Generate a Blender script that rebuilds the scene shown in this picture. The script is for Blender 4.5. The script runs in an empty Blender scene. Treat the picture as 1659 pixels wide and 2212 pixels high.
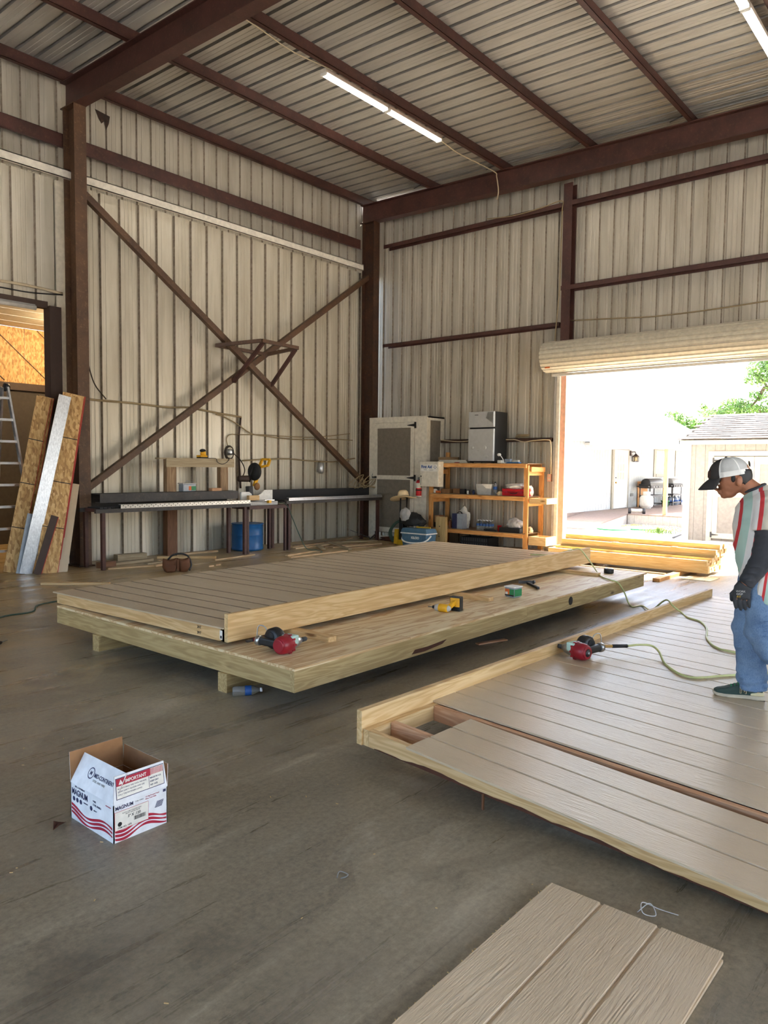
import bpy, bmesh, math, random
from mathutils import Vector, Matrix, noise as mnoise
random.seed(7)
D = bpy.data
SC = bpy.context.scene
COL = SC.collection
PI = math.pi

# ------------------------------------------------------------------ camera
cam = D.cameras.new('camera')
cam.sensor_fit = 'HORIZONTAL'
cam.sensor_width = 36.0
cam.lens = 36.0 * 1607.7 / 1659.0
cam.clip_end = 300
camo = D.objects.new('camera', cam)
COL.objects.link(camo)
_yaw, _pit, _rol = 0.70029, -0.061789, 0.010689
_f = Vector((math.cos(_yaw)*math.cos(_pit), math.sin(_yaw)*math.cos(_pit), math.sin(_pit)))
_r = _f.cross(Vector((0, 0, 1))).normalized()
_u = _r.cross(_f)
_r2 = _r*math.cos(_rol) + _u*math.sin(_rol)
_u2 = -_r*math.sin(_rol) + _u*math.cos(_rol)
_m = Matrix((_r2, _u2, -_f)).transposed().to_4x4()
_m.translation = Vector((0, 0, 1.6))
camo.matrix_world = _m
SC.camera = camo

# ------------------------------------------------------------------ world, sun, exposure
SUN_TO = Vector((0.73, -0.40, 1.0)).normalized()      # direction towards the sun
w = D.worlds.new('sky')
SC.world = w
w.use_nodes = True
_nt = w.node_tree
_bg = _nt.nodes['Background']
_sky = _nt.nodes.new('ShaderNodeTexSky')
_sky.sky_type = 'NISHITA'
_sky.sun_disc = False
_sky.sun_elevation = math.asin(SUN_TO.z)
_sky.sun_rotation = math.atan2(SUN_TO.x, SUN_TO.y)
_sky.air_density = 1.0
_sky.dust_density = 3.5
_sky.ozone_density = 1.0
_nt.links.new(_sky.outputs[0], _bg.inputs[0])
_bg.inputs[1].default_value = 0.40
sun = D.lights.new('sun', 'SUN')
sun.energy = 10.0
sun.angle = 0.0093
sun.color = (1.0, 0.97, 0.93)
suno = D.objects.new('sun', sun)
COL.objects.link(suno)
suno.rotation_euler = SUN_TO.to_track_quat('Z', 'Y').to_euler()
SC.view_settings.view_transform = 'Standard'
SC.view_settings.look = 'None'
SC.view_settings.gamma = 1.0
SC.view_settings.use_curve_mapping = False
SC.view_settings.exposure = 1.72
SC.cycles.use_denoising = True
SC.cycles.max_bounces = 8
SC.cycles.diffuse_bounces = 4
SC.cycles.use_adaptive_sampling = True
SC.cycles.adaptive_threshold = 0.08
SC.cycles.adaptive_min_samples = 16
SC.cycles.glossy_bounces = 3
SC.cycles.transmission_bounces = 6
SC.cycles.transparent_max_bounces = 6
SC.cycles.sample_clamp_indirect = 8.0
SC.cycles.caustics_reflective = False
SC.cycles.caustics_refractive = False

# ------------------------------------------------------------------ materials
MATS = {}


def lin(c):
    return tuple(((v/255.0)/12.92 if v/255.0 <= 0.04045 else ((v/255.0+0.055)/1.055)**2.4) for v in c)


class N:
    """small node-graph helper around one principled material"""
    def __init__(s, name):
        s.m = D.materials.new(name)
        s.m.use_nodes = True
        s.t = s.m.node_tree
        s.b = s.t.nodes['Principled BSDF']

    def n(s, kind, **kw):
        x = s.t.nodes.new('ShaderNode'+kind)
        for k, v in kw.items():
            if k in x.inputs.keys() if isinstance(k, str) else False:
                x.inputs[k].default_value = v
            else:
                setattr(x, k, v)
        return x

    def l(s, a, b):
        s.t.links.new(a, b)

    def coords(s, scale=(1, 1, 1), rnd=0.0, rot=(0, 0, 0)):
        tc = s.n('TexCoord')
        mp = s.n('Mapping')
        mp.inputs['Scale'].default_value = scale
        mp.inputs['Rotation'].default_value = rot
        s.l(tc.outputs['Object'], mp.inputs['Vector'])
        if rnd:
            oi = s.n('ObjectInfo')
            mu = s.n('VectorMath', operation='SCALE')
            mu.inputs[0].default_value = (rnd, rnd*0.7, rnd*1.3)
            s.l(oi.outputs['Random'], mu.inputs['Scale'])
            s.l(mu.outputs[0], mp.inputs['Location'])
        return mp.outputs[0]

    def noise(s, vec, scale, detail=4, rough=0.55, dist=0.0):
        x = s.n('TexNoise')
        x.inputs['Scale'].default_value = scale
        x.inputs['Detail'].default_value = detail
        x.inputs['Roughness'].default_value = rough
        x.inputs['Distortion'].default_value = dist
        if vec is not None:
            s.l(vec, x.inputs['Vector'])
        return x.outputs[0]

    def ramp(s, fac, stops, interp='LINEAR'):
        x = s.n('ValToRGB')
        x.color_ramp.interpolation = interp
        el = x.color_ramp.elements
        while len(el) < len(stops):
            el.new(0.5)
        for e, (p, c) in zip(el, stops):
            e.position = p
            e.color = (*c, 1) if len(c) == 3 else c
        s.l(fac, x.inputs[0])
        return x.outputs[0]

    def mix(s, fac, a, b, mode='MIX'):
        x = s.n('Mix', data_type='RGBA', blend_type=mode)
        for sock, v in ((x.inputs['Factor'], fac), (x.inputs['A'], a), (x.inputs['B'], b)):
            pass
        fi, ai, bi = x.inputs[0], x.inputs[6], x.inputs[7]
        for sock, v in ((fi, fac), (ai, a), (bi, b)):
            if hasattr(v, 'links') or hasattr(v, 'is_linked'):
                s.l(v, sock)
            elif isinstance(v, (int, float)):
                sock.default_value = v
            else:
                sock.default_value = (*v, 1) if len(v) == 3 else v
        return x.outputs[2]

    def math(s, op, a, b=None, clamp=False):
        x = s.n('Math', operation=op, use_clamp=clamp)
        for i, v in enumerate((a, b)):
            if v is None:
                continue
            if isinstance(v, (int, float)):
                x.inputs[i].default_value = v
            else:
                s.l(v, x.inputs[i])
        return x.outputs[0]

    def bump(s, h, strength=0.3, dist=0.01):
        x = s.n('Bump')
        x.inputs['Strength'].default_value = strength
        x.inputs['Distance'].default_value = dist
        s.l(h, x.inputs['Height'])
        s.l(x.outputs[0], s.b.inputs['Normal'])

    def set(s, color=None, rough=0.6, metal=0.0, spec=None, **kw):
        if color is not None:
            if hasattr(color, 'is_linked'):
                s.l(color, s.b.inputs['Base Color'])
            else:
                s.b.inputs['Base Color'].default_value = (*color, 1)
        for nm, v in (('Roughness', rough), ('Metallic', metal)):
            if hasattr(v, 'is_linked'):
                s.l(v, s.b.inputs[nm])
            else:
                s.b.inputs[nm].default_value = v
        if spec is not None:
            s.b.inputs['Specular IOR Level'].default_value = spec
        for k, v in kw.items():
            s.b.inputs[k].default_value = v
        return s.m


def plain(name, rgb, rough=0.6, metal=0.0, var=0.12, scale=14.0, **kw):
    """a plain coloured surface with slight mottling"""
    if name in MATS:
        return MATS[name]
    k = N(name)
    c = lin(rgb)
    nz = k.noise(k.coords(rnd=9.0), scale, 3)
    col = k.ramp(nz, [(0.3, tuple(v*(1-var) for v in c)), (0.7, tuple(min(1, v*(1+var)) for v in c))])
    MATS[name] = k.set(col, rough, metal, **kw)
    return MATS[name]


WOOD = {  # light, mid, dark tones
    'pine': ((222, 190, 140), (205, 168, 116), (160, 112, 62)),
    'treated': ((190, 166, 118), (172, 146, 98), (122, 92, 52)),
    'rimwood': ((226, 196, 146), (212, 176, 122), (160, 108, 58)),
    'pinkpine': ((218, 176, 140), (200, 150, 110), (150, 92, 58)),
    'orange2': ((248, 214, 150), (240, 198, 128), (196, 140, 76)),
    'orange': ((226, 170, 104), (206, 144, 80), (150, 92, 44)),
    'oldwood': ((160, 132, 98), (136, 106, 74), (88, 62, 38)),
    'brownpost': ((122, 82, 52), (104, 66, 40), (64, 38, 22)),
    'greywood': ((176, 160, 130), (158, 140, 110), (112, 94, 68)),
    'scrap': ((214, 188, 150), (190, 160, 120), (130, 98, 66)),
}


def wood(tone, ax='x', gloss=0.62):
    key = 'wood_%s_%s' % (tone, ax)
    if key in MATS:
        return MATS[key]
    a, b, c = (lin(v) for v in WOOD[tone])
    k = N(key)
    i = 'xyz'.index(ax)
    sc = [7.0, 7.0, 7.0]
    sc[i] = 0.55
    v = k.coords(tuple(sc), rnd=37.0)
    n1 = k.noise(v, 1.6, 3, 0.5, 0.6)
    rings = k.math('SINE', k.math('MULTIPLY', n1, 46.0))
    rings = k.math('MULTIPLY', rings, 0.5)
    sc2 = [60.0, 60.0, 60.0]
    sc2[i] = 2.2
    fine = k.noise(k.coords(tuple(sc2), rnd=13.0), 1.0, 3, 0.6)
    t = k.math('ADD', k.math('MULTIPLY', rings, 0.36), k.math('MULTIPLY', fine, 0.75))
    col = k.ramp(t, [(0.12, a), (0.42, b), (0.86, tuple(0.55*q+0.45*s for q, s in zip(b, c)))])
    # knots
    vo = k.n('TexVoronoi')
    sk = [3.1, 3.1, 3.1]
    sk[i] = 1.15
    vo.inputs['Scale'].default_value = 1.0
    k.l(k.coords(tuple(sk), rnd=51.0), vo.inputs['Vector'])
    kn = k.ramp(vo.outputs['Distance'], [(0.035, (1, 1, 1)), (0.085, (0, 0, 0))])
    col = k.mix(kn, col, tuple(0.6*q for q in c))
    k.bump(fine, 0.12, 0.004)
    MATS[key] = k.set(col, gloss)
    return MATS[key]


def make_materials():
    # --- corrugated steel on the walls
    for nm, ca, cb, cc in (('wall_paint', (196, 189, 174), (170, 162, 145), (128, 100, 76)),
                           ('liner_paint', (208, 201, 185), (182, 174, 155), (130, 100, 72))):
        k = N(nm)
        v = k.coords((2.2, 2.2, 0.35), rnd=5)
        n1 = k.noise(v, 1.6, 5, 0.6)
        col = k.ramp(n1, [(0.3, lin(cb)), (0.62, lin(ca))])
        sp = k.noise(k.coords((9, 9, 3.2), rnd=3), 6.0, 5, 0.7)
        rust = k.ramp(sp, [(0.66, (0, 0, 0)), (0.74, (1, 1, 1))])
        col = k.mix(k.math('MULTIPLY', rust, 0.65), col, lin(cc))
        MATS[nm] = k.set(col, 0.42, 0.25)
    k = N('roof_galvanised')
    n1 = k.noise(k.coords((3, 0.5, 3), rnd=5), 2.0, 4, 0.6)
    col = k.ramp(n1, [(0.3, lin((182, 177, 168))), (0.7, lin((196, 192, 183)))])
    MATS['roof'] = k.set(col, 0.38, 0.3)
    k = N('rib_grime')
    n1 = k.noise(k.coords((6, 6, 6), rnd=5), 3.0, 5, 0.7)
    col = k.ramp(n1, [(0.3, lin((122, 108, 94))), (0.7, lin((174, 162, 144)))])
    MATS['rib_grime'] = k.set(col, 0.5, 0.2)
    k = N('roof_rib_side')
    n1 = k.noise(k.coords((6, 1, 6), rnd=5), 3.0, 5, 0.7)
    col = k.ramp(n1, [(0.3, lin((112, 110, 106))), (0.7, lin((152, 148, 142)))])
    MATS['roof_rib_side'] = k.set(col, 0.4, 0.3)  # sloped rib faces are a darker grey than the flat pans
    # --- primer-red steel
    for nm, a, b, c in (('primer', (80, 47, 40), (54, 31, 26), (106, 76, 56)),
                        ('dustysteel', (96, 68, 46), (64, 44, 32), (140, 110, 76)),
                        ('blacksteel', (62, 58, 56), (38, 36, 36), (96, 84, 72)),
                        ('rustysteel', (74, 44, 26), (38, 26, 20), (120, 82, 48))):
        k = N(nm)
        n1 = k.noise(k.coords((1.5, 1.5, 1.5), rnd=7), 2.0, 5, 0.65)
        col = k.ramp(n1, [(0.3, lin(b)), (0.68, lin(a))])
        n2 = k.noise(k.coords((1, 1, 1), rnd=3), 22.0, 4, 0.7)
        col = k.mix(k.ramp(n2, [(0.55, (0, 0, 0)), (0.78, (0.6, 0.6, 0.6))]), col, lin(c))
        k.bump(n2, 0.15, 0.004)
        MATS[nm] = k.set(col, 0.55)
    # --- concrete floor
    k = N('concrete')
    v = k.coords()
    big = k.noise(v, 0.50, 6, 0.62, 0.5)
    col = k.ramp(big, [(0.33, lin((84, 80, 74))), (0.45, lin((128, 121, 108))), (0.55, lin((156, 147, 130))), (0.66, lin((204, 195, 176)))])
    st = k.noise(k.coords((0.30, 3.6, 1), rot=(0, 0, 0.10)), 1.5, 8, 0.72, 0.3)
    col = k.mix(0.5, col, k.ramp(st, [(0.34, lin((74, 71, 66))), (0.46, lin((132, 124, 110))), (0.56, lin((160, 151, 134))), (0.67, lin((214, 205, 186)))]))
    # trowel patches: flat cells of slightly different tone
    vo = k.n('TexVoronoi', distance='CHEBYCHEV')
    vo.inputs['Scale'].default_value = 1.0
    k.l(k.coords((0.9, 1.5, 1), rot=(0, 0, 0.5)), vo.inputs['Vector'])
    vs = k.n('SeparateColor')
    k.l(vo.outputs['Color'], vs.inputs[0])
    pt = k.ramp(vs.outputs[0], [(0.0, lin((92, 88, 82))), (0.5, lin((148, 139, 123))), (1.0, lin((188, 178, 158)))])
    pm = k.noise(v, 0.9, 3)
    col = k.mix(k.math('MULTIPLY', k.ramp(pm, [(0.42, (0, 0, 0)), (0.62, (1, 1, 1))]), 0.45), col, pt)
    mid = k.noise(k.coords((2.2, 5.0, 1), rot=(0, 0, 0.12)), 1.0, 10, 0.82, 0.2)
    col = k.mix(k.ramp(mid, [(0.34, (0.55, 0.55, 0.55)), (0.47, (0, 0, 0))]), col, lin((82, 78, 72)))
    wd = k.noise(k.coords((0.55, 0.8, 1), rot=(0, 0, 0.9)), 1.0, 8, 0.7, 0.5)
    col = k.mix(k.ramp(wd, [(0.56, (0, 0, 0)), (0.70, (0.8, 0.8, 0.8))]), col, lin((206, 201, 189)))  # pale dust patches, also painted in for bright streaks of light on the floor
    grit = k.noise(v, 38.0, 6, 0.75)
    col = k.mix(0.34, col, k.ramp(grit, [(0.3, lin((66, 62, 57))), (0.7, lin((202, 190, 166)))]))
    # scratches dragged along the hall
    sc = k.noise(k.coords((0.5, 46.0, 1), rot=(0, 0, 0.06)), 1.0, 4, 0.75)
    col = k.mix(k.ramp(sc, [(0.60, (0, 0, 0)), (0.72, (0.45, 0.45, 0.45))]), col, lin((88, 83, 76)))
    # dry sawdust lying towards the walls
    sd = k.noise(v, 1.1, 7, 0.72, 0.8)
    sep = k.n('SeparateXYZ')
    k.l(v, sep.inputs[0])
    nearwall = k.math('MULTIPLY_ADD', sep.outputs[1], 0.060)
    nearwall.node.inputs[2].default_value = -0.33
    sdm = k.ramp(k.math('ADD', sd, nearwall), [(0.50, (0, 0, 0)), (0.82, (0.85, 0.85, 0.85))])
    col = k.mix(sdm, col, lin((198, 172, 124)))
    # dark oily blotches
    ob = k.noise(k.coords((0.8, 1.0, 1)), 1.5, 5, 0.62, 0.6)
    col = k.mix(k.ramp(ob, [(0.58, (0, 0, 0)), (0.74, (0.65, 0.65, 0.65))]), col, lin((66, 62, 59)))
    rg = k.ramp(st, [(0.35, (0.22, 0.22, 0.22)), (0.65, (0.52, 0.52, 0.52))])
    col = k.mix(1.0, col, (0.84, 0.80, 0.725), 'MULTIPLY')
    k.bump(grit, 0.12, 0.01)
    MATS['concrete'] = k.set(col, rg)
    # --- siding board (embossed wood grain, grain along y)
    for ax in 'xyz':
        k = N('siding_'+ax)
        i = 'xyz'.index(ax)
        s1 = [9.0]*3
        s1[i] = 0.9
        v = k.coords(tuple(s1), rnd=41)
        n1 = k.noise(v, 1.0, 2, 0.5, 0.5)
        ring = k.math('SINE', k.math('MULTIPLY', n1, 70.0))
        s2 = [150.0]*3
        s2[i] = 14.0
        fine = k.noise(k.coords(tuple(s2), rnd=11), 1.0, 3, 0.6)
        cup = k.noise(k.coords((4, 4, 4), rnd=17), 1.0, 2)
        sel = k.ramp(cup, [(0.50, (0, 0, 0)), (0.60, (1, 1, 1))])
        h = k.math('ADD', k.math('MULTIPLY', k.math('MULTIPLY', ring, sel), 0.22), k.math('MULTIPLY', fine, 1.0))
        blot = k.noise(k.coords((1, 1, 1), rnd=19), 2.2, 4)
        col = k.ramp(blot, [(0.3, lin((196, 174, 143))), (0.7, lin((208, 188, 158)))])
        k.bump(h, 0.6, 0.006)
        MATS['siding_'+ax] = k.set(col, 0.30, 0.0, 0.6)
    # --- plywood top
    k = N('plywood')
    v = k.coords((0.55, 5.0, 5.0), rnd=3)
    n1 = k.noise(v, 1.5, 4, 0.55, 1.2)
    col = k.ramp(n1, [(0.30, lin((240, 224, 188))), (0.46, lin((236, 214, 170))), (0.53, lin((196, 152, 100))), (0.60, lin((240, 220, 180)))])
    n2 = k.noise(k.coords((2, 60, 60)), 1.0, 3)
    col = k.mix(0.25, col, k.ramp(n2, [(0.3, lin((180, 146, 98))), (0.7, lin((226, 204, 164)))]))
    MATS['plywood'] = k.set(col, 0.55)
    # --- OSB
    k = N('osb')
    vo = k.n('TexVoronoi')
    vo.inputs['Scale'].default_value = 1.0
    k.l(k.coords((44, 44, 17), rnd=7), vo.inputs['Vector'])
    hue = k.n('SeparateColor')
    k.l(vo.outputs['Color'], hue.inputs[0])
    col = k.ramp(hue.outputs[0], [(0.0, lin((158, 116, 66))), (0.5, lin((196, 154, 96))), (1.0, lin((220, 184, 128)))])
    MATS['osb'] = k.set(col, 0.6)
    # --- denim
    k = N('denim')
    n1 = k.noise(k.coords((1, 1, 1)), 5.0, 4, 0.6)
    col = k.ramp(n1, [(0.3, lin((70, 100, 140))), (0.7, lin((124, 152, 186)))])
    fine = k.noise(k.coords((260, 260, 90)), 1.0, 2)
    col = k.mix(0.16, col, k.ramp(fine, [(0.35, lin((48, 74, 112))), (0.65, lin((168, 190, 214)))]))
    k.bump(fine, 0.15, 0.002)
    MATS['denim'] = k.set(col, 0.85)
    # --- glass and clear plastic
    k = N('pane_glass')
    MATS['glass'] = k.set((0.35, 0.40, 0.38), 0.06, 0.0, 0.8)
    k = N('clear_plastic')
    k.b.inputs['Transmission Weight'].default_value = 0.85
    k.b.inputs['IOR'].default_value = 1.33
    MATS['clear'] = k.set((0.86, 0.9, 0.92), 0.12)
    # --- lit tube
    k = N('lit_tube')
    k.b.inputs['Emission Color'].default_value = (1.0, 0.93, 0.80, 1)
    k.b.inputs['Emission Strength'].default_value = 9.0
    MATS['tube'] = k.set((0.9, 0.9, 0.88), 0.4)
    # --- outdoor ground
    k = N('gravel')
    v = k.coords()
    n1 = k.noise(v, 0.6, 5, 0.6)
    n2 = k.noise(v, 26, 4, 0.7)
    col = k.ramp(n1, [(0.35, lin((196, 190, 180))), (0.65, lin((222, 217, 208)))])
    col = k.mix(0.3, col, k.ramp(n2, [(0.3, lin((150, 140, 122))), (0.7, lin((236, 230, 216)))]))
    MATS['gravel'] = k.set(col, 0.9)
    k = N('leaf')
    n1 = k.noise(k.coords(), 3.0, 3)
    MATS['leaf'] = k.set(k.ramp(n1, [(0.3, lin((74, 112, 40))), (0.7, lin((142, 172, 78)))]), 0.6)


make_materials()
SPEC = dict(
    white=((232, 230, 224), 0.5), offwhite=((216, 210, 196), 0.55), cream=((204, 196, 178), 0.6), cabgrey=((118, 110, 98), 0.7),
    black=((22, 22, 24), 0.45), matblack=((30, 30, 32), 0.75), darkgrey=((62, 62, 64), 0.6), grey=((130, 130, 128), 0.6),
    ltgrey=((186, 184, 180), 0.55), red=((190, 24, 34), 0.4), nailred=((142, 20, 36), 0.4), boxred=((168, 24, 52), 0.6), navy=((44, 48, 84), 0.6),
    blue=((34, 98, 156), 0.42), coolerblue=((74, 110, 134), 0.5), yellow=((232, 172, 32), 0.45), dullyellow=((200, 158, 20), 0.55),
    green=((40, 130, 80), 0.5), card=((150, 108, 70), 0.85), boxwhite=((226, 228, 232), 0.6), leather=((104, 62, 34), 0.7),
    straw=((226, 202, 160), 0.9), skin=((158, 104, 76), 0.55), hair=((22, 18, 17), 0.6), orangeprint=((220, 110, 50), 0.5),
    hose=((200, 202, 140), 0.45), darkgreenhose=((60, 84, 70), 0.5), wire=((196, 180, 150), 0.6), darkwire=((60, 48, 38), 0.7),
    oldwire=((150, 132, 100), 0.7), rubber=((34, 32, 32), 0.8), shoegreen=((52, 72, 66), 0.8), shoesole=((198, 186, 164), 0.7),
    shoecream=((226, 212, 170), 0.7), sleeve=((52, 54, 60), 0.85), glove=((56, 58, 62), 0.9), capwhite=((226, 224, 220), 0.85),
    capgrey=((186, 186, 184), 0.9), capblack=((48, 45, 44), 0.85), patch=((70, 46, 40), 0.8), tee=((196, 190, 180), 0.9),
    greycloth=((176, 174, 172), 0.95), bagblack=((20, 20, 22), 0.6), jamb=((222, 172, 148), 0.6), rollpaint=((206, 198, 178), 0.45),
    groove_shade=((128, 110, 86), 0.75), houses=((186, 190, 190), 0.6), housetrim=((150, 146, 132), 0.6), shedgrey=((150, 144, 138), 0.65), shedtrim=((206, 200, 184), 0.6),
    shingle=((112, 106, 102), 0.85), redboard=((172, 40, 34), 0.6), brownpaint=((60, 42, 34), 0.6), bark=((96, 78, 60), 0.9),
    deckwood=((140, 122, 112), 0.8), lampglass=((222, 206, 160), 0.3), brass=((190, 150, 80), 0.35), paper=((230, 226, 216), 0.8),
    labelblue=((38, 84, 150), 0.5), bottlecap=((235, 235, 238), 0.4), ember=((80, 46, 30), 0.9), foilblue=((150, 158, 168), 0.3),
    sawdust=((206, 176, 124), 0.95), ceilwhite=((214, 206, 190), 0.7), darkroom=((64, 58, 52), 0.8), mint=((176, 206, 196), 0.9), stripered=((206, 66, 66), 0.9),
)
for _k, (_c, _ro) in SPEC.items():
    plain(_k, _c, _ro)
MATS['alu'] = plain('aluminium', (196, 198, 202), 0.34, 0.85)
MATS['steel'] = plain('bright_steel', (170, 172, 174), 0.3, 0.9)
MATS['fridge'] = plain('brushed_steel', (196, 198, 200), 0.30, 0.4, 0.05)
_k = N('foil')
_n = _k.noise(_k.coords((60, 60, 25), rnd=3), 1.0, 4, 0.7)
_k.bump(_n, 0.5, 0.004)
MATS['foil'] = _k.set(_k.ramp(_n, [(0.3, lin((178, 180, 186))), (0.7, lin((224, 226, 230)))]), 0.34, 0.7)
MATS['punched'] = plain('punched_steel', (196, 194, 188), 0.38, 0.6)


def mt(m):
    if isinstance(m, str):
        return MATS[m]
    return m


# ------------------------------------------------------------------ mesh building
def tag(o, label=None, cat=None, group=None, kind=None):
    if label:
        o['label'] = label
    if cat:
        o['category'] = cat
    if group:
        o['group'] = group
    if kind:
        o['kind'] = kind
    return o


def thing(name, label=None, cat=None, loc=(0, 0, 0), rz=0.0, group=None, kind=None, parent=None):
    o = D.objects.new(name, None)
    o.empty_display_size = 0.1
    o.location = loc
    o.rotation_euler = (0, 0, rz)
    COL.objects.link(o)
    if parent:
        o.parent = parent
    return tag(o, label, cat, group, kind)


def link(name, me, parent=None, loc=(0, 0, 0), rot=(0, 0, 0), scale=None):
    o = D.objects.new(name, me)
    o.location = loc
    o.rotation_euler = rot
    if scale:
        o.scale = scale
    COL.objects.link(o)
    if parent:
        o.parent = parent
    return o


def frame_of(d, up=(0, 0, 1)):
    d = Vector(d).normalized()
    up = Vector(up)
    if abs(d.dot(up)) > 0.98:
        up = Vector((1, 0, 0))
    s = d.cross(up).normalized()
    return d, s, s.cross(d).normalized()


class MB:
    """collects simple solids into one mesh"""
    def __init__(s):
        s.v, s.f, s.sm = [], [], []

    def add(s, vs, fs, smooth=False):
        o = len(s.v)
        s.v += [tuple(v) for v in vs]
        s.f += [tuple(i+o for i in f) for f in fs]
        s.sm += [smooth]*len(fs)
        return s

    def box(s, a, b):
        x0, y0, z0 = (min(p, q) for p, q in zip(a, b))
        x1, y1, z1 = (max(p, q) for p, q in zip(a, b))
        return s.add([(x0, y0, z0), (x1, y0, z0), (x1, y1, z0), (x0, y1, z0), (x0, y0, z1), (x1, y0, z1), (x1, y1, z1), (x0, y1, z1)],
                     [(0, 3, 2, 1), (4, 5, 6, 7), (0, 1, 5, 4), (1, 2, 6, 5), (2, 3, 7, 6), (3, 0, 4, 7)])

    def cbox(s, c, d):
        return s.box([c[i]-d[i]/2 for i in range(3)], [c[i]+d[i]/2 for i in range(3)])

    def bar(s, a, b, w, h, up=(0, 0, 1)):
        """rectangular bar from a to b; w sideways, h along up"""
        a, b = Vector(a), Vector(b)
        d, sd, u = frame_of(b-a, up)
        vs = []
        for p in (a, b):
            for q, r in ((-1, -1), (1, -1), (1, 1), (-1, 1)):
                vs.append(p + sd*(q*w/2) + u*(r*h/2))
        return s.add(vs, [(0, 1, 2, 3)[::-1], (4, 5, 6, 7), (0, 1, 5, 4), (1, 2, 6, 5), (2, 3, 7, 6), (3, 0, 4, 7)])

    def prism(s, poly, d, smooth=False):
        """polygon (3-D points) pushed along vector d"""
        d = Vector(d)
        n = len(poly)
        vs = [Vector(p) for p in poly] + [Vector(p)+d for p in poly]
        return s.add(vs, [tuple(range(n))[::-1], tuple(range(n, 2*n))] + [(i, (i+1) % n, n+(i+1) % n, n+i) for i in range(n)], smooth)

    def rings(s, rs, caps=True, smooth=True, closed=True):
        n = len(rs[0])
        vs = [p for r in rs for p in r]
        fs = []
        for k in range(len(rs)-1):
            for i in range(n if closed else n-1):
                fs.append((k*n+i, k*n+(i+1) % n, (k+1)*n+(i+1) % n, (k+1)*n+i))
        s.add(vs, fs, smooth)
        if caps:
            o = len(s.v)-len(vs)
            s.f += [tuple(o+i for i in range(n))[::-1], tuple(o+(len(rs)-1)*n+i for i in range(n))]
            s.sm += [False, False]
        return s

    def tube(s, pts, r, n=8, caps=True):
        pts = [Vector(p) for p in pts]
        rs = []
        up = None
        for i, p in enumerate(pts):
            d = (pts[min(i+1, len(pts)-1)] - pts[max(i-1, 0)])
            if d.length < 1e-9:
                d = Vector((0, 0, 1))
            d.normalize()
            if up is None:
                up = Vector((0, 0, 1)) if abs(d.z) < 0.95 else Vector((1, 0, 0))
            sd = d.cross(up)
            if sd.length < 1e-6:
                sd = d.orthogonal()
            sd.normalize()
            up = sd.cross(d).normalized()
            rr = r[i] if isinstance(r, (list, tuple)) else r
            rs.append([p + (sd*math.cos(2*PI*k/n) + up*math.sin(2*PI*k/n))*rr for k in range(n)])
        return s.rings(rs, caps)

    def lathe(s, prof, c=(0, 0, 0), n=24, axis='z', caps=True):
        rs = []
        for r, h in prof:
            ring = []
            for k in range(n):
                a = 2*PI*k/n
                x, y = r*math.cos(a), r*math.sin(a)
                q = {'z': (x, y, h), 'x': (h, x, y), 'y': (y, h, x)}[axis]
                ring.append((c[0]+q[0], c[1]+q[1], c[2]+q[2]))
            rs.append(ring)
        return s.rings(rs, caps)

    def ell(s, c, r, n=14, m=9):
        rs = []
        for j in range(m+1):
            t = -PI/2+PI*j/m
            q = max(math.cos(t), 0.02)
            rs.append([(c[0]+r[0]*q*math.cos(2*PI*k/n), c[1]+r[1]*q*math.sin(2*PI*k/n), c[2]+r[2]*math.sin(t)) for k in range(n)])
        return s.rings(rs)

    def xf(s, fn):
        s.v = [tuple(fn(*v)) for v in s.v]
        return s

    def mesh(s, name, mat, bevel=0.0):
        me = D.meshes.new(name)
        me.from_pydata(s.v, [], s.f)
        bm = bmesh.new()
        bm.from_mesh(me)
        bmesh.ops.recalc_face_normals(bm, faces=bm.faces)
        if bevel:
            bmesh.ops.bevel(bm, geom=[e for e in bm.edges if len(e.link_faces) == 2 and e.calc_face_angle(0) > 0.6], offset=bevel, segments=2, affect='EDGES', profile=0.6)
        bm.to_mesh(me)
        bm.free()
        if not bevel:
            for p, q in zip(me.polygons, s.sm):
                p.use_smooth = q
        me.materials.append(mt(mat))
        return me

    def build(s, name, mat, parent=None, loc=(0, 0, 0), rot=(0, 0, 0), bevel=0.0, world=True):
        """links the mesh; with a parent the vertices are in world space unless world is False"""
        if parent is not None and world:
            pl = parent.location
            s.v = [(x-pl.x, y-pl.y, z-pl.z) for x, y, z in s.v]
        return link(name, s.mesh(name, mat, bevel), parent, loc, rot)


def B(a, b):
    return MB().box(a, b)


def smooth_pts(pts, n=6):
    """Catmull-Rom through the points"""
    P = [Vector(p) for p in pts]
    P = [P[0]*2-P[1]] + P + [P[-1]*2-P[-2]]
    out = []
    for i in range(1, len(P)-2):
        for k in range(n):
            t = k/n
            a, b, c, d = P[i-1], P[i], P[i+1], P[i+2]
            out.append(0.5*((2*b)+(c-a)*t+(2*a-5*b+4*c-d)*t*t+(3*b-a-3*c+d)*t**3))
    out.append(P[-2])
    return out


def cable(name, pts, r, mat, label, cat='cable', n=6, parent=None, group=None, seg=6):
    o = MB().tube(smooth_pts(pts, n), r, seg).build(name, mat, parent)
    if label:
        tag(o, label, cat, group)
    return o


def text_mesh(s, size, mat, parent, loc, rot, name='lettering', depth=0.0006, align='LEFT', bold=0.0, sx=1.0):
    cu = D.curves.new(name, 'FONT')
    cu.body = s
    cu.size = size
    cu.extrude = depth
    cu.offset = bold
    cu.align_x = align
    o = D.objects.new(name, cu)
    COL.objects.link(o)
    bpy.context.view_layer.update()
    me = D.meshes.new_from_object(o.evaluated_get(bpy.context.evaluated_depsgraph_get()))
    D.objects.remove(o)
    me.materials.clear()
    me.materials.append(mt(mat))
    t = link(name, me, parent, loc, rot, (sx, 1, 1))
    return t


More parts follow.
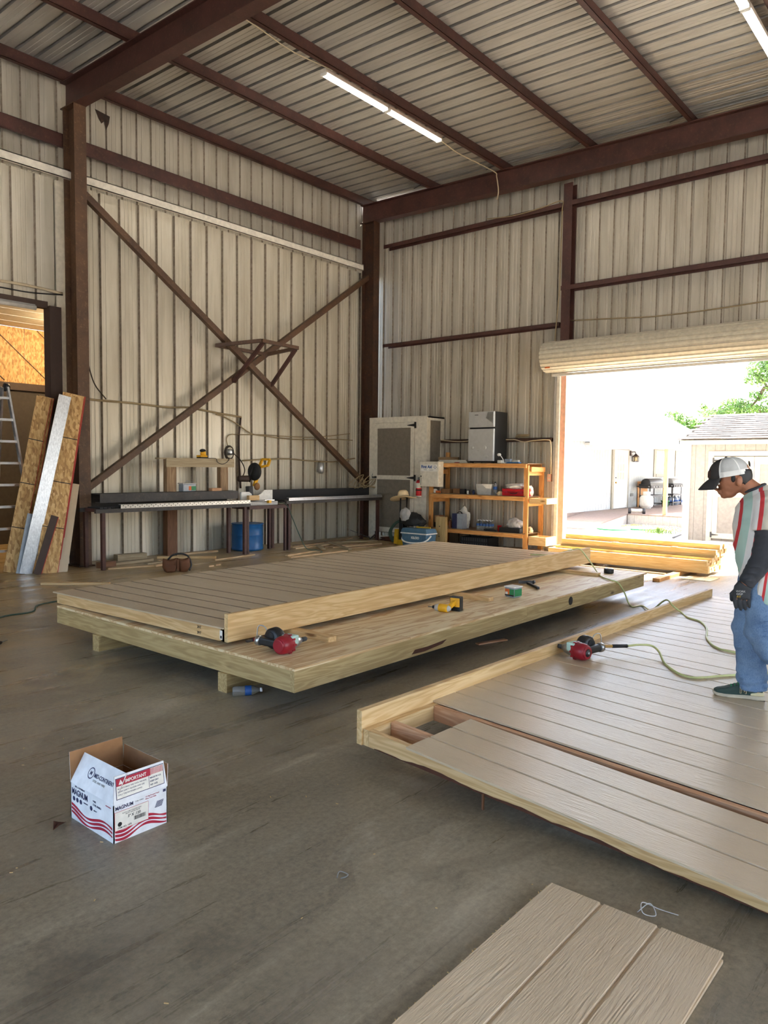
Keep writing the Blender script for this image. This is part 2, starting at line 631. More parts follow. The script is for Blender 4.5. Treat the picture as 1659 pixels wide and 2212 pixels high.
def remesh(mb, name, mat, vox=0.012, smooth=6, parent=None, crease=0.0, fr=9.0):
    """fuse overlapping solids into one continuous skin"""
    me = mb.mesh(name, mat)
    o = link(name, me)
    m = o.modifiers.new('r', 'REMESH')
    m.mode = 'VOXEL'
    m.voxel_size = vox
    m.use_smooth_shade = True
    q = o.modifiers.new('s', 'SMOOTH')
    q.factor = 0.5
    q.iterations = smooth
    bpy.context.view_layer.update()
    me2 = D.meshes.new_from_object(o.evaluated_get(bpy.context.evaluated_depsgraph_get()))
    D.objects.remove(o)
    me2.name = name
    if crease:
        nrm = [v.normal.copy() for v in me2.vertices]
        for v, nv in zip(me2.vertices, nrm):
            c = v.co
            q = mnoise.noise(Vector((c.x*fr, c.y*fr, c.z*fr*1.7))) + 0.6*mnoise.noise(Vector((c.x*fr*2.3+c.z*fr, c.y*fr*2, c.z*fr*3.1+5)))
            v.co = c + nv*(crease*(abs(q)*1.6-0.5))
    if not me2.materials:
        me2.materials.append(mt(mat))
    for p in me2.polygons:
        p.use_smooth = True
    return link(name, me2, parent)

# ------------------------------------------------------------------ building shell
WL = 11.5          # plane of the left wall (y)
WR = 13.05         # plane of the right wall (x)


def zr(y):          # underside of the roof sheets
    return 7.525 + 0.026*(y-11.25)


def rib_profile(width, sp, depth=0.03, half=0.045, bot=0.020, minor=2):
    """(u, depth) points of a ribbed sheet, depth pointing away from the room"""
    pts = [(0.0, 0.0)]
    n = max(1, round(width/sp))
    for k in range(n):
        c = (k+0.5)*sp
        pts += [(c-half, 0), (c-bot, depth), (c+bot, depth), (c+half, 0)]
        if k < n-1 or True:
            gap = sp-2*half
            for j in range(minor):
                m = c+half+gap*(j+1)/(minor+1)
                if m+0.012 < width:
                    pts += [(m-0.010, 0), (m-0.004, 0.006), (m+0.004, 0.006), (m+0.010, 0)]
    pts = [p for p in pts if 0 <= p[0] < width-1e-4]
    pts.append((width, 0.0))
    return pts


def sheet_mesh(name, prof, fn, mat, rib_mat=None):
    """fn(u, d, t) -> point, t = 0/1 ends of the sheet"""
    vs, fs = [], []
    for u, d in prof:
        vs += [fn(u, d, 0), fn(u, d, 1)]
    for i in range(len(prof)-1):
        fs.append((2*i, 2*i+2, 2*i+3, 2*i+1))
    me = D.meshes.new(name)
    me.from_pydata(vs, [], fs)
    me.materials.append(mt(mat))
    if rib_mat:
        me.materials.append(mt(rib_mat))
        for i, p in enumerate(me.polygons):
            if abs(prof[i][1]-prof[i+1][1]) > 0.02:
                p.material_index = 1
    return me


def struct(o):
    o['kind'] = 'structure'
    return o


# floor slab
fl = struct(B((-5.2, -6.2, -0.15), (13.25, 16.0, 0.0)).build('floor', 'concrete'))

# roof sheets
ceil = struct(thing('ceiling', loc=(0, 0, 0)))
prof = rib_profile(0.822, 0.274, 0.036, 0.030, 0.016)
rm = sheet_mesh('roof_sheet', prof, lambda u, d, t: (u, (-6.0, 11.62)[t], zr((-6.0, 11.62)[t])+d), 'roof', 'roof_rib_side')
for i in range(22):
    link('roof_sheet', rm, ceil, (13.1-0.822*(i+1), 0, 0))

# left wall: upper band of sheets, lower liner
wl = struct(thing('wall_left', loc=(0, 0, 0)))
prof = rib_profile(0.822, 0.274, 0.030, 0.028, 0.014)
um = sheet_mesh('upper_wall_sheet', prof, lambda u, d, t: (u, WL+d, (5.9, 7.47)[t]), 'wall_paint', 'rib_grime')
for i in range(21):
    link('upper_wall_sheet', um, wl, (12.98-0.822*(i+1), 0, 0))
prof = rib_profile(1.044, 0.348, 0.045, 0.038, 0.024, 3)
lm = sheet_mesh('lower_wall_sheet', prof, lambda u, d, t: (u, WL-0.1+d, (0.0, 5.92)[t]), 'liner_paint', 'rib_grime')
for i in range(7):
    link('lower_wall_sheet', lm, wl, (12.78-1.044*(i+1), 0, 0))
hm = sheet_mesh('head_wall_sheet', prof, lambda u, d, t: (u, WL-0.1+d, (3.97, 5.92)[t]), 'liner_paint', 'rib_grime')
for i in range(2):
    link('head_wall_sheet', hm, wl, (5.472-1.044*(i+1), 0, 0))
for i in range(8):
    link('lower_wall_sheet', lm, wl, (3.384-1.044*(i+1), 0, 0))
B((5.63, WL-0.125, 0), (5.79, WL-0.09, 5.9)).build('trim_1', 'cream')['kind'] = 'structure'

MB().prism([(6.36, WL-0.004, 7.25), (6.62, WL-0.004, 7.22), (6.60, WL-0.004, 7.10), (6.55, WL-0.004, 6.98), (6.53, WL-0.004, 7.12), (6.47, WL-0.004, 7.06), (6.42, WL-0.004, 7.12)], (0, 0.003, 0)).build('rust_patch', 'rustysteel', wl)

# right wall (door opening y 3.05 .. 6.61)
wr = struct(thing('wall_right', loc=(0, 0, 0)))
prof = rib_profile(0.81, 0.27, 0.030, 0.027, 0.014)
full = sheet_mesh('wall_sheet', prof, lambda u, d, t: (WR+d, u, (0.0, 7.46)[t]), 'wall_paint', 'rib_grime')
over = sheet_mesh('wall_sheet_over_door', prof, lambda u, d, t: (WR+d, u, (3.42, 7.46)[t]), 'wall_paint', 'rib_grime')
for i in range(21):
    y0 = 11.47-0.81*(i+1)
    link('wall_sheet', over if 2.3 < y0 < 6.5 else full, wr, (0, y0, 0))
# far sides of the hall, behind the viewpoint: unseen walls, openings sized to tune the daylight fill
wb = struct(thing('wall_back', loc=(0, 0, 0)))
MB().box((-5.1, -6.1, 4.2), (-5.0, 11.5, 7.5)).box((-5.1, -6.1, 0), (-5.0, -1.0, 4.2)).box((-5.1, 8.5, 0), (-5.0, 11.5, 4.2)).build('unseen_bay_panel', 'wall_paint', wb)
ws = struct(thing('wall_side', loc=(0, 0, 0)))
MB().box((-5.0, -6.1, 4.2), (13.05, -6.0, 7.5)).box((8.5, -6.1, 0), (13.05, -6.0, 4.2)).box((-5.0, -6.1, 0), (-3.0, -6.0, 4.2)).build('unseen_bay_panel', 'wall_paint', ws)


# ------------------------------------------------------------------ steel frame
def i_beam(name, label, a, b, depth, flange, tw, mat, up, cat='beam', group=None):
    """I-section from a to b; depth along 'up'; parts web + two flanges"""
    a, b = Vector(a), Vector(b)
    d, sd, u = frame_of(b-a, up)
    t = thing(name, label, cat, loc=a, group=group)
    MB().bar(a, b, tw, depth-0.03, u).build('web', mat, t)
    for s in (1, -1):
        MB().bar(a+u*s*(depth/2-0.008), b+u*s*(depth/2-0.008), flange, 0.016, u).build('flange', mat, t)
    return t


ZB = 6.92                                # underside of the rafters at y = 11
for x, nm, ya in ((5.775, 'near', 11.28), (12.555, 'far', 11.28)):
    lab = {'near': 'deep red-brown steel rafter running out overhead from the dusty left column',
           'far': 'long dark steel rafter along the top of the right wall above the roll-up door'}[nm]
    i_beam('rafter', lab, (x, ya, ZB+0.2+0.026*(ya-11)), (x, -5.9, ZB+0.2+0.026*(-5.9-11)), 0.40, 0.19, 0.012, 'primer', (0, 0, 1), 'beam')
for x, m, lab in ((5.775, 'dustysteel', 'tall dusty brown steel column left of the cross braces'),
                  (12.555, 'rustysteel', 'dark rust-speckled steel column in the corner behind the screened cabinet')):
    t = i_beam('steel_column', lab, (x, 11.04, 0.0), (x, 11.04, 6.93), 0.34, 0.19, 0.012, m, (0, 1, 0), 'column')
    MB().box((x-0.13, 10.84, 0), (x+0.13, 11.24, 0.02)).build('base_plate', m, t)
    MB().box((x-0.1, 10.86, 6.915), (x+0.1, 11.22, 6.93)).build('cap_plate', m, t)

PURL = [(11.25, 'red-brown eave purlin along the top of the left wall'),
        (9.42, 'first red-brown roof purlin out from the eave, left of the lit tube light'),
        (7.69, 'red-brown roof purlin that carries the lit double tube light'),
        (5.96, 'red-brown roof purlin just right of the lit double tube light'),
        (4.23, 'red-brown roof purlin at the upper right, second from the lit tube light'),
        (2.50, 'red-brown roof purlin beside the tube light in the top right corner')]
for y, lab in PURL:
    z = zr(y)-0.004
    o = (MB().box((-4.9, y-0.004, z-0.2), (12.98, y+0.004, z)).box((-4.9, y-0.07, z-0.2), (12.98, y, z-0.193))
         .box((-4.9, y-0.07, z-0.2), (12.98, y-0.064, z-0.18)).box((-4.9, y, z-0.007), (12.98, y+0.07, z))).build('roof_purlin', 'primer')
    tag(o, lab, 'purlin')
for y in (0.77, -0.96, -2.69, -4.42):
    pass
for k, y in enumerate((9.42, 7.69, 5.96, 4.23)):
    z = zr(y)-0.2
    o = MB().tube([(12.45, y-0.02, z+0.14), (12.30, y+0.24, z+0.0)], 0.010, 6).build('sag_rod', 'blacksteel')
    tag(o, 'thin dark rod at the %s roof purlin end on the far rafter' % ('first', 'second', 'third', 'fourth')[k], 'rod', 'purlin end rods')


def girt(name, label, a, b, h, dep, mat, axis):
    """channel with an inner lip; axis 'x' for the left wall, 'y' for the right"""
    mb = MB()
    (u0, w0, z0), u1 = a, b
    if axis == 'y':      # runs along y on the right wall, w0 is the inner face x
        mb.box((w0, u0, z0), (w0+0.006, u1, z0+h)).box((w0, u0, z0+h-0.006), (w0+dep, u1, z0+h)).box((w0+dep-0.006, u0, z0), (w0+dep, u1, z0+h))
    else:
        mb.box((u0, w0, z0), (u1, w0+0.006, z0+h)).box((u0, w0, z0+h-0.006), (u1, w0+dep, z0+h)).box((u0, w0-0.04, z0), (u1, w0, z0+0.006)).box((u0, w0, z0+h-0.006), (u1, w0+0.05, z0+h))
    return tag(mb.build(name, mat), label, 'girt')


girt('wall_girt', 'red-brown horizontal girt below the eave on the left wall', (-4.9, 11.25, 6.355), 12.45, 0.215, 0.2, 'primer', 'x')
o = MB().box((-4.9, 11.15, 5.89), (12.44, 11.162, 6.02)).box((-4.9, 11.15, 6.008), (12.44, 11.40, 6.02)).box((-4.9, 11.15, 5.89), (12.44, 11.2, 5.90)).build('header_channel', 'offwhite')
tag(o, 'dusty white header channel running along the left wall below the red-brown girt', 'channel')
girt('wall_girt', 'upper brown girt on the right wall between corner column and middle post', (6.55, 12.8, 6.39), 10.88, 0.08, 0.2, 'primer', 'y')
girt('wall_girt', 'topmost brown girt above the roll-up door on the right wall', (-5.9, 12.79, 6.39), 6.38, 0.085, 0.2, 'primer', 'y')
girt('wall_girt', 'brown girt midway above the roll-up door', (-5.9, 12.79, 4.875), 6.56, 0.085, 0.2, 'primer', 'y')
girt('wall_girt', 'middle brown girt on the right wall above the screened cabinet', (6.58, 12.8, 4.235), 10.88, 0.07, 0.2, 'primer', 'y')
girt('wall_girt', 'low cable-draped brown girt behind the small refrigerator', (6.72, 12.88, 2.10), 10.88, 0.07, 0.14, 'oldwood_s' if False else 'rustysteel', 'y')
t = thing('wall_post', 'slim red-brown steel post on the right wall above the door jamb', 'post', (12.86, 6.46, 3.4))
MB().box((12.8, 6.375, 3.42), (12.812, 6.55, 6.80)).build('flange', 'primer', t)
MB().box((12.812, 6.455, 3.42), (12.98, 6.467, 6.80)).build('web', 'primer', t)
MB().box((12.97, 6.375, 3.42), (12.982, 6.55, 6.80)).build('flange', 'primer', t)
MB().box((12.78, 6.35, 3.40), (13.0, 6.57, 3.42)).build('foot_plate', 'primer', t)

# cross braces
for a, b, lab in (((5.90, 11.02, 5.68), (12.46, 11.02, 1.15), 'square brown brace running down from the upper left column to the corner'),
                  ((5.90, 11.13, 1.17), (12.56, 11.13, 5.76), 'square brown brace rising from behind the bench to the corner column')):
    tag(MB().bar(a, b, 0.10, 0.105).build('cross_brace', 'dustysteel', bevel=0.008), lab, 'brace')
# angle-iron platform hung where the braces cross
t = thing('bracket_frame', 'empty angle-iron platform frame fixed where the two braces cross', 'bracket', (9.3, 10.8, 3.2))
P = [(8.42, 11.08, 3.71), (9.19, 10.70, 3.89), (9.95, 10.72, 3.86), (9.55, 11.1, 3.70)]
P = [(8.42, 11.1, 3.74), (8.93, 10.45, 3.83), (9.82, 10.45, 3.81), (9.62, 11.1, 3.72)]
for i in range(4):
    MB().bar(P[i], P[(i+1) % 4], 0.06, 0.06).build('rail', 'dustysteel', t)
MB().bar((8.80, 11.08, 3.12), (8.98, 10.47, 3.80), 0.06, 0.06).build('strut', 'primer', t)
MB().bar((9.62, 11.02, 3.08), (9.78, 10.47, 3.78), 0.06, 0.06).build('strut', 'primer', t)

# ------------------------------------------------------------------ roll-up door
t = thing('roll_up_door', 'pale ribbed roll-up door coiled at the top of its opening', 'door', (12.75, 4.9, 3.35))
rr, cxx, czz = 0.27, 12.74, 3.66
pr = []
n = 22
for k in range(n):
    a = 2*PI*k/n
    da = 2*PI/n
    for fa, q in ((0.0, rr+0.012), (0.58, rr+0.012), (0.68, rr-0.012), (0.90, rr-0.012)):
        pr.append((cxx+q*math.cos(a+fa*da), czz+q*math.sin(a+fa*da)))
mb = MB()
mb.rings([[(x, y, z) for x, z in pr] for y in (6.80, 2.30)], True, False)
mb.build('coiled_curtain', 'rollpaint', t)
mb = MB()
for k in range(3):
    mb.box((12.86, 2.33, 3.42-0.05*k), (12.875, 6.74, 3.465-0.05*k))
mb.build('hanging_curtain', 'rollpaint', t)
MB().box((12.845, 2.33, 3.315), (12.89, 6.72, 3.36)).build('bottom_bar', 'ltgrey', t)
MB().tube(smooth_pts([(12.86, 5.03, 3.33), (12.86, 5.02, 3.12), (12.86, 4.93, 3.0), (12.86, 4.84, 3.12), (12.86, 4.83, 3.33)], 6), 0.006, 6).build('pull_cord', 'paper', t)
MB().box((12.66, 6.80, 3.58), (12.84, 6.83, 3.76)).box((12.7, 6.80, 3.62), (13.04, 6.82, 3.72)).build('bracket', 'blacksteel', t)
MB().box((12.6, 2.25, 3.5), (12.9, 2.29, 3.8)).box((12.7, 2.25, 3.62), (13.04, 2.28, 3.72)).build('bracket', 'blacksteel', t)
MB().box((12.55, 6.62, 3.435), (12.56, 6.72, 3.46)).build('decal', 'orangeprint', t)
j = thing('trim_2', loc=(13.0, 6.65, 0), kind='structure')
B((12.99, 6.50, 0), (13.16, 6.60, 3.42)).build('jamb_board', 'jamb', j)
B((12.93, 6.60, 0), (13.0, 6.66, 3.4)).build('door_track', 'offwhite', j)
B((12.955, 6.66, 0), (13.03, 6.72, 3.4)).build('track_angle', 'ltgrey', j)
j = thing('trim_3', loc=(13.0, 2.5, 0), kind='structure')
B((13.0, 2.50, 0), (13.14, 2.55, 3.42)).build('jamb_board', 'jamb', j)
B((12.93, 2.44, 0), (13.0, 2.50, 3.4)).build('door_track', 'offwhite', j)

# ------------------------------------------------------------------ doorway to the store room on the left
B((5.44, 11.22, 0), (5.62, 11.42, 3.96)).build('trim_4', 'brownpaint')['kind'] = 'structure'
d = thing('door_1', loc=(4.5, 11.4, 0), kind='structure')
B((3.3, 11.30, 3.93), (5.45, 11.42, 4.03)).build('head_member', 'brownpaint', d)
rw = struct(thing('wall_storeroom', loc=(4, 15, 0)))
for i in range(5):
    B((3.0+i*1.25, 14.98, 3.14), (4.243+i*1.25, 15.0, 4.22)).build('osb_panel', 'osb', rw)
B((2.8, 14.95, 0), (9.2, 15.05, 3.02)).build('dark_panel', 'darkroom', rw)
B((2.8, 14.90, 3.0), (9.2, 14.99, 3.14)).build('beam', 'brownpaint', rw)
B((9.1, 11.55, 0), (9.2, 15.0, 4.5)).build('end_panel', 'darkroom', rw)
B((2.7, 11.55, 0), (2.8, 15.0, 4.5)).build('end_panel', 'darkroom', rw)
mb = MB()
for k in range(3):
    x0 = 5.2+k*0.9
    mb.bar((x0, 14.972, 4.20), (x0+1.15, 14.972, 3.18), 0.01, 0.012, (0, 1, 0))
mb.build('osb_joint', 'brownpaint', rw)
c2 = struct(thing('ceiling_storeroom', loc=(4, 13, 4.4)))
for i in range(6):
    B((2.8, 11.55+i*0.58, 4.23), (9.2, 12.122+i*0.58, 4.25)).build('ceiling_board', 'ceilwhite', c2)
t = thing('strip_light', 'long pale strip light fixture at the head of the store room doorway', 'light', (4.5, 11.2, 3.87))
MB().lathe([(0.0, 3.6), (0.034, 3.6), (0.034, 5.22), (0.0, 5.22)], (0, 11.2, 3.885), 12, 'x').build('cover', 'ltgrey', t)
B((3.6, 11.17, 3.91), (5.2, 11.23, 3.93)).build('housing', 'grey', t)
t = thing('bulb_lamp', None, None, (7.2, 13.2, 4.13), parent=None)
t.name = 'store_room_lamp'
tag(t, 'warm bulb fixture under the store room ceiling above the oriented strand board', 'light')
MB().lathe([(0.06, 0.05), (0.06, 0.08), (0.02, 0.1)], (0, 0, 0), 12).build('base', 'white', t, world=False)
MB().ell((0, 0, 0), (0.05, 0.05, 0.06)).build('bulb', 'tube', t, world=False)
la = D.lights.new('bulb_light', 'POINT')
la.energy = 62
la.color = (1.0, 0.72, 0.40)
la.shadow_soft_size = 0.06
lo = D.objects.new('bulb_light', la)
COL.objects.link(lo)
lo.parent = t
lo.location = (0, 0, -0.12)


# ------------------------------------------------------------------ tube lights under the roof
def tube_light(label, x0, x1, y, z, segs=2):
    t = thing('tube_light', label, 'light', (x0, y, z))
    L = (x1-x0)/segs
    for k in range(segs):
        a, b = x0+k*L, x0+(k+1)*L-0.02
        B((a, y-0.055, z+0.03), (b, y+0.055, z+0.085)).build('housing', 'offwhite', t)
        for s in (-1, 1):
            MB().lathe([(0.001, a+0.03), (0.016, a+0.03), (0.016, b-0.03), (0.001, b-0.03)], (0, y+s*0.03, z+0.012), 10, 'x').build('tube', 'tube', t)
        B((a, y-0.055, z-0.005), (a+0.03, y+0.055, z+0.03)).build('end_socket', 'white', t)
        B((b-0.03, y-0.055, z-0.005), (b, y+0.055, z+0.03)).build('end_socket', 'white', t)
    return t


tube_light('lit double tube light hung along the middle roof purlin', 7.92, 10.82, 7.92, 7.25)
tube_light('lit tube light cut off by the top right corner of the view', 8.4, 11.3, 2.72, 7.10)

# ------------------------------------------------------------------ floor frame on skids
X0, X1, Y0, Y1 = 3.235, 9.17, 3.465, 6.63
t = thing('floor_frame', 'low plywood-topped floor frame on timber skids under the tan siding panel', 'floor frame', (X0, Y0, 0))
B((X0, Y0+0.038, 0.135), (X0+0.038, Y1-0.038, 0.275)).build('end_rim', wood('treated', 'y'), t)
B((X1-0.038, Y0+0.038, 0.135), (X1, Y1-0.038, 0.275)).build('end_rim', wood('treated', 'y'), t)
B((X0, Y0, 0.135), (X0+3.0, Y0+0.038, 0.275)).build('side_rim', wood('treated', 'x'), t)
B((X0+3.002, Y0, 0.135), (X1, Y0+0.038, 0.275)).build('side_rim', wood('treated', 'x'), t)
B((X0, Y1-0.038, 0.135), (X1, Y1, 0.275)).build('side_rim', wood('treated', 'x'), t)
for i in range(1, 15):
    x = X0+i*0.4
    B((x, Y0+0.038, 0.135), (x+0.038, Y1-0.038, 0.274)).build('joist', wood('treated', 'y'), t)
for i in range(5):
    a = X0+i*1.207
    B((a+0.001, Y0, 0.275), (a+1.205, Y1, 0.293)).build('plywood_sheet', 'plywood', t)
for y in (4.13, 5.86):
    B((X0-0.02, y, 0.0), (X1-0.3, y+0.10, 0.135)).build('skid', wood('treated', 'x'), t)
MB().lathe([(0.045, 0.0), (0.045, 0.003)], (7.15, Y0-0.003, 0.215), 14, 'y').build('knot_hole', 'black', t)
MB().prism([(4.46, Y0-0.002, 0.155), (4.62, Y0-0.002, 0.150), (4.86, Y0-0.002, 0.168), (4.92, Y0-0.002, 0.196), (4.66, Y0-0.002, 0.182), (4.5, Y0-0.002, 0.185)], (0, 0.003, 0)).build('bark_patch', 'ember', t)


# ------------------------------------------------------------------ siding sheets
def siding(name, w, L, fn, parent, mat='siding_y', th=0.011, gap=True, sp=0.203, first=0.203, rag=0.0, gw=0.0055):
    """grooved sheet: u across (x), v along (y); fn maps (u, v, h) to world"""
    us = [(0.0, 0.0)]
    g = first
    while g < w-0.02:
        us += [(g-gw-0.003, 0), (g-gw, -0.0075), (g+gw, -0.0075), (g+gw+0.003, 0)]
        g += sp
    us.append((w, 0.0))
    mb = MB()
    n = len(us)
    nv = 2
    vs = []
    for k in range(nv):
        v = L*k/(nv-1)
        for u, h in us:
            vs.append(fn(u, v, h))
        for u, h in reversed(us):
            vs.append(fn(u, v, -th))
    m = 2*n
    fs = []
    for i in range(m):
        fs.append((i, (i+1) % m, m+(i+1) % m, m+i))
    for k in (0, m):
        for i in range(n-1):
            fs.append((k+i, k+i+1, k+m-2-i, k+m-1-i))
    mb.add(vs, fs)
    o = mb.build(name, mat, parent)
    o.data.materials.append(mt('groove_shade' if gw > 0.007 else mat))  # wide grooves take a darker brown that paints in the shade inside them
    for i in range(n-1):
        if us[i][1] < -0.004 or us[i+1][1] < -0.004:
            o.data.polygons[i].material_index = 1
    return o


def bil(h, x0, x1, y0, y1):
    """height offset over the panel from its corner heights h = (near-right, far-right, near-left, far-left)"""
    def f(x, y):
        a = (x-x0)/(x1-x0)
        b = (y-y0)/(y1-y0)
        return (h[0]*(1-a)+h[1]*a)*(1-b) + (h[2]*(1-a)+h[3]*a)*b
    return f


def panel_part(name, a, b, mat, parent, hz, rack=0.0, yr=0.0):
    return MB().box(a, b).xf(lambda x, y, z: (x-rack*(yr-y), y, z+hz(x, y))).build(name, mat, parent)


# wall panel lying on the floor frame
PX0, PX1, PY0, PY1 = 3.29, 9.24, 4.215, 6.74
h1 = bil((0.332, 0.350, 0.296, 0.345), PX0, PX1, PY0, PY1)
t = thing('wall_panel', 'framed wall panel of tan siding lying on the plywood floor frame', 'wall panel', (PX0, PY0, 0.33))
panel_part('rim_board', (PX0, PY0, 0), (PX1, PY0+0.038, 0.203), wood('rimwood', 'x'), t, h1)
panel_part('end_stud', (PX0, PY0+0.04, 0), (PX0+0.038, PY1-0.04, 0.089), wood('pine', 'y'), t, h1)
panel_part('end_stud', (PX1-0.038, PY0+0.04, 0), (PX1, PY1-0.04, 0.089), wood('pine', 'y'), t, h1)
panel_part('bottom_plate', (PX0, PY0+0.04, 0), (PX1, PY0+0.078, 0.0885), wood('pine', 'x'), t, h1)
panel_part('top_plate', (PX0, PY1-0.04, 0), (PX1, PY1-0.002, 0.0885), wood('pine', 'x'), t, h1)
for i in range(1, 15):
    x = PX0+i*0.4
    panel_part('stud', (x, PY0+0.08, 0), (x+0.038, PY1-0.042, 0.088), wood('pine', 'y'), t, h1)
for i in range(5):
    a = PX0-0.012+i*1.2
    wdt = 1.198 if i < 4 else PX1-a+0.01
    siding('siding_sheet', wdt, 2.54, lambda u, v, h, a=a: (a+u, PY0+0.04+v, 0.102+h+h1(a+u, PY0+0.04+v)), t, sp=0.2, first=0.2, gw=0.0085)
zl = h1(PX0, 4.33)
B((PX0-0.0015, 4.275, zl+0.012), (PX0, 4.305, zl+0.078)).build('paper_tag', 'paper', t)
MB().box((PX0-0.002, 4.281, zl+0.02), (PX0-0.0015, 4.299, zl+0.04)).build('tag_print', 'black', t)
for dz in (0.060, 0.018):
    o = text_mesh('2HT', 0.028, 'matblack', t, (0, 0, 0), (0, 0, 0), 'stamp')
    o.matrix_local = Matrix.Translation(Vector((-0.002, 0.36, dz+h1(PX0, 4.6)-0.33))) @ Matrix(((0, 0, -1), (-1, 0, 0), (0, 1, 0))).to_4x4()


def stick(label, a, b, w=0.089, h=0.038, mat=None, name='lumber_piece', group=None, cat='lumber'):
    """a loose board from a to b (centre line of its underside)"""
    a, b = Vector(a), Vector(b)
    L = (b-a).length
    mb = MB().box((0, -w/2, 0), (L, w/2, h))
    o = link(name, mb.mesh(name, mat or wood('pine', 'x'), 0.002))
    d, sd, u = frame_of(b-a)
    o.matrix_world = Matrix((d, -sd, u)).transposed().to_4x4()
    o.location = a
    return tag(o, label, cat, group)


stick('pine spacer stick poking from under the near end of the tan wall panel', (3.93, 4.75, 0.2935), (3.93, 3.80, 0.2935))
stick('pine spacer stick beside the plastic tub of screws under the wall panel', (6.18, 4.80, 0.2935), (6.18, 3.83, 0.2935))
stick('pine spacer stick at the far end of the wall panel near the roll-up door', (8.55, 4.9, 0.2935), (8.55, 3.78, 0.2935))

# ------------------------------------------------------------------ second wall panel on the right
QX0, QX1, QY0, QY1 = 2.93, 9.05, 0.2, 2.645
h2 = bil((0.004, 0.004, 0.100, 0.025), QX0, QX1, QY0, QY1)
t2 = thing('wall_panel', 'part-sided wall panel tilted on the floor beneath the worker', 'wall panel', (QX0, QY1, 0))
mx = [(QX0, QX0+2.35), (QX0+2.352, QX1)]
for a, b in mx:
    panel_part('rim_board', (a, QY1-0.036, 0), (b, QY1, 0.186), wood('rimwood', 'x'), t2, h2, 0.045, QY1)
panel_part('bottom_plate', (QX0+0.012, QY1-0.076, 0), (QX1, QY1-0.038, 0.089), wood('rimwood', 'x'), t2, h2, 0.045, QY1)
panel_part('top_plate', (QX0+0.012, QY0, 0), (QX1, QY0+0.038, 0.089), wood('pine', 'x'), t2, h2, 0.045, QY1)
for i, x in enumerate([QX0+0.012, QX0+0.20, QX0+0.60] + [QX0+0.60+0.4*k for k in range(1, 14)] + [QX1-0.04]):
    panel_part('stud', (x, QY0+0.04, 0), (x+0.038, QY1-0.078, 0.0885), wood('pine' if i == 0 else 'pinkpine', 'y'), t2, h2, 0.045, QY1)
for i in range(5):
    a = QX0+0.645+i*1.22
    wdt = 1.218 if i < 4 else max(0.3, QX1-a)
    siding('siding_sheet', wdt, 2.42, lambda u, v, h, a=a: (a+u-0.045*(QY1-QY0-v), QY0+v, 0.101+h+h2(a+u, QY0+v)), t2, first=0.235 if i == 0 else 0.203)
siding('siding_strip', 0.585, 2.07, lambda u, v, h: (QX0-0.045+u-0.075*(2.07-v), QY0+v, 0.102+h+h2(QX0-0.05+u, QY0+v)), t2, first=0.20)
fx_ = lambda y: QX0+0.012-0.045*(QY1-y)-0.0012
lo_, hi_ = [], []
for i_ in range(61):
    y_ = QY1-0.12-0.038*i_
    dh_ = 0.006+0.030*max(0.0, mnoise.noise(Vector((y_*2.6, 0.3, 1.0)))+0.12)+0.006*mnoise.noise(Vector((y_*14, 2.0, 0)))
    lo_.append((fx_(y_), y_, h2(QX0, y_)))
    hi_.append((fx_(y_), y_, h2(QX0, y_)+max(0.002, dh_)))
MB().add(lo_+hi_, [(k_, k_+1, 62+k_, 61+k_) for k_ in range(60)]).build('bark_edge', 'ember', t2)
for s, x in ((0, 3.25),):
    B((x-0.355, 1.815, 0.0), (x-0.345, 1.825, 0.075)).build('wood_shim', wood('brownpost', 'z'), t2)

# loose sheets in the foreground
for k, (x1, y1, z, lab, rz) in enumerate(((2.50, 1.262, 0.014, 'lower tan siding sheet showing under the edge of the sheet on top, bottom right', -0.012),
                                          (2.515, 1.268, 0.026, 'top loose tan siding sheet on the concrete in the bottom right foreground', 0.0))):
    t = thing('siding_sheet', lab, 'siding sheet', (x1, y1, 0), rz)
    siding('grooved_face', 0.62, 2.44, lambda u, v, h, z=z: (-v, -u, z-0.001+h), None, 'siding_x', first=0.203, sp=0.207).parent = t
    mb = MB()
    random.seed(11+k)
    for i in range(70):
        v = random.uniform(0.0, 2.4)
        q = random.uniform(0.002, 0.010)
        mb.bar((-v, 0.0, z-0.006), (-v+random.uniform(-0.01, 0.01), q, z-0.006+random.uniform(-0.004, 0.004)), 0.003, 0.003)
    o = mb.build('splintered_edge', 'sawdust', t, world=False)
    o['kind'] = 'stuff'

# ------------------------------------------------------------------ leaning boards and ladder by the store room door
def leaner(name, label, a, b, w, h, mat, edge=None, marks=0, cat='board', bow=0.0, group=None):
    a, b = Vector(a), Vector(b)
    t = thing(name, label, cat, a, group=group)
    up = Vector((0.25, 1, 0)).normalized()
    mid = (a+b)/2 + Vector((0.0, bow, 0.0))
    d, s, u = frame_of(b-a, up)
    n = 8 if bow else 1
    rs = []
    for i in range(n+1):
        q = i/n
        p = a.lerp(b, q) + u*(-bow*4*q*(1-q))
        rs.append([p - s*w/2 - u*h/2, p + s*w/2 - u*h/2, p + s*w/2 + u*h/2, p - s*w/2 + u*h/2])
    MB().rings(rs, True, False).build('face', mat, t)
    if edge:
        for sg in ((1,) if not edge.endswith('+') else (1, -1)):
            e = edge.rstrip('+')
            # the side that ends up on the right of the view
            sd = s if s.x > 0 else -s
            MB().bar(a+sd*sg*(w/2+0.004), b+sd*sg*(w/2+0.004), 0.008, h*1.02, up).build('painted_edge', e, t)
    for k in range(marks):
        q = (k+1)/(marks+1)
        p = a.lerp(b, q) - u*(h/2+0.001)
        p2 = a.lerp(b, q) + u*(h/2+0.001)
        pp = p if p.y < p2.y else p2
        MB().bar(pp-s*w/2, pp+s*w/2, 0.012, 0.001, up).build('pencil_line', 'matblack', t)
    return t


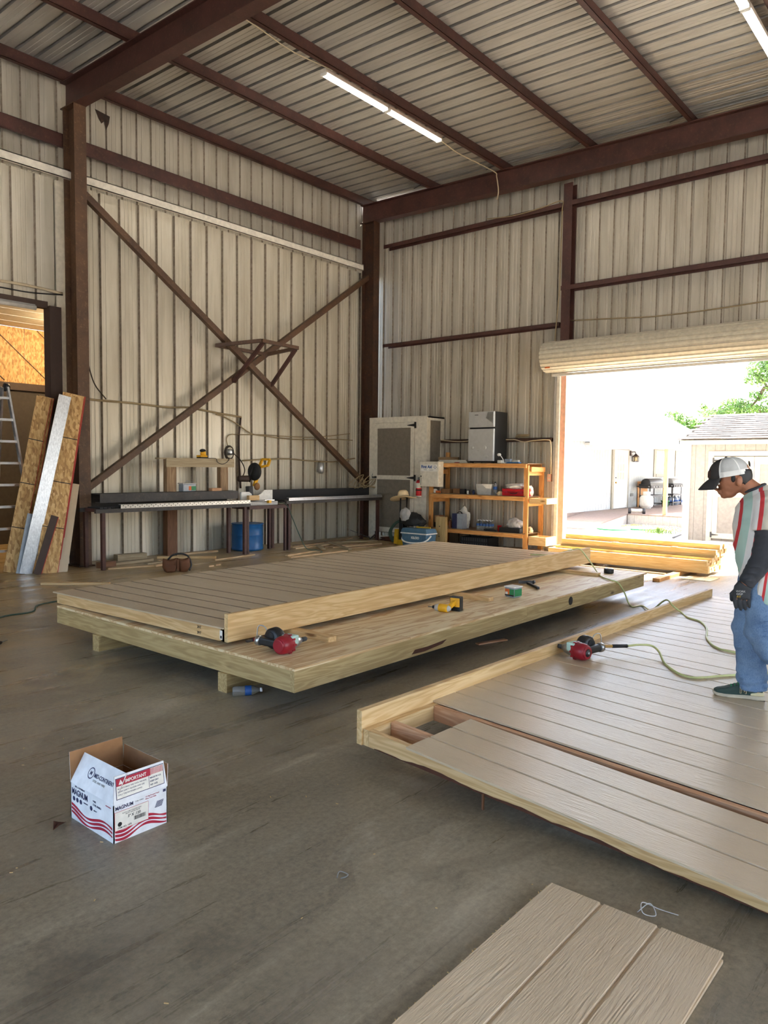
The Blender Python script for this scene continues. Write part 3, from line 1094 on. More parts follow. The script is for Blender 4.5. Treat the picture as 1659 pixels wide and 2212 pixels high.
leaner('strand_board', 'leftmost leaning strand board strip with pencil lines', (4.70, 11.02, 0.0), (5.27, 11.10, 2.57), 0.20, 0.02, 'osb', 'redboard', 3)
leaner('strand_board', 'red-edged strand board peeking out behind the leftmost leaning strip', (4.79, 11.06, 0.0), (5.33, 11.14, 2.58), 0.20, 0.02, 'osb', 'redboard')
leaner('foil_board', 'shiny foil-faced strip leaning between the strand boards', (4.79, 10.74, 0.0), (5.395, 10.70, 2.58), 0.17, 0.02, 'foil', None, bow=0.03)
leaner('foil_board', 'short dull strip leaning at the foot of the foil-faced board', (4.75, 10.78, 0.0), (4.95, 10.82, 0.85), 0.15, 0.012, 'foilblue')
for k in range(3):
    lab = ('widest leaning strand board with red edges, front of its stack', 'middle red-edged strand board in the leaning stack', 'rearmost red-edged strand board of the leaning stack')[k]
    leaner('strand_board', lab, (5.02+k*0.035, 10.60+k*0.03, 0.0), (5.575+k*0.03, 10.80+k*0.016, 2.62), 0.30-0.02*k, 0.018, 'osb', 'redboard', 3 if k == 0 else 0, group='leaning strand boards')
leaner('dark_offcut', 'short dark red-edged offcut leaning before the strand boards', (4.88, 10.58, 0.0), (5.19, 10.66, 0.82), 0.10, 0.016, 'brownpaint', 'redboard')
leaner('siding_offcut', 'short grey siding offcut leaning against the column foot', (5.17, 10.58, 0.0), (5.50, 10.80, 1.28), 0.13, 0.012, 'siding_z')
leaner('siding_offcut', 'short tan siding offcut nearest the steel column', (5.26, 10.56, 0.0), (5.59, 10.80, 1.28), 0.10, 0.012, 'siding_z')

lad = thing('folding_ladder', 'aluminium folding ladder standing in the store room doorway', 'ladder', (4.7, 11.2, 0))
top = (4.87, 11.40, 2.70)
R0, R1 = Vector(top), Vector((5.16, 11.10, 0.0))
L0, L1 = Vector((4.42, 11.40, 2.70)), Vector((4.13, 11.10, 0.0))
S0, S1 = Vector((4.82, 11.46, 2.70)), Vector((5.10, 12.55, 0.0))
T0, T1 = Vector((4.47, 11.46, 2.70)), Vector((4.19, 12.55, 0.0))
for a, b in ((R0, R1), (L0, L1), (S0, S1), (T0, T1)):
    MB().bar(a, b, 0.028, 0.075, (0, 1, 0)).build('rail', 'alu', lad)
for k in range(8):
    q = 0.06+k*0.118
    MB().bar(L0.lerp(L1, q), R0.lerp(R1, q), 0.055, 0.035).build('rung', 'alu', lad)
    MB().bar(T0.lerp(T1, q), S0.lerp(S1, q), 0.055, 0.035).build('rung', 'alu', lad)
for p in (R0, L0):
    MB().lathe([(0.01, -0.03), (0.06, -0.03), (0.06, 0.03), (0.01, 0.03)], (p.x, p.y+0.03, p.z), 16, 'x').build('hinge', 'black', lad)

# ------------------------------------------------------------------ steel work bench along the wall
t = thing('steel_bench', 'long black steel bench with punched silver strip beside the left column', 'bench', (5.7, 10.3, 0))
for x, y in ((5.74, 10.30), (8.50, 10.40), (8.44, 10.78), (5.74, 10.80)):
    B((x-0.028, y-0.028, 0), (x+0.028, y+0.028, 0.86)).build('leg', 'primer', t)
B((5.62, 10.275, 0.855), (8.53, 10.325, 0.915)).build('front_rail', 'blacksteel', t)
B((5.62, 10.75, 0.855), (8.53, 10.80, 0.915)).build('rear_rail', 'blacksteel', t)
B((5.70, 10.325, 0.865), (5.76, 10.75, 0.915)).build('end_rail', 'primer', t)
MB().box((5.90, 10.66, 0.985), (8.56, 10.672, 1.125)).box((5.90, 10.672, 1.112), (8.56, 10.99, 1.125)).box((5.90, 10.98, 0.915), (8.56, 10.99, 1.125)).box((5.90, 10.672, 0.985), (8.56, 10.80, 0.997)).build('stop_fence', 'blacksteel', t)
mb = MB()
for i in range(44):
    x = 5.72+i*0.0645
    mb.box((x, 10.34, 0.915), (x+0.05, 10.70, 0.935))
mb.build('roller_grate', 'matblack', t)['kind'] = 'stuff'
MB().box((6.02, 10.270, 0.915), (8.52, 10.276, 0.975)).box((6.02, 10.27, 0.970), (8.52, 10.34, 0.976)).build('punched_strip', 'punched', t)
mb = MB()
for i in range(62):
    mb.cbox((6.06+i*0.04, 10.2695, 0.945+0.012*(-1)**i), (0.014, 0.002, 0.014))
    mb.cbox((6.06+i*0.04, 10.305, 0.9765), (0.016, 0.03, 0.002))
mb.build('punched_hole', 'black', t)['kind'] = 'stuff'

t = thing('saw_stand', 'low steel stand under the yellow mitre saw', 'stand', (8.9, 10.55, 0))
B((8.55, 10.33, 0.80), (9.46, 10.83, 0.86)).build('top', 'primer', t)
for x, y in ((9.42, 10.80),):
    B((x-0.028, y-0.028, 0), (x+0.028, y+0.028, 0.80)).build('leg', 'primer', t)
B((8.56, 10.40, 0.0), (8.60, 10.44, 0.80)).build('leg', 'primer', t)
B((9.40, 10.34, 0.0), (9.44, 10.38, 0.80)).build('leg', 'primer', t)

t = thing('steel_bench', 'black steel bench right of the mitre saw running to the corner', 'bench', (9.5, 10.35, 0))
for x, y in ((9.53, 10.38), (12.1, 10.38), (9.53, 10.84), (12.1, 10.84)):
    B((x-0.028, y-0.028, 0), (x+0.028, y+0.028, 0.88)).build('leg', 'primer', t)
B((9.44, 10.34, 0.87), (12.2, 10.39, 0.93)).build('front_rail', 'blacksteel', t)
B((9.44, 10.83, 0.87), (12.2, 10.88, 0.93)).build('rear_rail', 'blacksteel', t)
B((9.44, 10.39, 0.915), (12.2, 10.72, 0.945)).build('roller_grate', 'matblack', t)
MB().box((9.40, 10.72, 0.98), (12.2, 10.735, 1.12)).box((9.40, 10.735, 1.105), (12.2, 10.95, 1.12)).box((9.40, 10.72, 0.945), (12.2, 10.95, 0.98)).build('stop_fence', 'matblack', t)
MB().box((9.50, 10.334, 0.93), (12.2, 10.34, 0.985)).box((9.5, 10.334, 0.98), (12.2, 10.40, 0.986)).build('punched_strip', 'alu', t)
mb = MB()
for i in range(66):
    mb.cbox((9.54+i*0.04, 10.3335, 0.957), (0.014, 0.002, 0.012))
mb.build('punched_hole', 'black', t)['kind'] = 'stuff'
stick('short pine board lying on the bench right of the mitre saw', (10.0, 10.55, 0.947), (10.72, 10.60, 0.947), 0.10, 0.03, wood('pinkpine', 'x'))

# mitre saw
t = thing('mitre_saw', 'yellow and black mitre saw on the bench with its head raised', 'saw', (8.92, 10.58, 0.86))
B((8.62, 10.42, 0.86), (9.30, 10.74, 0.93)).build('base', 'ltgrey', t, bevel=0.012)
MB().lathe([(0.02, 0.93), (0.16, 0.93), (0.16, 0.95), (0.02, 0.95)], (8.95, 10.56, 0), 20).build('turntable', 'steel', t)
MB().prism([(8.62, 10.64, 0.95), (8.86, 10.64, 0.95), (8.86, 10.64, 1.06), (8.80, 10.64, 1.10), (8.62, 10.64, 1.10)], (0, 0.035, 0)).build('fence', 'white', t)
MB().prism([(9.02, 10.64, 0.95), (9.36, 10.64, 0.95), (9.36, 10.64, 1.13), (9.16, 10.64, 1.13), (9.08, 10.64, 1.06), (9.02, 10.64, 1.04)], (0, 0.035, 0)).build('fence', 'white', t)
MB().bar((8.93, 10.78, 0.93), (8.93, 10.80, 1.20), 0.10, 0.10).build('pivot_arm', 'darkgrey', t, bevel=0.01)
MB().lathe([(0.0, 8.905), (0.15, 8.905), (0.165, 8.93), (0.165, 8.955), (0.15, 8.98), (0.0, 8.98)], (0, 10.66, 1.47), 24, 'x').build('blade_guard', 'matblack', t)
MB().lathe([(0.01, 8.63), (0.055, 8.64), (0.06, 8.86), (0.045, 8.90)], (0, 10.74, 1.34), 14, 'x').build('motor', 'brownpaint', t)
MB().bar((8.99, 10.72, 1.20), (9.02, 10.60, 1.58), 0.045, 0.07, (1, 0, 0)).build('arm', 'yellow', t, bevel=0.008)
h = MB()
for a, b in (((9.00, 10.60, 1.56), (9.01, 10.52, 1.70)), ((9.01, 10.52, 1.70), (9.05, 10.36, 1.695)), ((9.05, 10.36, 1.695), (9.04, 10.40, 1.585)), ((9.04, 10.40, 1.585), (9.00, 10.60, 1.55))):
    h.bar(a, b, 0.04, 0.04)
h.build('handle', 'yellow', t)
MB().tube([(8.86, 10.70, 1.28), (8.84, 10.66, 1.42), (8.88, 10.62, 1.56)], 0.012, 6).build('guard_link', 'black', t)
MB().ell((8.95, 10.60, 1.20), (0.06, 0.05, 0.07)).build('dust_chute', 'oldw' if False else 'card', t)
B((8.97, 10.40, 0.94), (9.20, 10.43, 0.96)).build('mitre_scale', 'steel', t)
B((9.03, 10.36, 0.90), (9.09, 10.42, 0.95)).build('clamp_knob', 'yellow', t)
stick('square pine block clamped at the mitre saw fence', (8.68, 10.53, 0.951), (8.92, 10.53, 0.951), 0.07, 0.09, wood('pine', 'x'))

# timber rack over the bench
t = thing('timber_table', 'narrow timber shelf table standing over the left bench', 'table', (7.1, 10.9, 1.12))
B((7.08, 10.86, 1.675), (8.62, 11.00, 1.70)).build('top_board', wood('greywood', 'x'), t)
B((7.20, 10.845, 1.545), (8.62, 10.86, 1.69)).build('front_board', wood('greywood', 'x'), t)
B((7.22, 10.865, 1.127), (7.40, 10.97, 1.675)).build('leg', wood('oldwood', 'z'), t)
B((8.33, 10.865, 1.127), (8.50, 10.97, 1.675)).build('leg', wood('oldwood', 'z'), t)
o = B((7.42, 11.16, 0.0), (7.62, 11.29, 0.98)).build('timber_post', wood('brownpost', 'z'))
tag(o, 'brown timber post on the floor behind the left bench', 'post')

t = thing('orbital_sander', 'yellow and black palm sander resting on the timber shelf table', 'sander', (7.98, 10.92, 1.70), 0.3)
MB().box((-0.11, -0.045, 0.0), (0.10, 0.045, 0.022)).build('pad', 'black', t, world=False, bevel=0.006)
MB().box((-0.11, -0.048, 0.022), (0.09, 0.048, 0.055)).build('base', 'yellow', t, world=False, bevel=0.01)
MB().lathe([(0.05, 0.055), (0.052, 0.09), (0.045, 0.12), (0.02, 0.125)], (0.02, 0, 0), 16).build('motor_housing', 'yellow', t, world=False)
MB().ell((0.01, 0, 0.135), (0.062, 0.05, 0.032)).build('grip', 'matblack', t, world=False)
cable('power_cable', [(8.08, 10.90, 1.705), (8.20, 10.83, 1.70), (8.24, 10.838, 1.64), (8.34, 10.838, 1.60), (8.44, 10.838, 1.63), (8.50, 10.838, 1.69), (8.52, 10.90, 1.71)], 0.005, 'black', 'black cord of the palm sander drooping over the shelf table front')

t = thing('plastic_tub', 'clear plastic screw tub standing behind the left bench fence', 'tub', (7.62, 10.86, 1.127))
MB().prism([(-0.13, -0.07, 0), (0.13, -0.07, 0), (0.13, 0.07, 0), (-0.13, 0.07, 0)], (0, 0, 0.13)).build('body', 'foilblue', t, world=False, bevel=0.015)
B((-0.14, -0.08, 0.13), (0.14, 0.08, 0.145)).build('rim', 'ltgrey', t, world=False)
B((0.03, -0.074, 0.02), (0.125, -0.0705, 0.09)).build('label_green', 'green', t, world=False)
B((-0.02, -0.074, 0.02), (0.03, -0.0705, 0.09)).build('label_orange', 'orangeprint', t, world=False)
MB().tube(smooth_pts([(-0.05, 0.0, 0.145), (-0.03, -0.03, 0.18), (0.02, -0.02, 0.16), (0.0, 0.03, 0.185), (0.10, 0.0, 0.165), (0.13, 0.0, 0.17)], 5), 0.004, 5).build('wire_curl', 'steel', t, world=False)
stick('pinkish wood block on the left bench fence', (8.06, 10.80, 1.127), (8.28, 10.82, 1.127), 0.09, 0.05, wood('pinkpine', 'x'))

# drum
t = thing('plastic_drum', 'cut-down blue plastic drum under the saw stand', 'drum', (9.0, 10.93, 0))
MB().lathe([(0.27, 0.0), (0.295, 0.02), (0.295, 0.05), (0.288, 0.06), (0.292, 0.28), (0.298, 0.295), (0.292, 0.31), (0.286, 0.50), (0.280, 0.50), (0.282, 0.31), (0.28, 0.05), (0.02, 0.04)], (0, 0, 0), 36).build('body', 'blue', t, world=False)
MB().lathe([(0.288, 0.485), (0.300, 0.487), (0.300, 0.503), (0.280, 0.503)], (0, 0, 0), 36).build('rim', 'blue', t, world=False)
B((0.285, -0.03, 0.43), (0.36, 0.02, 0.455)).build('wood_catch', 'card', t, world=False)

# wiring on the left wall
WY = 11.375
W_ = lambda pts, dy=0.0: [(x, WY+dy, z) for x, z in pts]
cable('wall_cable', W_([(5.95, 2.62), (6.40, 2.611), (6.88, 2.609), (7.59, 2.585), (7.98, 2.61), (8.43, 2.572), (8.75, 2.542), (9.21, 2.507)]), 0.020, 'oldwire', 'thick dusty cable run across the left wall behind the braces')
cable('wall_cable', W_([(6.086, 3.25), (6.205, 2.877), (6.405, 2.64)], -0.03), 0.010, 'darkwire', 'dark wire drooping from the steel column to the dusty cable run')
cable('wall_cable', W_([(8.6, 2.52), (8.75, 2.50), (9.085, 2.373), (9.43, 2.207), (9.79, 2.166), (10.43, 2.131), (11.1, 2.135), (11.82, 2.169), (12.345, 2.166)], -0.02), 0.012, 'oldwire', 'sagging tan cable crossing the left wall to the corner')
cable('wall_cable', W_([(8.90, 1.92), (8.86, 2.077), (8.95, 2.161), (9.2, 2.171), (9.79, 2.19), (10.43, 2.18), (11.1, 2.19), (11.67, 2.24), (12.28, 2.312)]), 0.010, 'oldwire', 'thin cable looping down to the round socket box')
cable('wall_cable', W_([(9.23, 1.671), (9.79, 1.706), (10.43, 1.725), (10.83, 1.70), (11.25, 1.686), (11.77, 1.682), (12.44, 1.764)], -0.01), 0.016, 'oldwire', 'lower tan cable running behind the mitre saw to the corner')
cable('conduit', W_([(9.205, 2.51), (9.16, 2.1), (9.17, 1.6), (9.2, 1.14)]), 0.016, 'rustysteel', 'rusty vertical conduit on the wall behind the mitre saw', 'pipe')
cable('power_cable', [(8.95, 11.32, 1.83), (9.05, 11.2, 1.68), (8.95, 10.95, 1.50), (8.78, 10.82, 1.36), (8.70, 10.76, 1.34)], 0.010, 'darkwire', 'dark power cord hanging from the round socket box to the saw motor')
cable('power_cable', [(9.30, 10.42, 0.90), (9.36, 10.25, 0.86), (9.40, 10.12, 0.60), (9.46, 10.0, 0.3), (9.56, 9.92, 0.06), (9.70, 9.80, 0.03), (9.66, 9.62, 0.02), (9.58, 9.58, 0.012)], 0.008, 'darkgreenhose', 'green cord falling from the saw bench to the floor scraps')
t = thing('socket_box', 'round metal socket box with coiled cable on the left wall', 'socket', (8.90, 11.34, 1.83))
MB().lathe([(0.01, -0.06), (0.055, -0.06), (0.06, 0.0), (0.06, 0.04)], (0, 0, 0), 18, 'y').build('body', 'steel', t, world=False)
for k in range(3):
    MB().tube([(0.11*math.cos(a*PI/9)*(1-0.08*k)-0.03, -0.03-0.012*k, 0.13*math.sin(a*PI/9)*(1-0.08*k)-0.01) for a in range(19)], 0.008, 6).build('coiled_cable', 'darkwire', t, world=False)
t = thing('bullet_lamp', 'small silver bullet lamp hanging from the lower wall cable', 'light', (11.33, 11.34, 1.67), 0)
MB().lathe([(0.02, 0.0), (0.06, -0.03), (0.065, -0.20), (0.04, -0.24), (0.0, -0.25)], (0, -0.02, 0), 16).build('body', 'alu', t, world=False)
B((-0.05, -0.05, -0.01), (0.05, 0.02, 0.02)).build('clamp', 'oldwire', t, world=False)
cable('wall_cable', [(3.6, 11.34, 4.19), (4.78, 11.34, 4.218), (5.2, 11.34, 4.224), (5.70, 11.34, 4.20)], 0.022, 'wire', 'pale conduit above the store room doorway')
cable('wall_cable', [(3.6, 11.33, 4.12), (4.78, 11.33, 4.124), (5.2, 11.33, 4.127), (5.70, 11.33, 4.18)], 0.010, 'black', 'thin black wire below the pale conduit over the doorway')
cable('lamp_wire', [(7.95, 7.75, 7.27), (7.2, 7.80, 7.24), (6.5, 7.72, 7.23), (5.9, 7.72, 7.24)], 0.008, 'wire', 'pale wire from the tube light back along the purlin to the near rafter')
cable('lamp_wire', [(10.82, 7.90, 7.27), (11.26, 7.86, 7.20), (11.9, 7.84, 7.21), (12.40, 7.79, 7.19), (12.43, 7.765, 7.10), (12.42, 7.715, 6.83), (12.45, 7.76, 6.69)], 0.010, 'wire', 'pale wire from the tube light down over the far rafter')
# scraps caught in the corner
random.seed(5)
for k in range(7):
    x = 11.72+0.09*k
    o = cable('cable_scrap', [(x, 10.75, 1.13), (x+random.uniform(-.2, .2), 10.62, 1.30+random.uniform(0, .12)), (x+random.uniform(-.3, .3), 10.7, 1.20), (x+random.uniform(-.3, .3), 10.66, 1.12)], 0.008, 'oldwire',
              '%s strand from the left in the cable tangle on the corner bench' % ('first', 'second', 'third', 'fourth', 'fifth', 'sixth', 'seventh')[k], 'cable', group='cable tangle in the corner')

# ------------------------------------------------------------------ offcuts on the floor by the wall
SC_ = [
    ((6.45, 11.18, 0.0), (6.95, 11.12, 0.0), 0.16, 0.10, 'greywood', 'grey-green offcut beam standing against the wall under the left bench'),
    ((5.80, 10.56, 0.0), (6.10, 10.62, 0.0), 0.09, 0.09, 'brownpost', 'stubby dark brown block beside the bench leg'),
    ((6.16, 10.72, 0.0), (6.88, 10.80, 0.0), 0.09, 0.038, 'greywood', 'whitish weathered board under the left bench'),
    ((7.10, 10.98, 0.0), (7.80, 10.30, 0.0), 0.089, 0.038, 'pine', 'clean pine board lying slantwise behind the tool pouch'),
    ((6.50, 10.14, 0.0), (6.98, 10.24, 0.0), 0.08, 0.03, 'scrap', 'pale short plank left of the tool pouch'),
    ((5.84, 10.36, 0.0), (6.60, 10.16, 0.0), 0.08, 0.02, 'scrap', 'long thin offcut in front of the left bench leg'),
    ((7.55, 11.12, 0.0), (8.40, 11.08, 0.0), 0.10, 0.03, 'scrap', 'bark-edged plank against the wall left of the blue drum'),
    ((6.90, 10.66, 0.0), (7.40, 10.52, 0.0), 0.09, 0.02, 'scrap', 'flat scrap under the middle of the left bench'),
    ((6.55, 10.45, 0.0), (7.0, 10.50, 0.0), 0.09, 0.02, 'greywood', 'short grey slat among the scraps under the left bench'),
    ((7.6, 10.10, 0.0), (8.55, 10.22, 0.0), 0.07, 0.018, 'scrap', 'thin strip on the floor before the blue drum'),
    ((9.80, 10.60, 0.0), (12.0, 11.05, 0.0), 0.09, 0.02, 'scrap', 'long plank under the right bench reaching toward the corner'),
    ((8.86, 9.70, 0.0), (9.82, 9.86, 0.0), 0.07, 0.02, 'scrap', 'upper of two pale strips right of the drum'),
    ((8.72, 9.46, 0.0), (10.15, 9.46, 0.0), 0.07, 0.02, 'scrap', 'nearest long pale strip beside the tan wall panel'),
    ((10.33, 10.40, 0.02), (9.92, 9.84, 0.02), 0.09, 0.018, 'greywood', 'short slat lying crosswise on the strips under the right bench'),
    ((10.86, 10.60, 0.022), (10.24, 9.45, 0.022), 0.07, 0.02, 'greywood', 'square batten lying across the long strips by the cabinet'),
    ((10.35, 10.03, 0.0), (11.60, 9.85, 0.0), 0.07, 0.02, 'scrap', 'middle long strip in front of the cabinet'),
    ((11.05, 10.72, 0.0), (12.0, 10.30, 0.0), 0.08, 0.02, 'greywood', 'rear strip by the left foot of the cabinet'),
    ((9.72, 10.42, 0.0), (10.80, 10.45, 0.0), 0.08, 0.02, 'scrap', 'broken plank under the front of the right bench'),
    ((10.5, 9.75, 0.0), (11.7, 9.55, 0.0), 0.07, 0.02, 'oldwood', 'brown strip nearest the tan wall panel by the cabinet'),
    ((10.3, 10.2, 0.0), (11.5, 10.12, 0.0), 0.06, 0.02, 'oldwood', 'brown strip between the pale planks under the right bench'),
    ((10.0, 10.75, 0.0), (11.6, 10.85, 0.0), 0.06, 0.02, 'oldwood', 'dark strip along the wall under the right bench'),
]
for a, b, w_, h_, tn, lab in SC_:
    stick(lab, a, b, w_, h_, wood(tn, 'x'), 'wood_scrap', 'wood scraps along the left wall', 'wood scrap')
stick('lone pointed plank on the floor in front of the leaning boards', (4.51, 9.66, 0), (5.12, 9.03, 0), 0.06, 0.03, wood('pine', 'x'), 'wood_scrap', None, 'wood scrap')
stick('thin triangular sliver on the concrete beneath the floor frame edge', (5.62, 3.62, 0.0), (5.95, 3.52, 0.0), 0.05, 0.012, wood('pinkpine', 'x'), 'wood_scrap', None, 'wood scrap')
for k, (x, y) in enumerate(((7.27, 9.57), (7.10, 9.52))):
    o = MB().prism([(x-0.05, y-0.03, 0.0), (x+0.05, y-0.02, 0.0), (x+0.01, y+0.05, 0.0)], (0, 0, 0.02)).build('wood_chip', wood('scrap', 'x'))
    tag(o, ('larger triangular wood chip right of the tool pouch', 'smaller wood chip right of the tool pouch')[k], 'wood chip')
# dark scrap heap by the cabinet foot
t = thing('scrap_metal', 'bent dark scrap metal strip by the foot of the cabinet', 'scrap metal', (12.0, 10.55, 0))
MB().bar((-0.3, 0.25, 0.22), (0.1, -0.05, 0.02), 0.07, 0.01).build('strip', 'blacksteel', t, world=False)
MB().bar((0.05, 0.0, 0.02), (0.25, -0.05, 0.16), 0.05, 0.01).build('strip', 'blacksteel', t, world=False)

# leather tool pouch
t = thing('tool_pouch', 'brown leather tool pouch on the floor behind the tan wall panel', 'tool pouch', (6.42, 9.42, 0), -0.4)
for sx, wd in ((-0.10, 0.11), (0.09, 0.10)):
    rs = []
    for hh, k in ((0.0, 0.75), (0.06, 1.0), (0.14, 1.0), (0.19, 0.9)):
        rs.append([(sx+wd*k*math.cos(a*PI/8), 0.075*k*math.sin(a*PI/8), hh+0.015*math.cos(a*PI/4)) for a in range(16)])
    for hh, k in ((0.19, 0.82), (0.03, 0.7)):
        rs.append([(sx+wd*k*math.cos(a*PI/8), 0.075*k*math.sin(a*PI/8), hh+0.015*math.cos(a*PI/4)) for a in range(16)])
    MB().rings(rs).build('pouch', 'leather', t, world=False)
MB().tube(smooth_pts([(-0.12, 0.05, 0.18), (-0.05, 0.06, 0.24), (0.06, 0.06, 0.26), (0.17, 0.04, 0.22), (0.21, 0.0, 0.10), (0.17, -0.06, 0.02)], 5), 0.014, 6).build('belt', 'black', t, world=False)
MB().bar((0.0, -0.08, 0.02), (0.0, -0.075, 0.19), 0.03, 0.012, (0, 1, 0)).build('strap', 'leather', t, world=False)
MB().prism([(-0.16, -0.082, 0.02), (-0.04, -0.082, 0.02), (-0.03, -0.082, 0.10), (-0.17, -0.082, 0.12)], (0, 0.01, 0)).build('front_pocket', 'leather', t, world=False)

# ------------------------------------------------------------------ tall screened cabinet in the corner
CX = 12.385
t = thing('storage_cabinet', 'tall off-white cabinet with grey-brown door panels in the corner', 'cabinet', (CX, 10.1, 0))
mb = MB().box((CX, 9.30, 2.53), (CX+0.03, 10.88, 2.65)).box((CX, 10.72, 0.03), (CX+0.03, 10.88, 2.53)).box((CX, 9.30, 0.03), (CX+0.03, 9.45, 2.53))
mb.box((CX+0.004, 9.455, 0.15), (CX+0.03, 9.62, 2.53)).box((CX+0.0, 9.30, 0.0), (CX+0.06, 9.36, 0.15)).build('face_frame', 'offwhite', t)
mb = MB().box((CX+0.03, 9.315, 0.18), (13.0, 9.33, 2.62)).box((CX+0.03, 10.85, 0.15), (13.0, 10.87, 2.62)).box((12.98, 9.33, 0.15), (13.0, 10.85, 2.62)).box((CX+0.03, 9.33, 0.15), (13.0, 10.85, 0.18)).box((CX+0.03, 9.3, 2.61), (13.0, 10.87, 2.64))
mb.build('carcass', 'cabgrey', t)
MB().box((CX+0.03, 9.30, 0.15), (CX+0.12, 9.318, 2.64)).box((12.88, 9.30, 0.15), (13.0, 9.318, 2.64)).box((CX+0.12, 9.30, 2.56), (12.88, 9.318, 2.64)).build('side_trim', 'offwhite', t)
B((CX+0.03, 10.80, 0.0), (CX+0.09, 10.87, 0.16)).build('foot', 'offwhite', t)
B((12.9, 9.33, 0.0), (12.98, 9.4, 0.16)).build('foot', 'offwhite', t)
dr = thing('door', None, None, (0, 0, 0), parent=t)
d0 = CX-0.022
o = MB().box((d0, 9.625, 0.17), (CX, 9.71, 2.525)).box((d0, 10.63, 0.17), (CX, 10.715, 2.525)).box((d0, 9.71, 2.41), (CX, 10.63, 2.525)).box((d0, 9.71, 1.31), (CX, 10.63, 1.40)).box((d0, 9.71, 0.17), (CX, 10.63, 0.275))
D.objects.remove(dr)
dr = o.build('door', 'offwhite', t)


def sub(mb, name, mat, parent, **kw):
    """sub-part given in world space below a part whose mesh sits at its thing's origin"""
    pl = parent.parent.location + parent.location
    mb.v = [(x-pl.x, y-pl.y, z-pl.z) for x, y, z in mb.v]
    return mb.build(name, mat, parent, world=False, **kw)


sub(B((d0+0.006, 9.71, 1.40), (CX-0.004, 10.63, 2.41)), 'upper_panel', 'cabgrey', dr)
sub(B((d0+0.006, 9.71, 0.275), (CX-0.004, 10.63, 1.31)), 'lower_panel', 'cabgrey', dr)
for z in (2.46, 1.355):
    mb = MB().box((d0-0.008, 9.565, z-0.065), (d0, 9.61, z+0.065)).prism([(d0-0.008, 9.615, z-0.03), (d0-0.008, 9.615, z+0.03), (d0-0.008, 9.80, z+0.006), (d0-0.008, 9.80, z-0.006)], (0.008, 0, 0))
    sub(mb, 'hinge', 'black', dr)
sub(MB().lathe([(0.005, -0.03), (0.022, -0.03), (0.022, 0.0)], (d0, 10.66, 1.355), 12, 'x').box((d0-0.025, 10.64, 1.345), (d0-0.015, 10.76, 1.365)), 'handle', 'black', dr)
MB().tube([(CX-0.01, 10.77, 1.34), (CX-0.02, 10.775, 1.38), (CX-0.01, 10.77, 1.43)], 0.008, 6).build('hasp', 'steel', t)

t = thing('fire_extinguisher', 'small red fire extinguisher strapped to the cabinet edge', 'fire extinguisher', (CX-0.07, 9.44, 0.97))
MB().lathe([(0.05, 0.0), (0.06, 0.02), (0.06, 0.29), (0.045, 0.335), (0.02, 0.35)], (0, 0, 0), 20).build('cylinder', 'red', t, world=False)
MB().lathe([(0.061, 0.18), (0.061, 0.285)], (0, 0, 0), 20, caps=False).build('paper_label', 'paper', t, world=False)
MB().lathe([(0.061, 0.125), (0.066, 0.125), (0.066, 0.15), (0.061, 0.15)], (0, 0, 0), 20, caps=False).build('strap', 'black', t, world=False)
MB().lathe([(0.056, 0.0), (0.061, 0.0), (0.061, 0.02), (0.05, 0.02)], (0, 0, 0), 20, caps=False).build('base_ring', 'white', t, world=False)
MB().lathe([(0.018, 0.35), (0.018, 0.38), (0.01, 0.39)], (0, 0, 0), 12).build('valve', 'steel', t, world=False)
MB().bar((0, 0.02, 0.385), (0, -0.07, 0.42), 0.02, 0.012).bar((0, 0.02, 0.375), (0, -0.07, 0.37), 0.02, 0.01).build('lever', 'black', t, world=False)
MB().tube(smooth_pts([(-0.02, -0.02, 0.37), (-0.03, -0.075, 0.34), (-0.02, -0.075, 0.26), (0.0, -0.065, 0.20)], 5), 0.009, 6).build('hose', 'black', t, world=False)

# ------------------------------------------------------------------ timber rack
RX, RB = 12.35, 12.97
t = thing('timber_rack', 'open orange-toned timber rack of three shelves by the roll-up door', 'rack', (RX, 8.1, 0))
wz, wy, wx = wood('orange', 'z'), wood('orange', 'y'), wood('orange', 'x')
for y0 in (6.90, 9.11):
    B((RX, y0, 0), (RX+0.04, y0+0.09, 1.64 if y0 < 8 else 1.62)).build('post', wz, t)
    B((RB-0.04, y0, 0), (RB, y0+0.09, 1.60 if y0 < 8 else 1.9)).build('post', wz, t)
for z, ya, yb in ((1.675, 6.90, 9.22), (1.055, 6.94, 9.14), (0.355, 6.94, 9.14)):
    B((RX-0.04, ya+0.03, z-0.085), (RX, yb, z-0.012)).build('front_rail', wy, t)
    B((RB-0.08, ya+0.03, z-0.085), (RB-0.04, yb, z-0.012)).build('rear_rail', wy, t)
    B((RX-0.04, ya, z-0.012), (RB, yb, z)).build('shelf_board', wood('oldwood', 'y'), t)
for y0 in (6.90, 9.11):
    for z in (1.54, 0.96, 0.27):
        B((RX+0.04, y0+0.02, z-0.09), (RB-0.04, y0+0.058, z+0.0)).build('cross_rail', wx, t)
B((RX+0.05, 6.86, 1.52), (RB-0.04, 6.895, 1.61)).build('end_rail', wx, t)


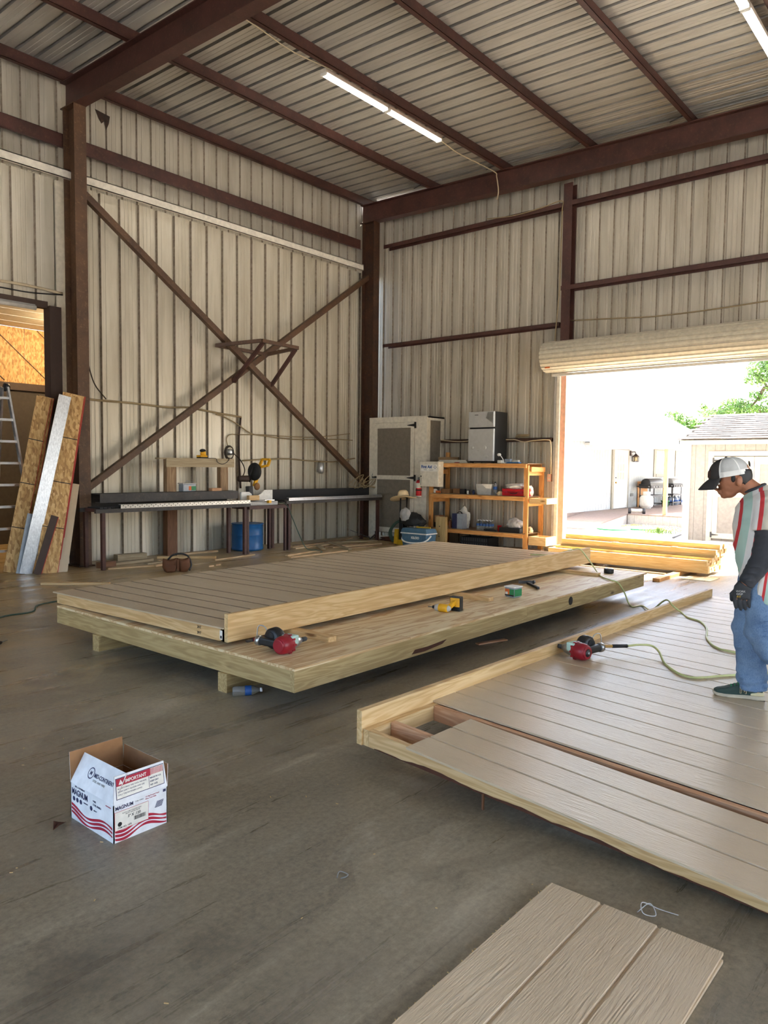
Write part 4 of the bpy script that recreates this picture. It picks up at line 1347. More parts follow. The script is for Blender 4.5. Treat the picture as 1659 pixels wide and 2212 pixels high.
def open_bin(label, z, h):
    """small open timber tray fixed to the door-side end of the rack"""
    t = thing('timber_tray', label, 'tray', (RX, 6.8, z))
    x0, x1, y0, y1 = RX+0.02, RX+0.42, 6.52, 6.88
    B((x0, y0, z), (x1, y1, z+0.012)).build('bottom', wood('pine', 'x'), t)
    B((x0, y0, z+0.012), (x0+0.02, y1, z+h)).build('side', wood('pine', 'y'), t)
    B((x1-0.02, y0, z+0.012), (x1, y1, z+h)).build('side', wood('pine', 'y'), t)
    B((x0+0.02, y0, z+0.012), (x1-0.02, y0+0.02, z+h)).build('end', wood('pine', 'x'), t)
    B((x0+0.02, y1-0.02, z+0.012), (x1-0.02, y1, z+h)).build('end', wood('pine', 'x'), t)


open_bin('upper shallow timber tray on the sunny end of the rack', 0.925, 0.105)
open_bin('lower open timber tray on the sunny end of the rack', 0.15, 0.16)

# fridge
t = thing('small_refrigerator', 'dented silver and black two-door small refrigerator on top of the rack', 'refrigerator', (12.4, 8.0, 1.675))
FX = 12.40
B((FX+0.05, 7.70, 1.695), (12.90, 8.285, 2.68)).build('cabinet_body', 'black', t, bevel=0.008)
fz = B((FX, 7.70, 2.375), (FX+0.05, 8.285, 2.68)).build('freezer_door', 'fridge', t, bevel=0.010)
fd = B((FX, 7.70, 1.715), (FX+0.05, 8.285, 2.345)).build('lower_door', 'fridge', t, bevel=0.010)
sub(B((FX+0.005, 7.72, 2.335), (FX+0.045, 8.26, 2.348)), 'grip', 'black', fd)
sub(B((FX-0.002, 8.06, 2.61), (FX+0.001, 8.14, 2.622)), 'badge', 'darkgrey', fz)
dn = MB()
for y, z, r in ((8.18, 1.98, 0.03), (7.90, 1.98, 0.04), (7.85, 1.80, 0.035), (8.05, 1.92, 0.018), (8.02, 2.20, 0.012), (8.10, 2.21, 0.012)):
    dn.ell((FX-0.001, y, z), (0.004, r, r*0.9), 10, 5)
sub(dn, 'dent', 'fridge', fd)
sub(MB().prism([(FX-0.003, 7.72, 2.66), (FX-0.003, 7.84, 2.67), (FX-0.003, 7.88, 2.55), (FX-0.003, 7.76, 2.47), (FX-0.003, 7.72, 2.44)], (0.004, 0, 0)), 'crease', 'steel', fz)
for y in (7.76, 8.22):
    MB().lathe([(0.02, 1.675), (0.02, 1.70)], (FX+0.08, y, 0), 10).build('foot', 'black', t)

# first aid box
t = thing('first_aid_cabinet', 'white metal first aid cabinet hung on the left end of the rack', 'first aid box', (12.17, 9.05, 1.19))
B((12.15, 8.81, 1.19), (12.31, 9.285, 1.70)).build('case', 'offwhite', t, bevel=0.006)
o = B((12.135, 8.82, 1.2), (12.15, 9.28, 1.695)).build('door', 'offwhite', t, bevel=0.004)
rotw = Matrix(((0, 0, -1), (-1, 0, 0), (0, 1, 0))).to_4x4()      # text facing -x


def wall_text(s, size, mat, parent, p, bold=0.0, sx=1.0, name='lettering'):
    o = text_mesh(s, size, mat, parent, (0, 0, 0), (0, 0, 0), name, 0.0008, bold=bold)
    o.matrix_local = Matrix.Translation(Vector(p)-parent.location) @ rotw @ Matrix.Diagonal((sx, 1, 1, 1))
    return o


B((12.1335, 8.84, 1.50), (12.1350, 9.265, 1.64)).build('decal', 'white', t)
wall_text('First Aid', 0.085, 'labelblue', t, (12.133, 9.245, 1.565), 0.003, 0.92)
wall_text('CENTER', 0.022, 'navy', t, (12.133, 9.18, 1.525))
wall_text('Emergency supplies', 0.014, 'grey', t, (12.133, 9.05, 1.525))
for y, z in ((8.895, 1.61), (8.865, 1.585), (8.895, 1.56), (8.92, 1.585)):
    B((12.1325, y-0.008, z-0.008), (12.1338, y+0.008, z+0.008)).build('cross_mark', 'labelblue', t)
for z in (1.28, 1.62):
    B((12.17, 8.805, z-0.015), (12.20, 8.81, z+0.015)).build('hinge', 'white', t)
MB().lathe([(0.005, -0.02), (0.012, -0.02), (0.012, 0.0)], (12.134, 9.24, 1.40), 10, 'x').build('latch', 'darkgrey', t)
MB().tube([(12.125, 9.24, 1.40), (12.125, 9.245, 1.22)], 0.004, 5).build('key_chain', 'darkgrey', t)

# things on top of the rack
for k in range(3):
    stick(('lowest', 'middle', 'topmost')[k]+' of the white trim boards left of the refrigerator', (12.62, 9.16-0.03*k, 1.676+0.021*k), (12.66, 8.42+0.02*k, 1.676+0.021*k), 0.14, 0.02, 'offwhite', 'trim_board', 'white trim boards on the rack')
o = B((12.80, 8.80, 1.70), (12.84, 9.30, 1.80)).build('timber_board', wood('oldwood', 'y'))
tag(o, 'brown board standing behind the white trim boards on the rack', 'board')
bx = lambda nm, lab, cat, a, b, m, bev=0.004, grp=None: tag(B(a, b).build(nm, m, bevel=bev), lab, cat, grp)
bx('small_carton', 'small white and green carton beside the refrigerator', 'carton', (12.42, 7.53, 1.676), (12.50, 7.62, 1.735), 'paper')
bx('small_carton', 'blue-white carton behind the blue tray on the rack', 'carton', (12.52, 7.40, 1.676), (12.60, 7.52, 1.76), 'foilblue')
bx('small_carton', 'flat cream carton at the back of the blue tray', 'carton', (12.56, 7.25, 1.676), (12.64, 7.36, 1.74), 'offwhite')
bx('flat_tray', 'flat blue tray on the right end of the rack top', 'tray', (12.40, 7.14, 1.676), (12.50, 7.40, 1.70), 'blue')
t = thing('desk_lamp', 'small white gooseneck lamp head leaning beside the refrigerator', 'lamp', (12.46, 7.50, 1.676))
MB().tube(smooth_pts([(0, 0, 0.0), (0, 0.01, 0.06), (0, 0.05, 0.12), (0, 0.08, 0.15)], 4), 0.009, 6).build('neck', 'white', t, world=False)
MB().ell((-0.01, 0.10, 0.165), (0.025, 0.045, 0.03)).build('head', 'white', t, world=False)
MB().lathe([(0.03, 0.0), (0.03, 0.012)], (0, 0, 0), 12).build('foot', 'white', t, world=False)
o = MB().ell((12.40, 8.55, 1.684), (0.03, 0.07, 0.008)).build('red_rag', 'red')
tag(o, 'small red rag on the rack top left of the refrigerator', 'rag')
t = thing('coiled_rope', 'dusty coil of cable on the low girt right of the refrigerator', 'cable coil', (12.94, 7.40, 2.172))
for k in range(3):
    MB().tube([(0.03*math.cos(a*PI/6), 0.14*math.sin(a*PI/6)-0.02*k, 0.022+0.022*k) for a in range(13)], 0.011, 6).build('turn', 'oldwire', t, world=False)
# cables and socket near the door
cable('wall_cable', [(12.86, 9.28, 2.16), (12.86, 8.8, 2.12), (12.86, 8.3, 2.15), (12.86, 7.62, 2.143), (12.86, 7.495, 2.141), (12.86, 7.308, 2.095), (12.86, 7.10, 2.119), (12.86, 6.805, 2.131), (12.88, 6.735, 2.072), (12.90, 6.73, 1.756), (12.95, 6.75, 1.48)], 0.012, 'wire', 'tan cable draped along the low girt and down to the wall outlet')
t = thing('wall_outlet', 'tan wall outlet beside the roll-up door track', 'outlet', (13.0, 6.80, 1.4))
B((12.985, 6.765, 1.335), (13.04, 6.845, 1.475)).build('box', 'jamb', t, bevel=0.005)
for z in (1.375, 1.435):
    B((12.981, 6.785, z-0.014), (12.986, 6.825, z+0.014)).build('socket', 'cream', t)
cable('wall_cable', [(12.79, 8.20, 6.50), (12.78, 7.6, 6.44), (12.78, 7.0, 6.46), (12.78, 6.58, 6.50), (12.78, 6.565, 6.3), (12.78, 6.57, 5.6), (12.78, 6.585, 4.8), (12.78, 6.64, 4.1), (12.79, 6.66, 3.5)], 0.010, 'oldwire', 'pale cable following the upper girt and down the middle post')
cable('wall_cable', [(12.97, 6.44, 4.34), (12.97, 5.64, 4.286), (12.97, 5.0, 4.236), (12.97, 4.4, 4.225), (12.97, 3.7, 4.235), (12.97, 3.06, 4.257), (12.97, 2.3, 4.26)], 0.012, 'oldwire', 'wire strung across the wall just above the roll-up door')

# middle shelf
Z1 = 1.056
bx('cardboard_box', 'small opened cardboard box on the middle shelf under the first aid cabinet', 'box', (12.52, 8.80, Z1), (12.70, 9.02, Z1+0.09), 'card')
bx('cardboard_box', 'brown carton on the middle shelf right of the first aid cabinet', 'box', (12.55, 8.58, Z1), (12.70, 8.74, Z1+0.10), 'card')
t = thing('tape_dispenser', 'orange-red tape dispenser at the left end of the middle shelf', 'tape', (12.42, 9.06, Z1))
MB().lathe([(0.012, -0.025), (0.042, -0.025), (0.042, 0.025), (0.012, 0.025)], (0, 0.03, 0.045), 14, 'x').build('roll', 'white', t, world=False)
MB().box((-0.03, -0.09, 0.0), (0.03, 0.0, 0.05)).build('holder', 'orangeprint', t, world=False, bevel=0.008)
bx('dark_carton', 'dark carton on the middle shelf', 'carton', (12.45, 8.39, Z1), (12.53, 8.50, Z1+0.10), 'matblack')
for k, (y, m, c) in enumerate(((8.31, 'paper', 'white'), (8.26, 'brownpaint', 'brown'), (8.18, 'navy', 'blue'))):
    t = thing('small_jar', '%s small jar in the middle of the middle shelf' % c, 'jar', (12.46, y, Z1))
    MB().lathe([(0.024, 0), (0.026, 0.01), (0.026, 0.065), (0.02, 0.07)], (0, 0, 0), 12).build('body', m, t, world=False)
    MB().lathe([(0.022, 0.07), (0.022, 0.088), (0.01, 0.09)], (0, 0, 0), 12).build('lid', 'darkgrey', t, world=False)
t = thing('plastic_bin', 'grey plastic bin with a liner on the middle shelf', 'bin', (12.52, 7.92, Z1))
rs = [[(x*k, y*k, z) for x, y in ((-0.10, -0.18), (0.10, -0.18), (0.10, 0.18), (-0.10, 0.18))] for z, k in ((0.0, 0.85), (0.21, 1.0), (0.21, 0.96), (0.02, 0.8))]
MB().rings(rs, True, False).build('body', 'ltgrey', t, world=False)
MB().prism([(-0.105, -0.19, 0.21), (-0.105, 0.05, 0.21), (-0.105, -0.06, 0.13), (-0.105, -0.18, 0.12)], (0.004, 0, 0)).build('liner_flap', 'paper', t, world=False)


def bottle(name, label, loc, r, h, mat, capm, lab=None, cat='bottle', group=None, rot=None):
    t = thing(name, label, cat, loc, group=group)
    if rot:
        t.rotation_euler = rot
    MB().lathe([(r*0.85, 0.0), (r, 0.01), (r, h*0.25), (r*0.93, h*0.28), (r, h*0.31), (r*0.94, h*0.5), (r, h*0.66), (r*0.55, h*0.84), (r*0.38, h*0.88), (r*0.38, h*0.93)], (0, 0, 0), 18).build('body', mat, t, world=False)
    MB().lathe([(r*0.42, h*0.92), (r*0.42, h), (r*0.2, h*1.0)], (0, 0, 0), 14).build('cap', capm, t, world=False)
    if lab:
        MB().lathe([(r*1.015, h*0.42), (r*1.015, h*0.63)], (0, 0, 0), 18, caps=False).build('wrap_label', lab, t, world=False)
    return t


bottle('water_bottle', 'water bottle with blue label standing on the middle shelf', (12.48, 7.69, Z1), 0.04, 0.26, 'clear', 'matblack', 'labelblue')
t = thing('first_aid_case', 'red plastic case piled with towels on the middle shelf', 'case', (12.52, 7.22, Z1))
B((-0.14, -0.26, 0.0), (0.14, 0.26, 0.135)).build('body', 'red', t, world=False, bevel=0.012)
B((-0.143, -0.26, 0.075), (-0.139, 0.26, 0.082)).build('seam', 'black', t, world=False)
for y in (-0.16, 0.16):
    B((-0.15, y-0.03, 0.05), (-0.14, y+0.03, 0.10)).build('latch', 'boxred', t, world=False)
MB().tube(smooth_pts([(-0.14, 0.07, 0.06), (-0.17, 0.05, 0.05), (-0.17, -0.05, 0.05), (-0.14, -0.07, 0.06)], 4), 0.008, 6).build('handle', 'black', t, world=False)


def cloth_lump(name, label, loc, size, mat, seed=1, cat='cloth', amp=0.35, parent=None, group=None):
    """crumpled cloth: a squashed ball pushed about by noise, flat underneath"""
    bm = bmesh.new()
    bmesh.ops.create_icosphere(bm, subdivisions=4, radius=1.0)
    for v in bm.verts:
        n = mnoise.noise(v.co*1.6+Vector((seed*3.1, seed, 0))) + 0.5*mnoise.noise(v.co*4.2+Vector((seed, 7, seed)))+0.25*mnoise.noise(v.co*9.0+Vector((seed, 1, 2)))
        v.co *= 1+amp*n
        v.co.x *= size[0]
        v.co.y *= size[1]
        v.co.z = max(v.co.z*size[2]+size[2]*0.55, 0.0)
    for f in bm.faces:
        f.smooth = True
    me = D.meshes.new(name)
    bm.to_mesh(me)
    bm.free()
    me.materials.append(mt(mat))
    o = link(name, me, parent, loc)
    if label:
        tag(o, label, cat, group)
    return o


cloth_lump('white_towel', 'crumpled white towels on top of the red case', (12.54, 7.22, Z1+0.137), (0.13, 0.24, 0.065), 'paper', 2)
cloth_lump('white_towel', 'white rag tucked behind the right post on the middle shelf', (12.60, 6.99, Z1), (0.08, 0.05, 0.12), 'offwhite', 4)
cloth_lump('brown_rag', 'crumpled tan rag left of the red case', (12.46, 7.56, Z1), (0.06, 0.07, 0.05), 'straw', 6)
# lower shelf
Z2 = 0.356
bx('cardboard_box', 'cardboard box at the left end of the bottom shelf', 'box', (12.42, 8.98, Z2+0.10), (12.6, 9.10, Z2+0.24), 'card')
bx('tool_case', 'black tool case with red edge at the left end of the bottom shelf', 'case', (12.40, 8.94, Z2), (12.62, 9.10, Z2+0.10), 'black')
bottle('spray_bottle', 'pale amber bottle on the bottom shelf beside the blue carton', (12.45, 8.72, Z2), 0.032, 0.18, 'skin', 'white')
t = thing('detergent_carton', 'blue and white carton on the bottom shelf', 'carton', (12.46, 8.50, Z2))
B((-0.08, 0.01, 0.0), (0.08, 0.13, 0.30)).build('blue_side', 'navy', t, world=False)
B((-0.08, -0.12, 0.0), (0.08, 0.01, 0.30)).build('white_side', 'foilblue', t, world=False)
MB().tube([(0, 0.06, 0.30), (0, 0.03, 0.335), (0, -0.03, 0.335), (0, -0.06, 0.30)], 0.010, 6).build('handle', 'black', t, world=False)
cloth_lump('white_bag', 'white plastic bag slumped behind the blue and white carton', (12.66, 8.55, Z2), (0.08, 0.16, 0.25), 'paper', 8)
for r_ in range(2):
    for c_ in range(5):
        bottle('water_bottle', 'bottle %s from the left in the %s row of the shrink-wrapped water pack' % (('first', 'second', 'third', 'fourth', 'fifth')[c_], ('front', 'rear')[r_]),
               (12.46+0.072*r_, 8.06-0.072*c_, Z2), 0.033, 0.20, 'clear', 'bottlecap', 'labelblue', group='water bottles on the bottom shelf')
cloth_lump('work_gloves', 'black work gloves lying before the water pack', (12.40, 7.74, Z2), (0.05, 0.13, 0.03), 'matblack', 9)
t = thing('plastic_cup', 'red plastic cup on the bottom shelf', 'cup', (12.45, 7.56, Z2))
MB().lathe([(0.028, 0), (0.042, 0.11), (0.044, 0.11), (0.044, 0.117), (0.039, 0.117), (0.026, 0.005)], (0, 0, 0), 18).build('body', 'red', t, world=False)
MB().lathe([(0.041, 0.109), (0.046, 0.109), (0.046, 0.117), (0.041, 0.117)], (0, 0, 0), 18, caps=False).build('rim', 'red', t, world=False)
bx('tool_case', 'long black tool case under the clothes on the bottom shelf', 'case', (12.36, 7.06, Z2), (12.62, 7.52, Z2+0.09), 'black', 0.01)
cloth_lump('work_shirt', 'crumpled grey-blue shirt on the long black tool case', (12.50, 7.24, Z2+0.092), (0.11, 0.16, 0.11), 'greycloth', 11)
cloth_lump('beige_cloth', 'beige cloth behind the right post on the bottom shelf', (12.62, 6.985, Z2), (0.06, 0.05, 0.07), 'straw', 12)
for k in range(2):
    t = thing('plastic_crate', ('lower', 'upper')[k]+' of two dark crates on the floor under the rack', 'crate', (12.66, 8.15, 0.10*k))
    mb = MB().box((-0.2, -0.33, 0), (0.2, 0.33, 0.012))
    for a, b in (((-0.2, -0.33), (-0.19, 0.33)), ((0.19, -0.33), (0.2, 0.33)), ((-0.2, -0.33), (0.2, -0.32)), ((-0.2, 0.32), (0.2, 0.33))):
        mb.box((a[0], a[1], 0.012), (b[0], b[1], 0.095))
    mb.build('shell', 'matblack', t, world=False)
    mb = MB()
    for i in range(12):
        mb.box((-0.205, -0.31+0.052*i, 0.02), (-0.2, -0.285+0.052*i, 0.085))
    mb.build('rib', 'darkgrey', t, world=False)
stick('loose board on the floor under the right half of the rack', (12.56, 7.75, 0), (12.62, 7.05, 0), 0.14, 0.03, wood('oldwood', 'x'))
stick('short board lying under the rack beside the right post', (12.80, 7.5, 0), (12.78, 6.8, 0), 0.14, 0.03, wood('oldwood', 'x'))

# ------------------------------------------------------------------ in front of the cabinet
t = thing('cooler', 'blue-grey cooler with white swing handle in front of the rack', 'cooler', (11.62, 8.89, 0), 0)
rs = [[(x*k, y*k, z) for x, y in ((-0.17, -0.31), (0.17, -0.31), (0.17, 0.31), (-0.17, 0.31))] for z, k in ((0.0, 0.90), (0.28, 1.0))]
MB().rings(rs, True, False).build('body', 'coolerblue', t, world=False, bevel=0.02)
B((-0.178, -0.325, 0.275), (0.178, 0.325, 0.298)).build('band', 'white', t, world=False, bevel=0.006)
rs = [[(x*k, y*k, z) for x, y in ((-0.17, -0.32), (0.17, -0.32), (0.17, 0.32), (-0.17, 0.32))] for z, k in ((0.298, 1.0), (0.34, 0.98), (0.385, 0.90))]
MB().rings(rs, True, False).build('lid', 'coolerblue', t, world=False, bevel=0.008)
MB().tube(smooth_pts([(-0.05, 0.335, 0.25), (-0.15, 0.30, 0.16), (-0.20, 0.18, 0.115), (-0.21, 0.0, 0.105), (-0.20, -0.22, 0.125), (-0.15, -0.31, 0.17), (-0.05, -0.335, 0.25)], 6), 0.016, 8).build('handle', 'white', t, world=False)
B((-0.174, -0.20, 0.165), (-0.168, 0.13, 0.255)).build('front_plate', 'coolerblue', t, world=False)
wall_text('IGLOO', 0.062, 'white', t, (11.62-0.175, 8.89+0.055, 0.185), 0.003)
t = thing('framing_hammer', 'hammer with yellow handle lying on the cooler lid', 'hammer', (11.60, 8.83, 0.386))
MB().bar((0.0, 0.10, 0.02), (0.03, -0.22, 0.02), 0.028, 0.022).build('handle', 'dullyellow', t, world=False)
MB().bar((-0.06, 0.115, 0.025), (0.06, 0.115, 0.025), 0.03, 0.03).lathe([(0.02, -0.075), (0.02, -0.055)], (0, 0.115, 0.025), 12, 'x').build('head', 'steel', t, world=False)
t = thing('timber_block', 'upright treated timber offcut between cooler and rack', 'timber', (11.98, 8.6, 0), 0.1)
MB().box((-0.045, -0.11, 0.0), (0.045, 0.11, 0.61)).build('block', wood('treated', 'z'), t, world=False, bevel=0.004)
for y, z in ((0.02, 0.42), (0.03, 0.22)):
    MB().lathe([(0.0, -0.002), (0.012, -0.002), (0.012, 0.0)], (-0.045, y, z), 10, 'x').build('bolt_hole', 'black', t, world=False)

t = thing('yellow_cart', 'yellow wheeled machine base with tall black handle behind the cooler', 'machine', (11.86, 9.50, 0))
for y in (-0.10, 0.10):
    MB().prism([(-0.10, y-0.05, 0.0), (0.10, y-0.05, 0.0), (0.07, y-0.05, 0.31), (-0.07, y-0.05, 0.31)], (0, 0.10, 0)).build('side_shell', 'dullyellow', t, world=False, bevel=0.01)
B((-0.09, -0.06, 0.0), (0.09, 0.06, 0.10)).build('base_shell', 'dullyellow', t, world=False)
B((-0.05, -0.05, 0.10), (0.05, 0.05, 0.45)).build('motor_block', 'black', t, world=False, bevel=0.01)
for y in (-0.08, 0.085):
    MB().tube([(0.02, y, 0.3), (0.04, y, 0.97)], 0.016, 8).build('handle_tube', 'black', t, world=False)
MB().tube([(0.04, -0.08, 0.965), (0.04, 0.085, 0.965)], 0.016, 8).build('handle_grip', 'black', t, world=False)
for y in (-0.165, 0.165):
    MB().lathe([(0.01, -0.015), (0.09, -0.015), (0.09, 0.015), (0.01, 0.015)], (0.10, y, 0.09), 18, 'y').build('wheel', 'rubber', t, world=False)
for k in range(4):
    o = cable('garden_hose', [(11.95+0.02*k, 9.62, 0.50-0.02*k), (11.93, 9.76-0.02*k, 0.42), (11.92, 9.88-0.02*k, 0.28), (11.92, 9.90-0.025*k, 0.16), (11.93, 9.82-0.02*k, 0.04+0.012*k), (11.96, 9.72, 0.014+0.014*k)], 0.012, 'darkgreenhose', '%s green hose loop hanging left of the yellow machine' % ('outermost', 'second', 'third', 'innermost')[k], 'hose', group='green hose loops')
cloth_lump('duffel_bag', 'black duffel bag heaped on the yellow machine', (11.84, 9.20, 0.40), (0.14, 0.27, 0.16), 'bagblack', 21, 'bag', 0.22)
cloth_lump('grey_shirt', 'grey shirt draped over the black duffel bag', (11.76, 9.34, 0.50), (0.08, 0.13, 0.16), 'greycloth', 23, 'cloth', 0.25)
t = thing('straw_hat', 'wide-brimmed straw hat hung on the tall black handle', 'hat', (11.88, 9.50, 0.94))
t.rotation_euler = (-0.16, 0.12, 0)
rs = []
for k in range(5):
    r_, h_ = ((0.10, 0.02), (0.29, 0.0), (0.30, 0.008), (0.27, 0.012), (0.11, 0.03))[k]
    rs.append([(r_*0.8*math.cos(a*PI/14), r_*math.sin(a*PI/14), h_+0.025*math.cos(a*PI/7)*r_/0.3) for a in range(28)])
MB().rings(rs).build('brim', 'straw', t, world=False)
MB().lathe([(0.115, 0.02), (0.12, 0.05), (0.105, 0.13), (0.07, 0.17), (0.03, 0.165), (0.0, 0.15)], (0, 0, 0), 24).build('crown', 'straw', t, world=False)
MB().lathe([(0.118, 0.03), (0.122, 0.03), (0.121, 0.055), (0.116, 0.055)], (0, 0, 0), 24, caps=False).build('band', 'oldwire', t, world=False)
o = cloth_lump('debris_heap', 'dark heap of dry debris under the cabinet door', (12.22, 9.95, 0), (0.12, 0.45, 0.06), 'ember', 31, 'debris', 0.4)

# ------------------------------------------------------------------ tools on the floor frame
def text_at(s, size, mat, parent, org, xd, ud, name='print', bold=0.0, sx=1.0, local=False):
    """flat lettering: org = start of the baseline, xd = reading direction, ud = up of the letters"""
    o = text_mesh(s, size, mat, parent, (0, 0, 0), (0, 0, 0), name, 0.0004, bold=bold)
    xd, ud = Vector(xd).normalized(), Vector(ud)
    nd = xd.cross(ud).normalized()
    ud = nd.cross(xd)
    m = Matrix((xd, ud, nd)).transposed().to_4x4()
    og = Vector(org) if local else Vector(org)-parent.location
    o.matrix_local = Matrix.Translation(og) @ m @ Matrix.Diagonal((sx, 1, 1, 1))
    return o


def coil_nailer(label, loc, rz, sg):
    """pneumatic coil nailer lying on its side: handle along local x, nose towards sg*y"""
    t = thing('coil_nailer', label, 'nail gun', loc, rz)
    put = lambda mb, nm, m, **kw: mb.xf(lambda x, y, z: (x, y*sg, z)).build(nm, m, t, world=False, **kw)
    put(MB().lathe([(0.0, -0.055), (0.046, -0.055), (0.058, -0.045), (0.064, -0.02), (0.066, 0.045), (0.058, 0.055), (0.0, 0.055)], (0, 0, 0.066), 24, 'y'), 'head_cap', 'nailred')
    put(MB().lathe([(0.040, -0.062), (0.046, -0.062), (0.050, -0.050), (0.036, -0.050)], (0, 0, 0.066), 22, 'y'), 'cap_ring', 'nailred')
    if sg > 0:
        put(MB().lathe([(0.0, -0.070), (0.020, -0.070), (0.030, -0.064), (0.030, -0.055), (0.0, -0.055)], (0, 0, 0.066), 18, 'y'), 'exhaust_port', 'black')
        put(MB().lathe([(0.0, -0.073), (0.010, -0.073), (0.010, -0.068)], (0, 0, 0.066), 12, 'y'), 'exhaust_screw', 'steel')
    mb = MB()
    for k in range(10):
        a = 2*PI*k/10
        mb.cbox((0.062*math.cos(a), 0.042, 0.066+0.062*math.sin(a)), (0.014, 0.026, 0.014))
    put(mb, 'head_bolt', 'nailred')['kind'] = 'stuff'
    put(MB().box((-0.052, 0.03, 0.06), (0.052, 0.10, 0.125)), 'side_plate', 'mint', bevel=0.01)
    put(MB().lathe([(0.048, 0.055), (0.050, 0.075), (0.040, 0.13), (0.022, 0.17)], (0, 0, 0.066), 18, 'y'), 'body', 'steel')
    put(MB().lathe([(0.018, 0.17), (0.016, 0.23), (0.010, 0.24)], (0, 0, 0.066), 12, 'y'), 'nose', 'darkgrey')
    put(MB().bar((0.055, 0.0, 0.062), (0.225, 0.0, 0.064), 0.044, 0.056), 'grip', 'black', bevel=0.014)
    put(MB().lathe([(0.0, 0.035), (0.060, 0.035), (0.074, 0.05), (0.076, 0.10), (0.064, 0.12), (0.0, 0.12)], (0.155, 0, 0.078), 26, 'y'), 'magazine', 'black')
    put(MB().lathe([(0.0, 0.028), (0.030, 0.028), (0.034, 0.036), (0.0, 0.036)], (0.155, 0, 0.095), 8, 'y'), 'magazine_latch', 'matblack')
    put(MB().lathe([(0.030, 0.215), (0.036, 0.222), (0.036, 0.248), (0.02, 0.255)], (0, 0.0, 0.064), 16, 'x'), 'end_collar', 'steel')
    put(MB().lathe([(0.016, 0.252), (0.016, 0.275), (0.01, 0.28)], (0, 0.0, 0.064), 12, 'x'), 'air_plug', 'nailred')
    put(MB().tube(smooth_pts([(0.21, 0.06, 0.12), (0.23, 0.05, 0.155), (0.27, 0.03, 0.155), (0.275, 0.02, 0.07)], 4), 0.004, 6), 'belt_hook', 'steel')
    return t


coil_nailer('red and black coil nailer on the plywood at the near corner of the wall panel', (3.44, 3.79, 0.294), math.radians(96), -1)
cable('air_fitting', [(3.40, 4.07, 0.355), (3.42, 4.12, 0.34), (3.44, 4.17, 0.325), (3.45, 4.20, 0.32)], 0.012, 'blacksteel', 'dark braided air fitting trailing under the wall panel rim', 'fitting')
zsid = 0.101+h2(5.15, 2.4)
coil_nailer('red and black coil nailer lying on the right wall panel with its hose attached', (5.15, 2.40, zsid), math.radians(-12), 1)
t = thing('hose_coupling', 'brass and black hose coupling on the right-hand nailer', 'coupling', (5.42, 2.36, zsid))
MB().tube([(5.425, 2.372, zsid+0.062), (5.50, 2.31, zsid+0.058)], 0.013, 10).build('brass_socket', 'brass', t)
MB().tube([(5.50, 2.31, zsid+0.058), (5.60, 2.23, zsid+0.055)], 0.014, 10).build('sleeve', 'black', t)

t = thing('impact_driver', 'yellow and black cordless impact driver standing on its battery side', 'drill', (5.42, 3.86, 0.294), math.radians(10))
MB().lathe([(0.0, -0.075), (0.012, -0.075), (0.020, -0.066), (0.034, -0.045), (0.034, 0.04), (0.030, 0.075), (0.0, 0.085)], (0, 0, 0.036), 18, 'y').build('gear_case', 'ltgrey', t, world=False)
MB().lathe([(0.035, -0.02), (0.037, -0.01), (0.037, 0.06), (0.030, 0.08), (0.0, 0.088)], (0, -0.03, 0.036), 18, 'y').build('motor_housing', 'yellow', t, world=False)
MB().tube([(0, 0.075, 0.036), (0, 0.15, 0.036)], 0.006, 6).build('bit', 'steel', t, world=False)
MB().lathe([(0.012, 0.08), (0.016, 0.085), (0.014, 0.105)], (0, 0, 0.036), 12, 'y').build('chuck', 'black', t, world=False)
MB().bar((0.02, -0.055, 0.05), (0.11, -0.075, 0.09), 0.036, 0.04).build('grip', 'yellow', t, world=False, bevel=0.008)
MB().box((0.09, -0.125, 0.0), (0.16, -0.02, 0.13)).build('battery', 'black', t, world=False, bevel=0.008)
B((0.084, -0.12, 0.04), (0.092, -0.03, 0.12)).build('battery_plate', 'yellow', t, world=False)

t = thing('screw_tub', 'clear square tub of screws with green and orange label on the plywood', 'tub', (6.55, 3.80, 0.294), math.radians(-8))
rs = [[(x*k, y*k, z) for x, y in ((-0.062, -0.062), (0.062, -0.062), (0.062, 0.062), (-0.062, 0.062))] for z, k in ((0.0, 0.88), (0.10, 1.0))]
MB().rings(rs, True, False).build('body', 'foilblue', t, world=False, bevel=0.008)
B((-0.068, -0.068, 0.10), (0.068, 0.068, 0.112)).build('lid', 'white', t, world=False, bevel=0.004)
sl = lambda x0, x1, z0, z1, y, m, nm: MB().box((x0, y, z0), (x1, y+0.002, z1)).build(nm, m, t, world=False)
B((-0.0635, -0.055, 0.015), (-0.0600, 0.0, 0.085)).build('label_green', 'green', t, world=False)
B((-0.0637, 0.0, 0.015), (-0.0600, 0.055, 0.085)).build('label_orange', 'orangeprint', t, world=False)
B((-0.055, -0.0635, 0.015), (0.055, -0.0600, 0.085)).build('label_side', 'green', t, world=False)
B((-0.0642, -0.055, 0.015), (-0.0630, 0.055, 0.03)).build('label_black', 'black', t, world=False)
B((-0.0644, 0.02, 0.03), (-0.0632, 0.05, 0.055)).build('label_white', 'white', t, world=False)

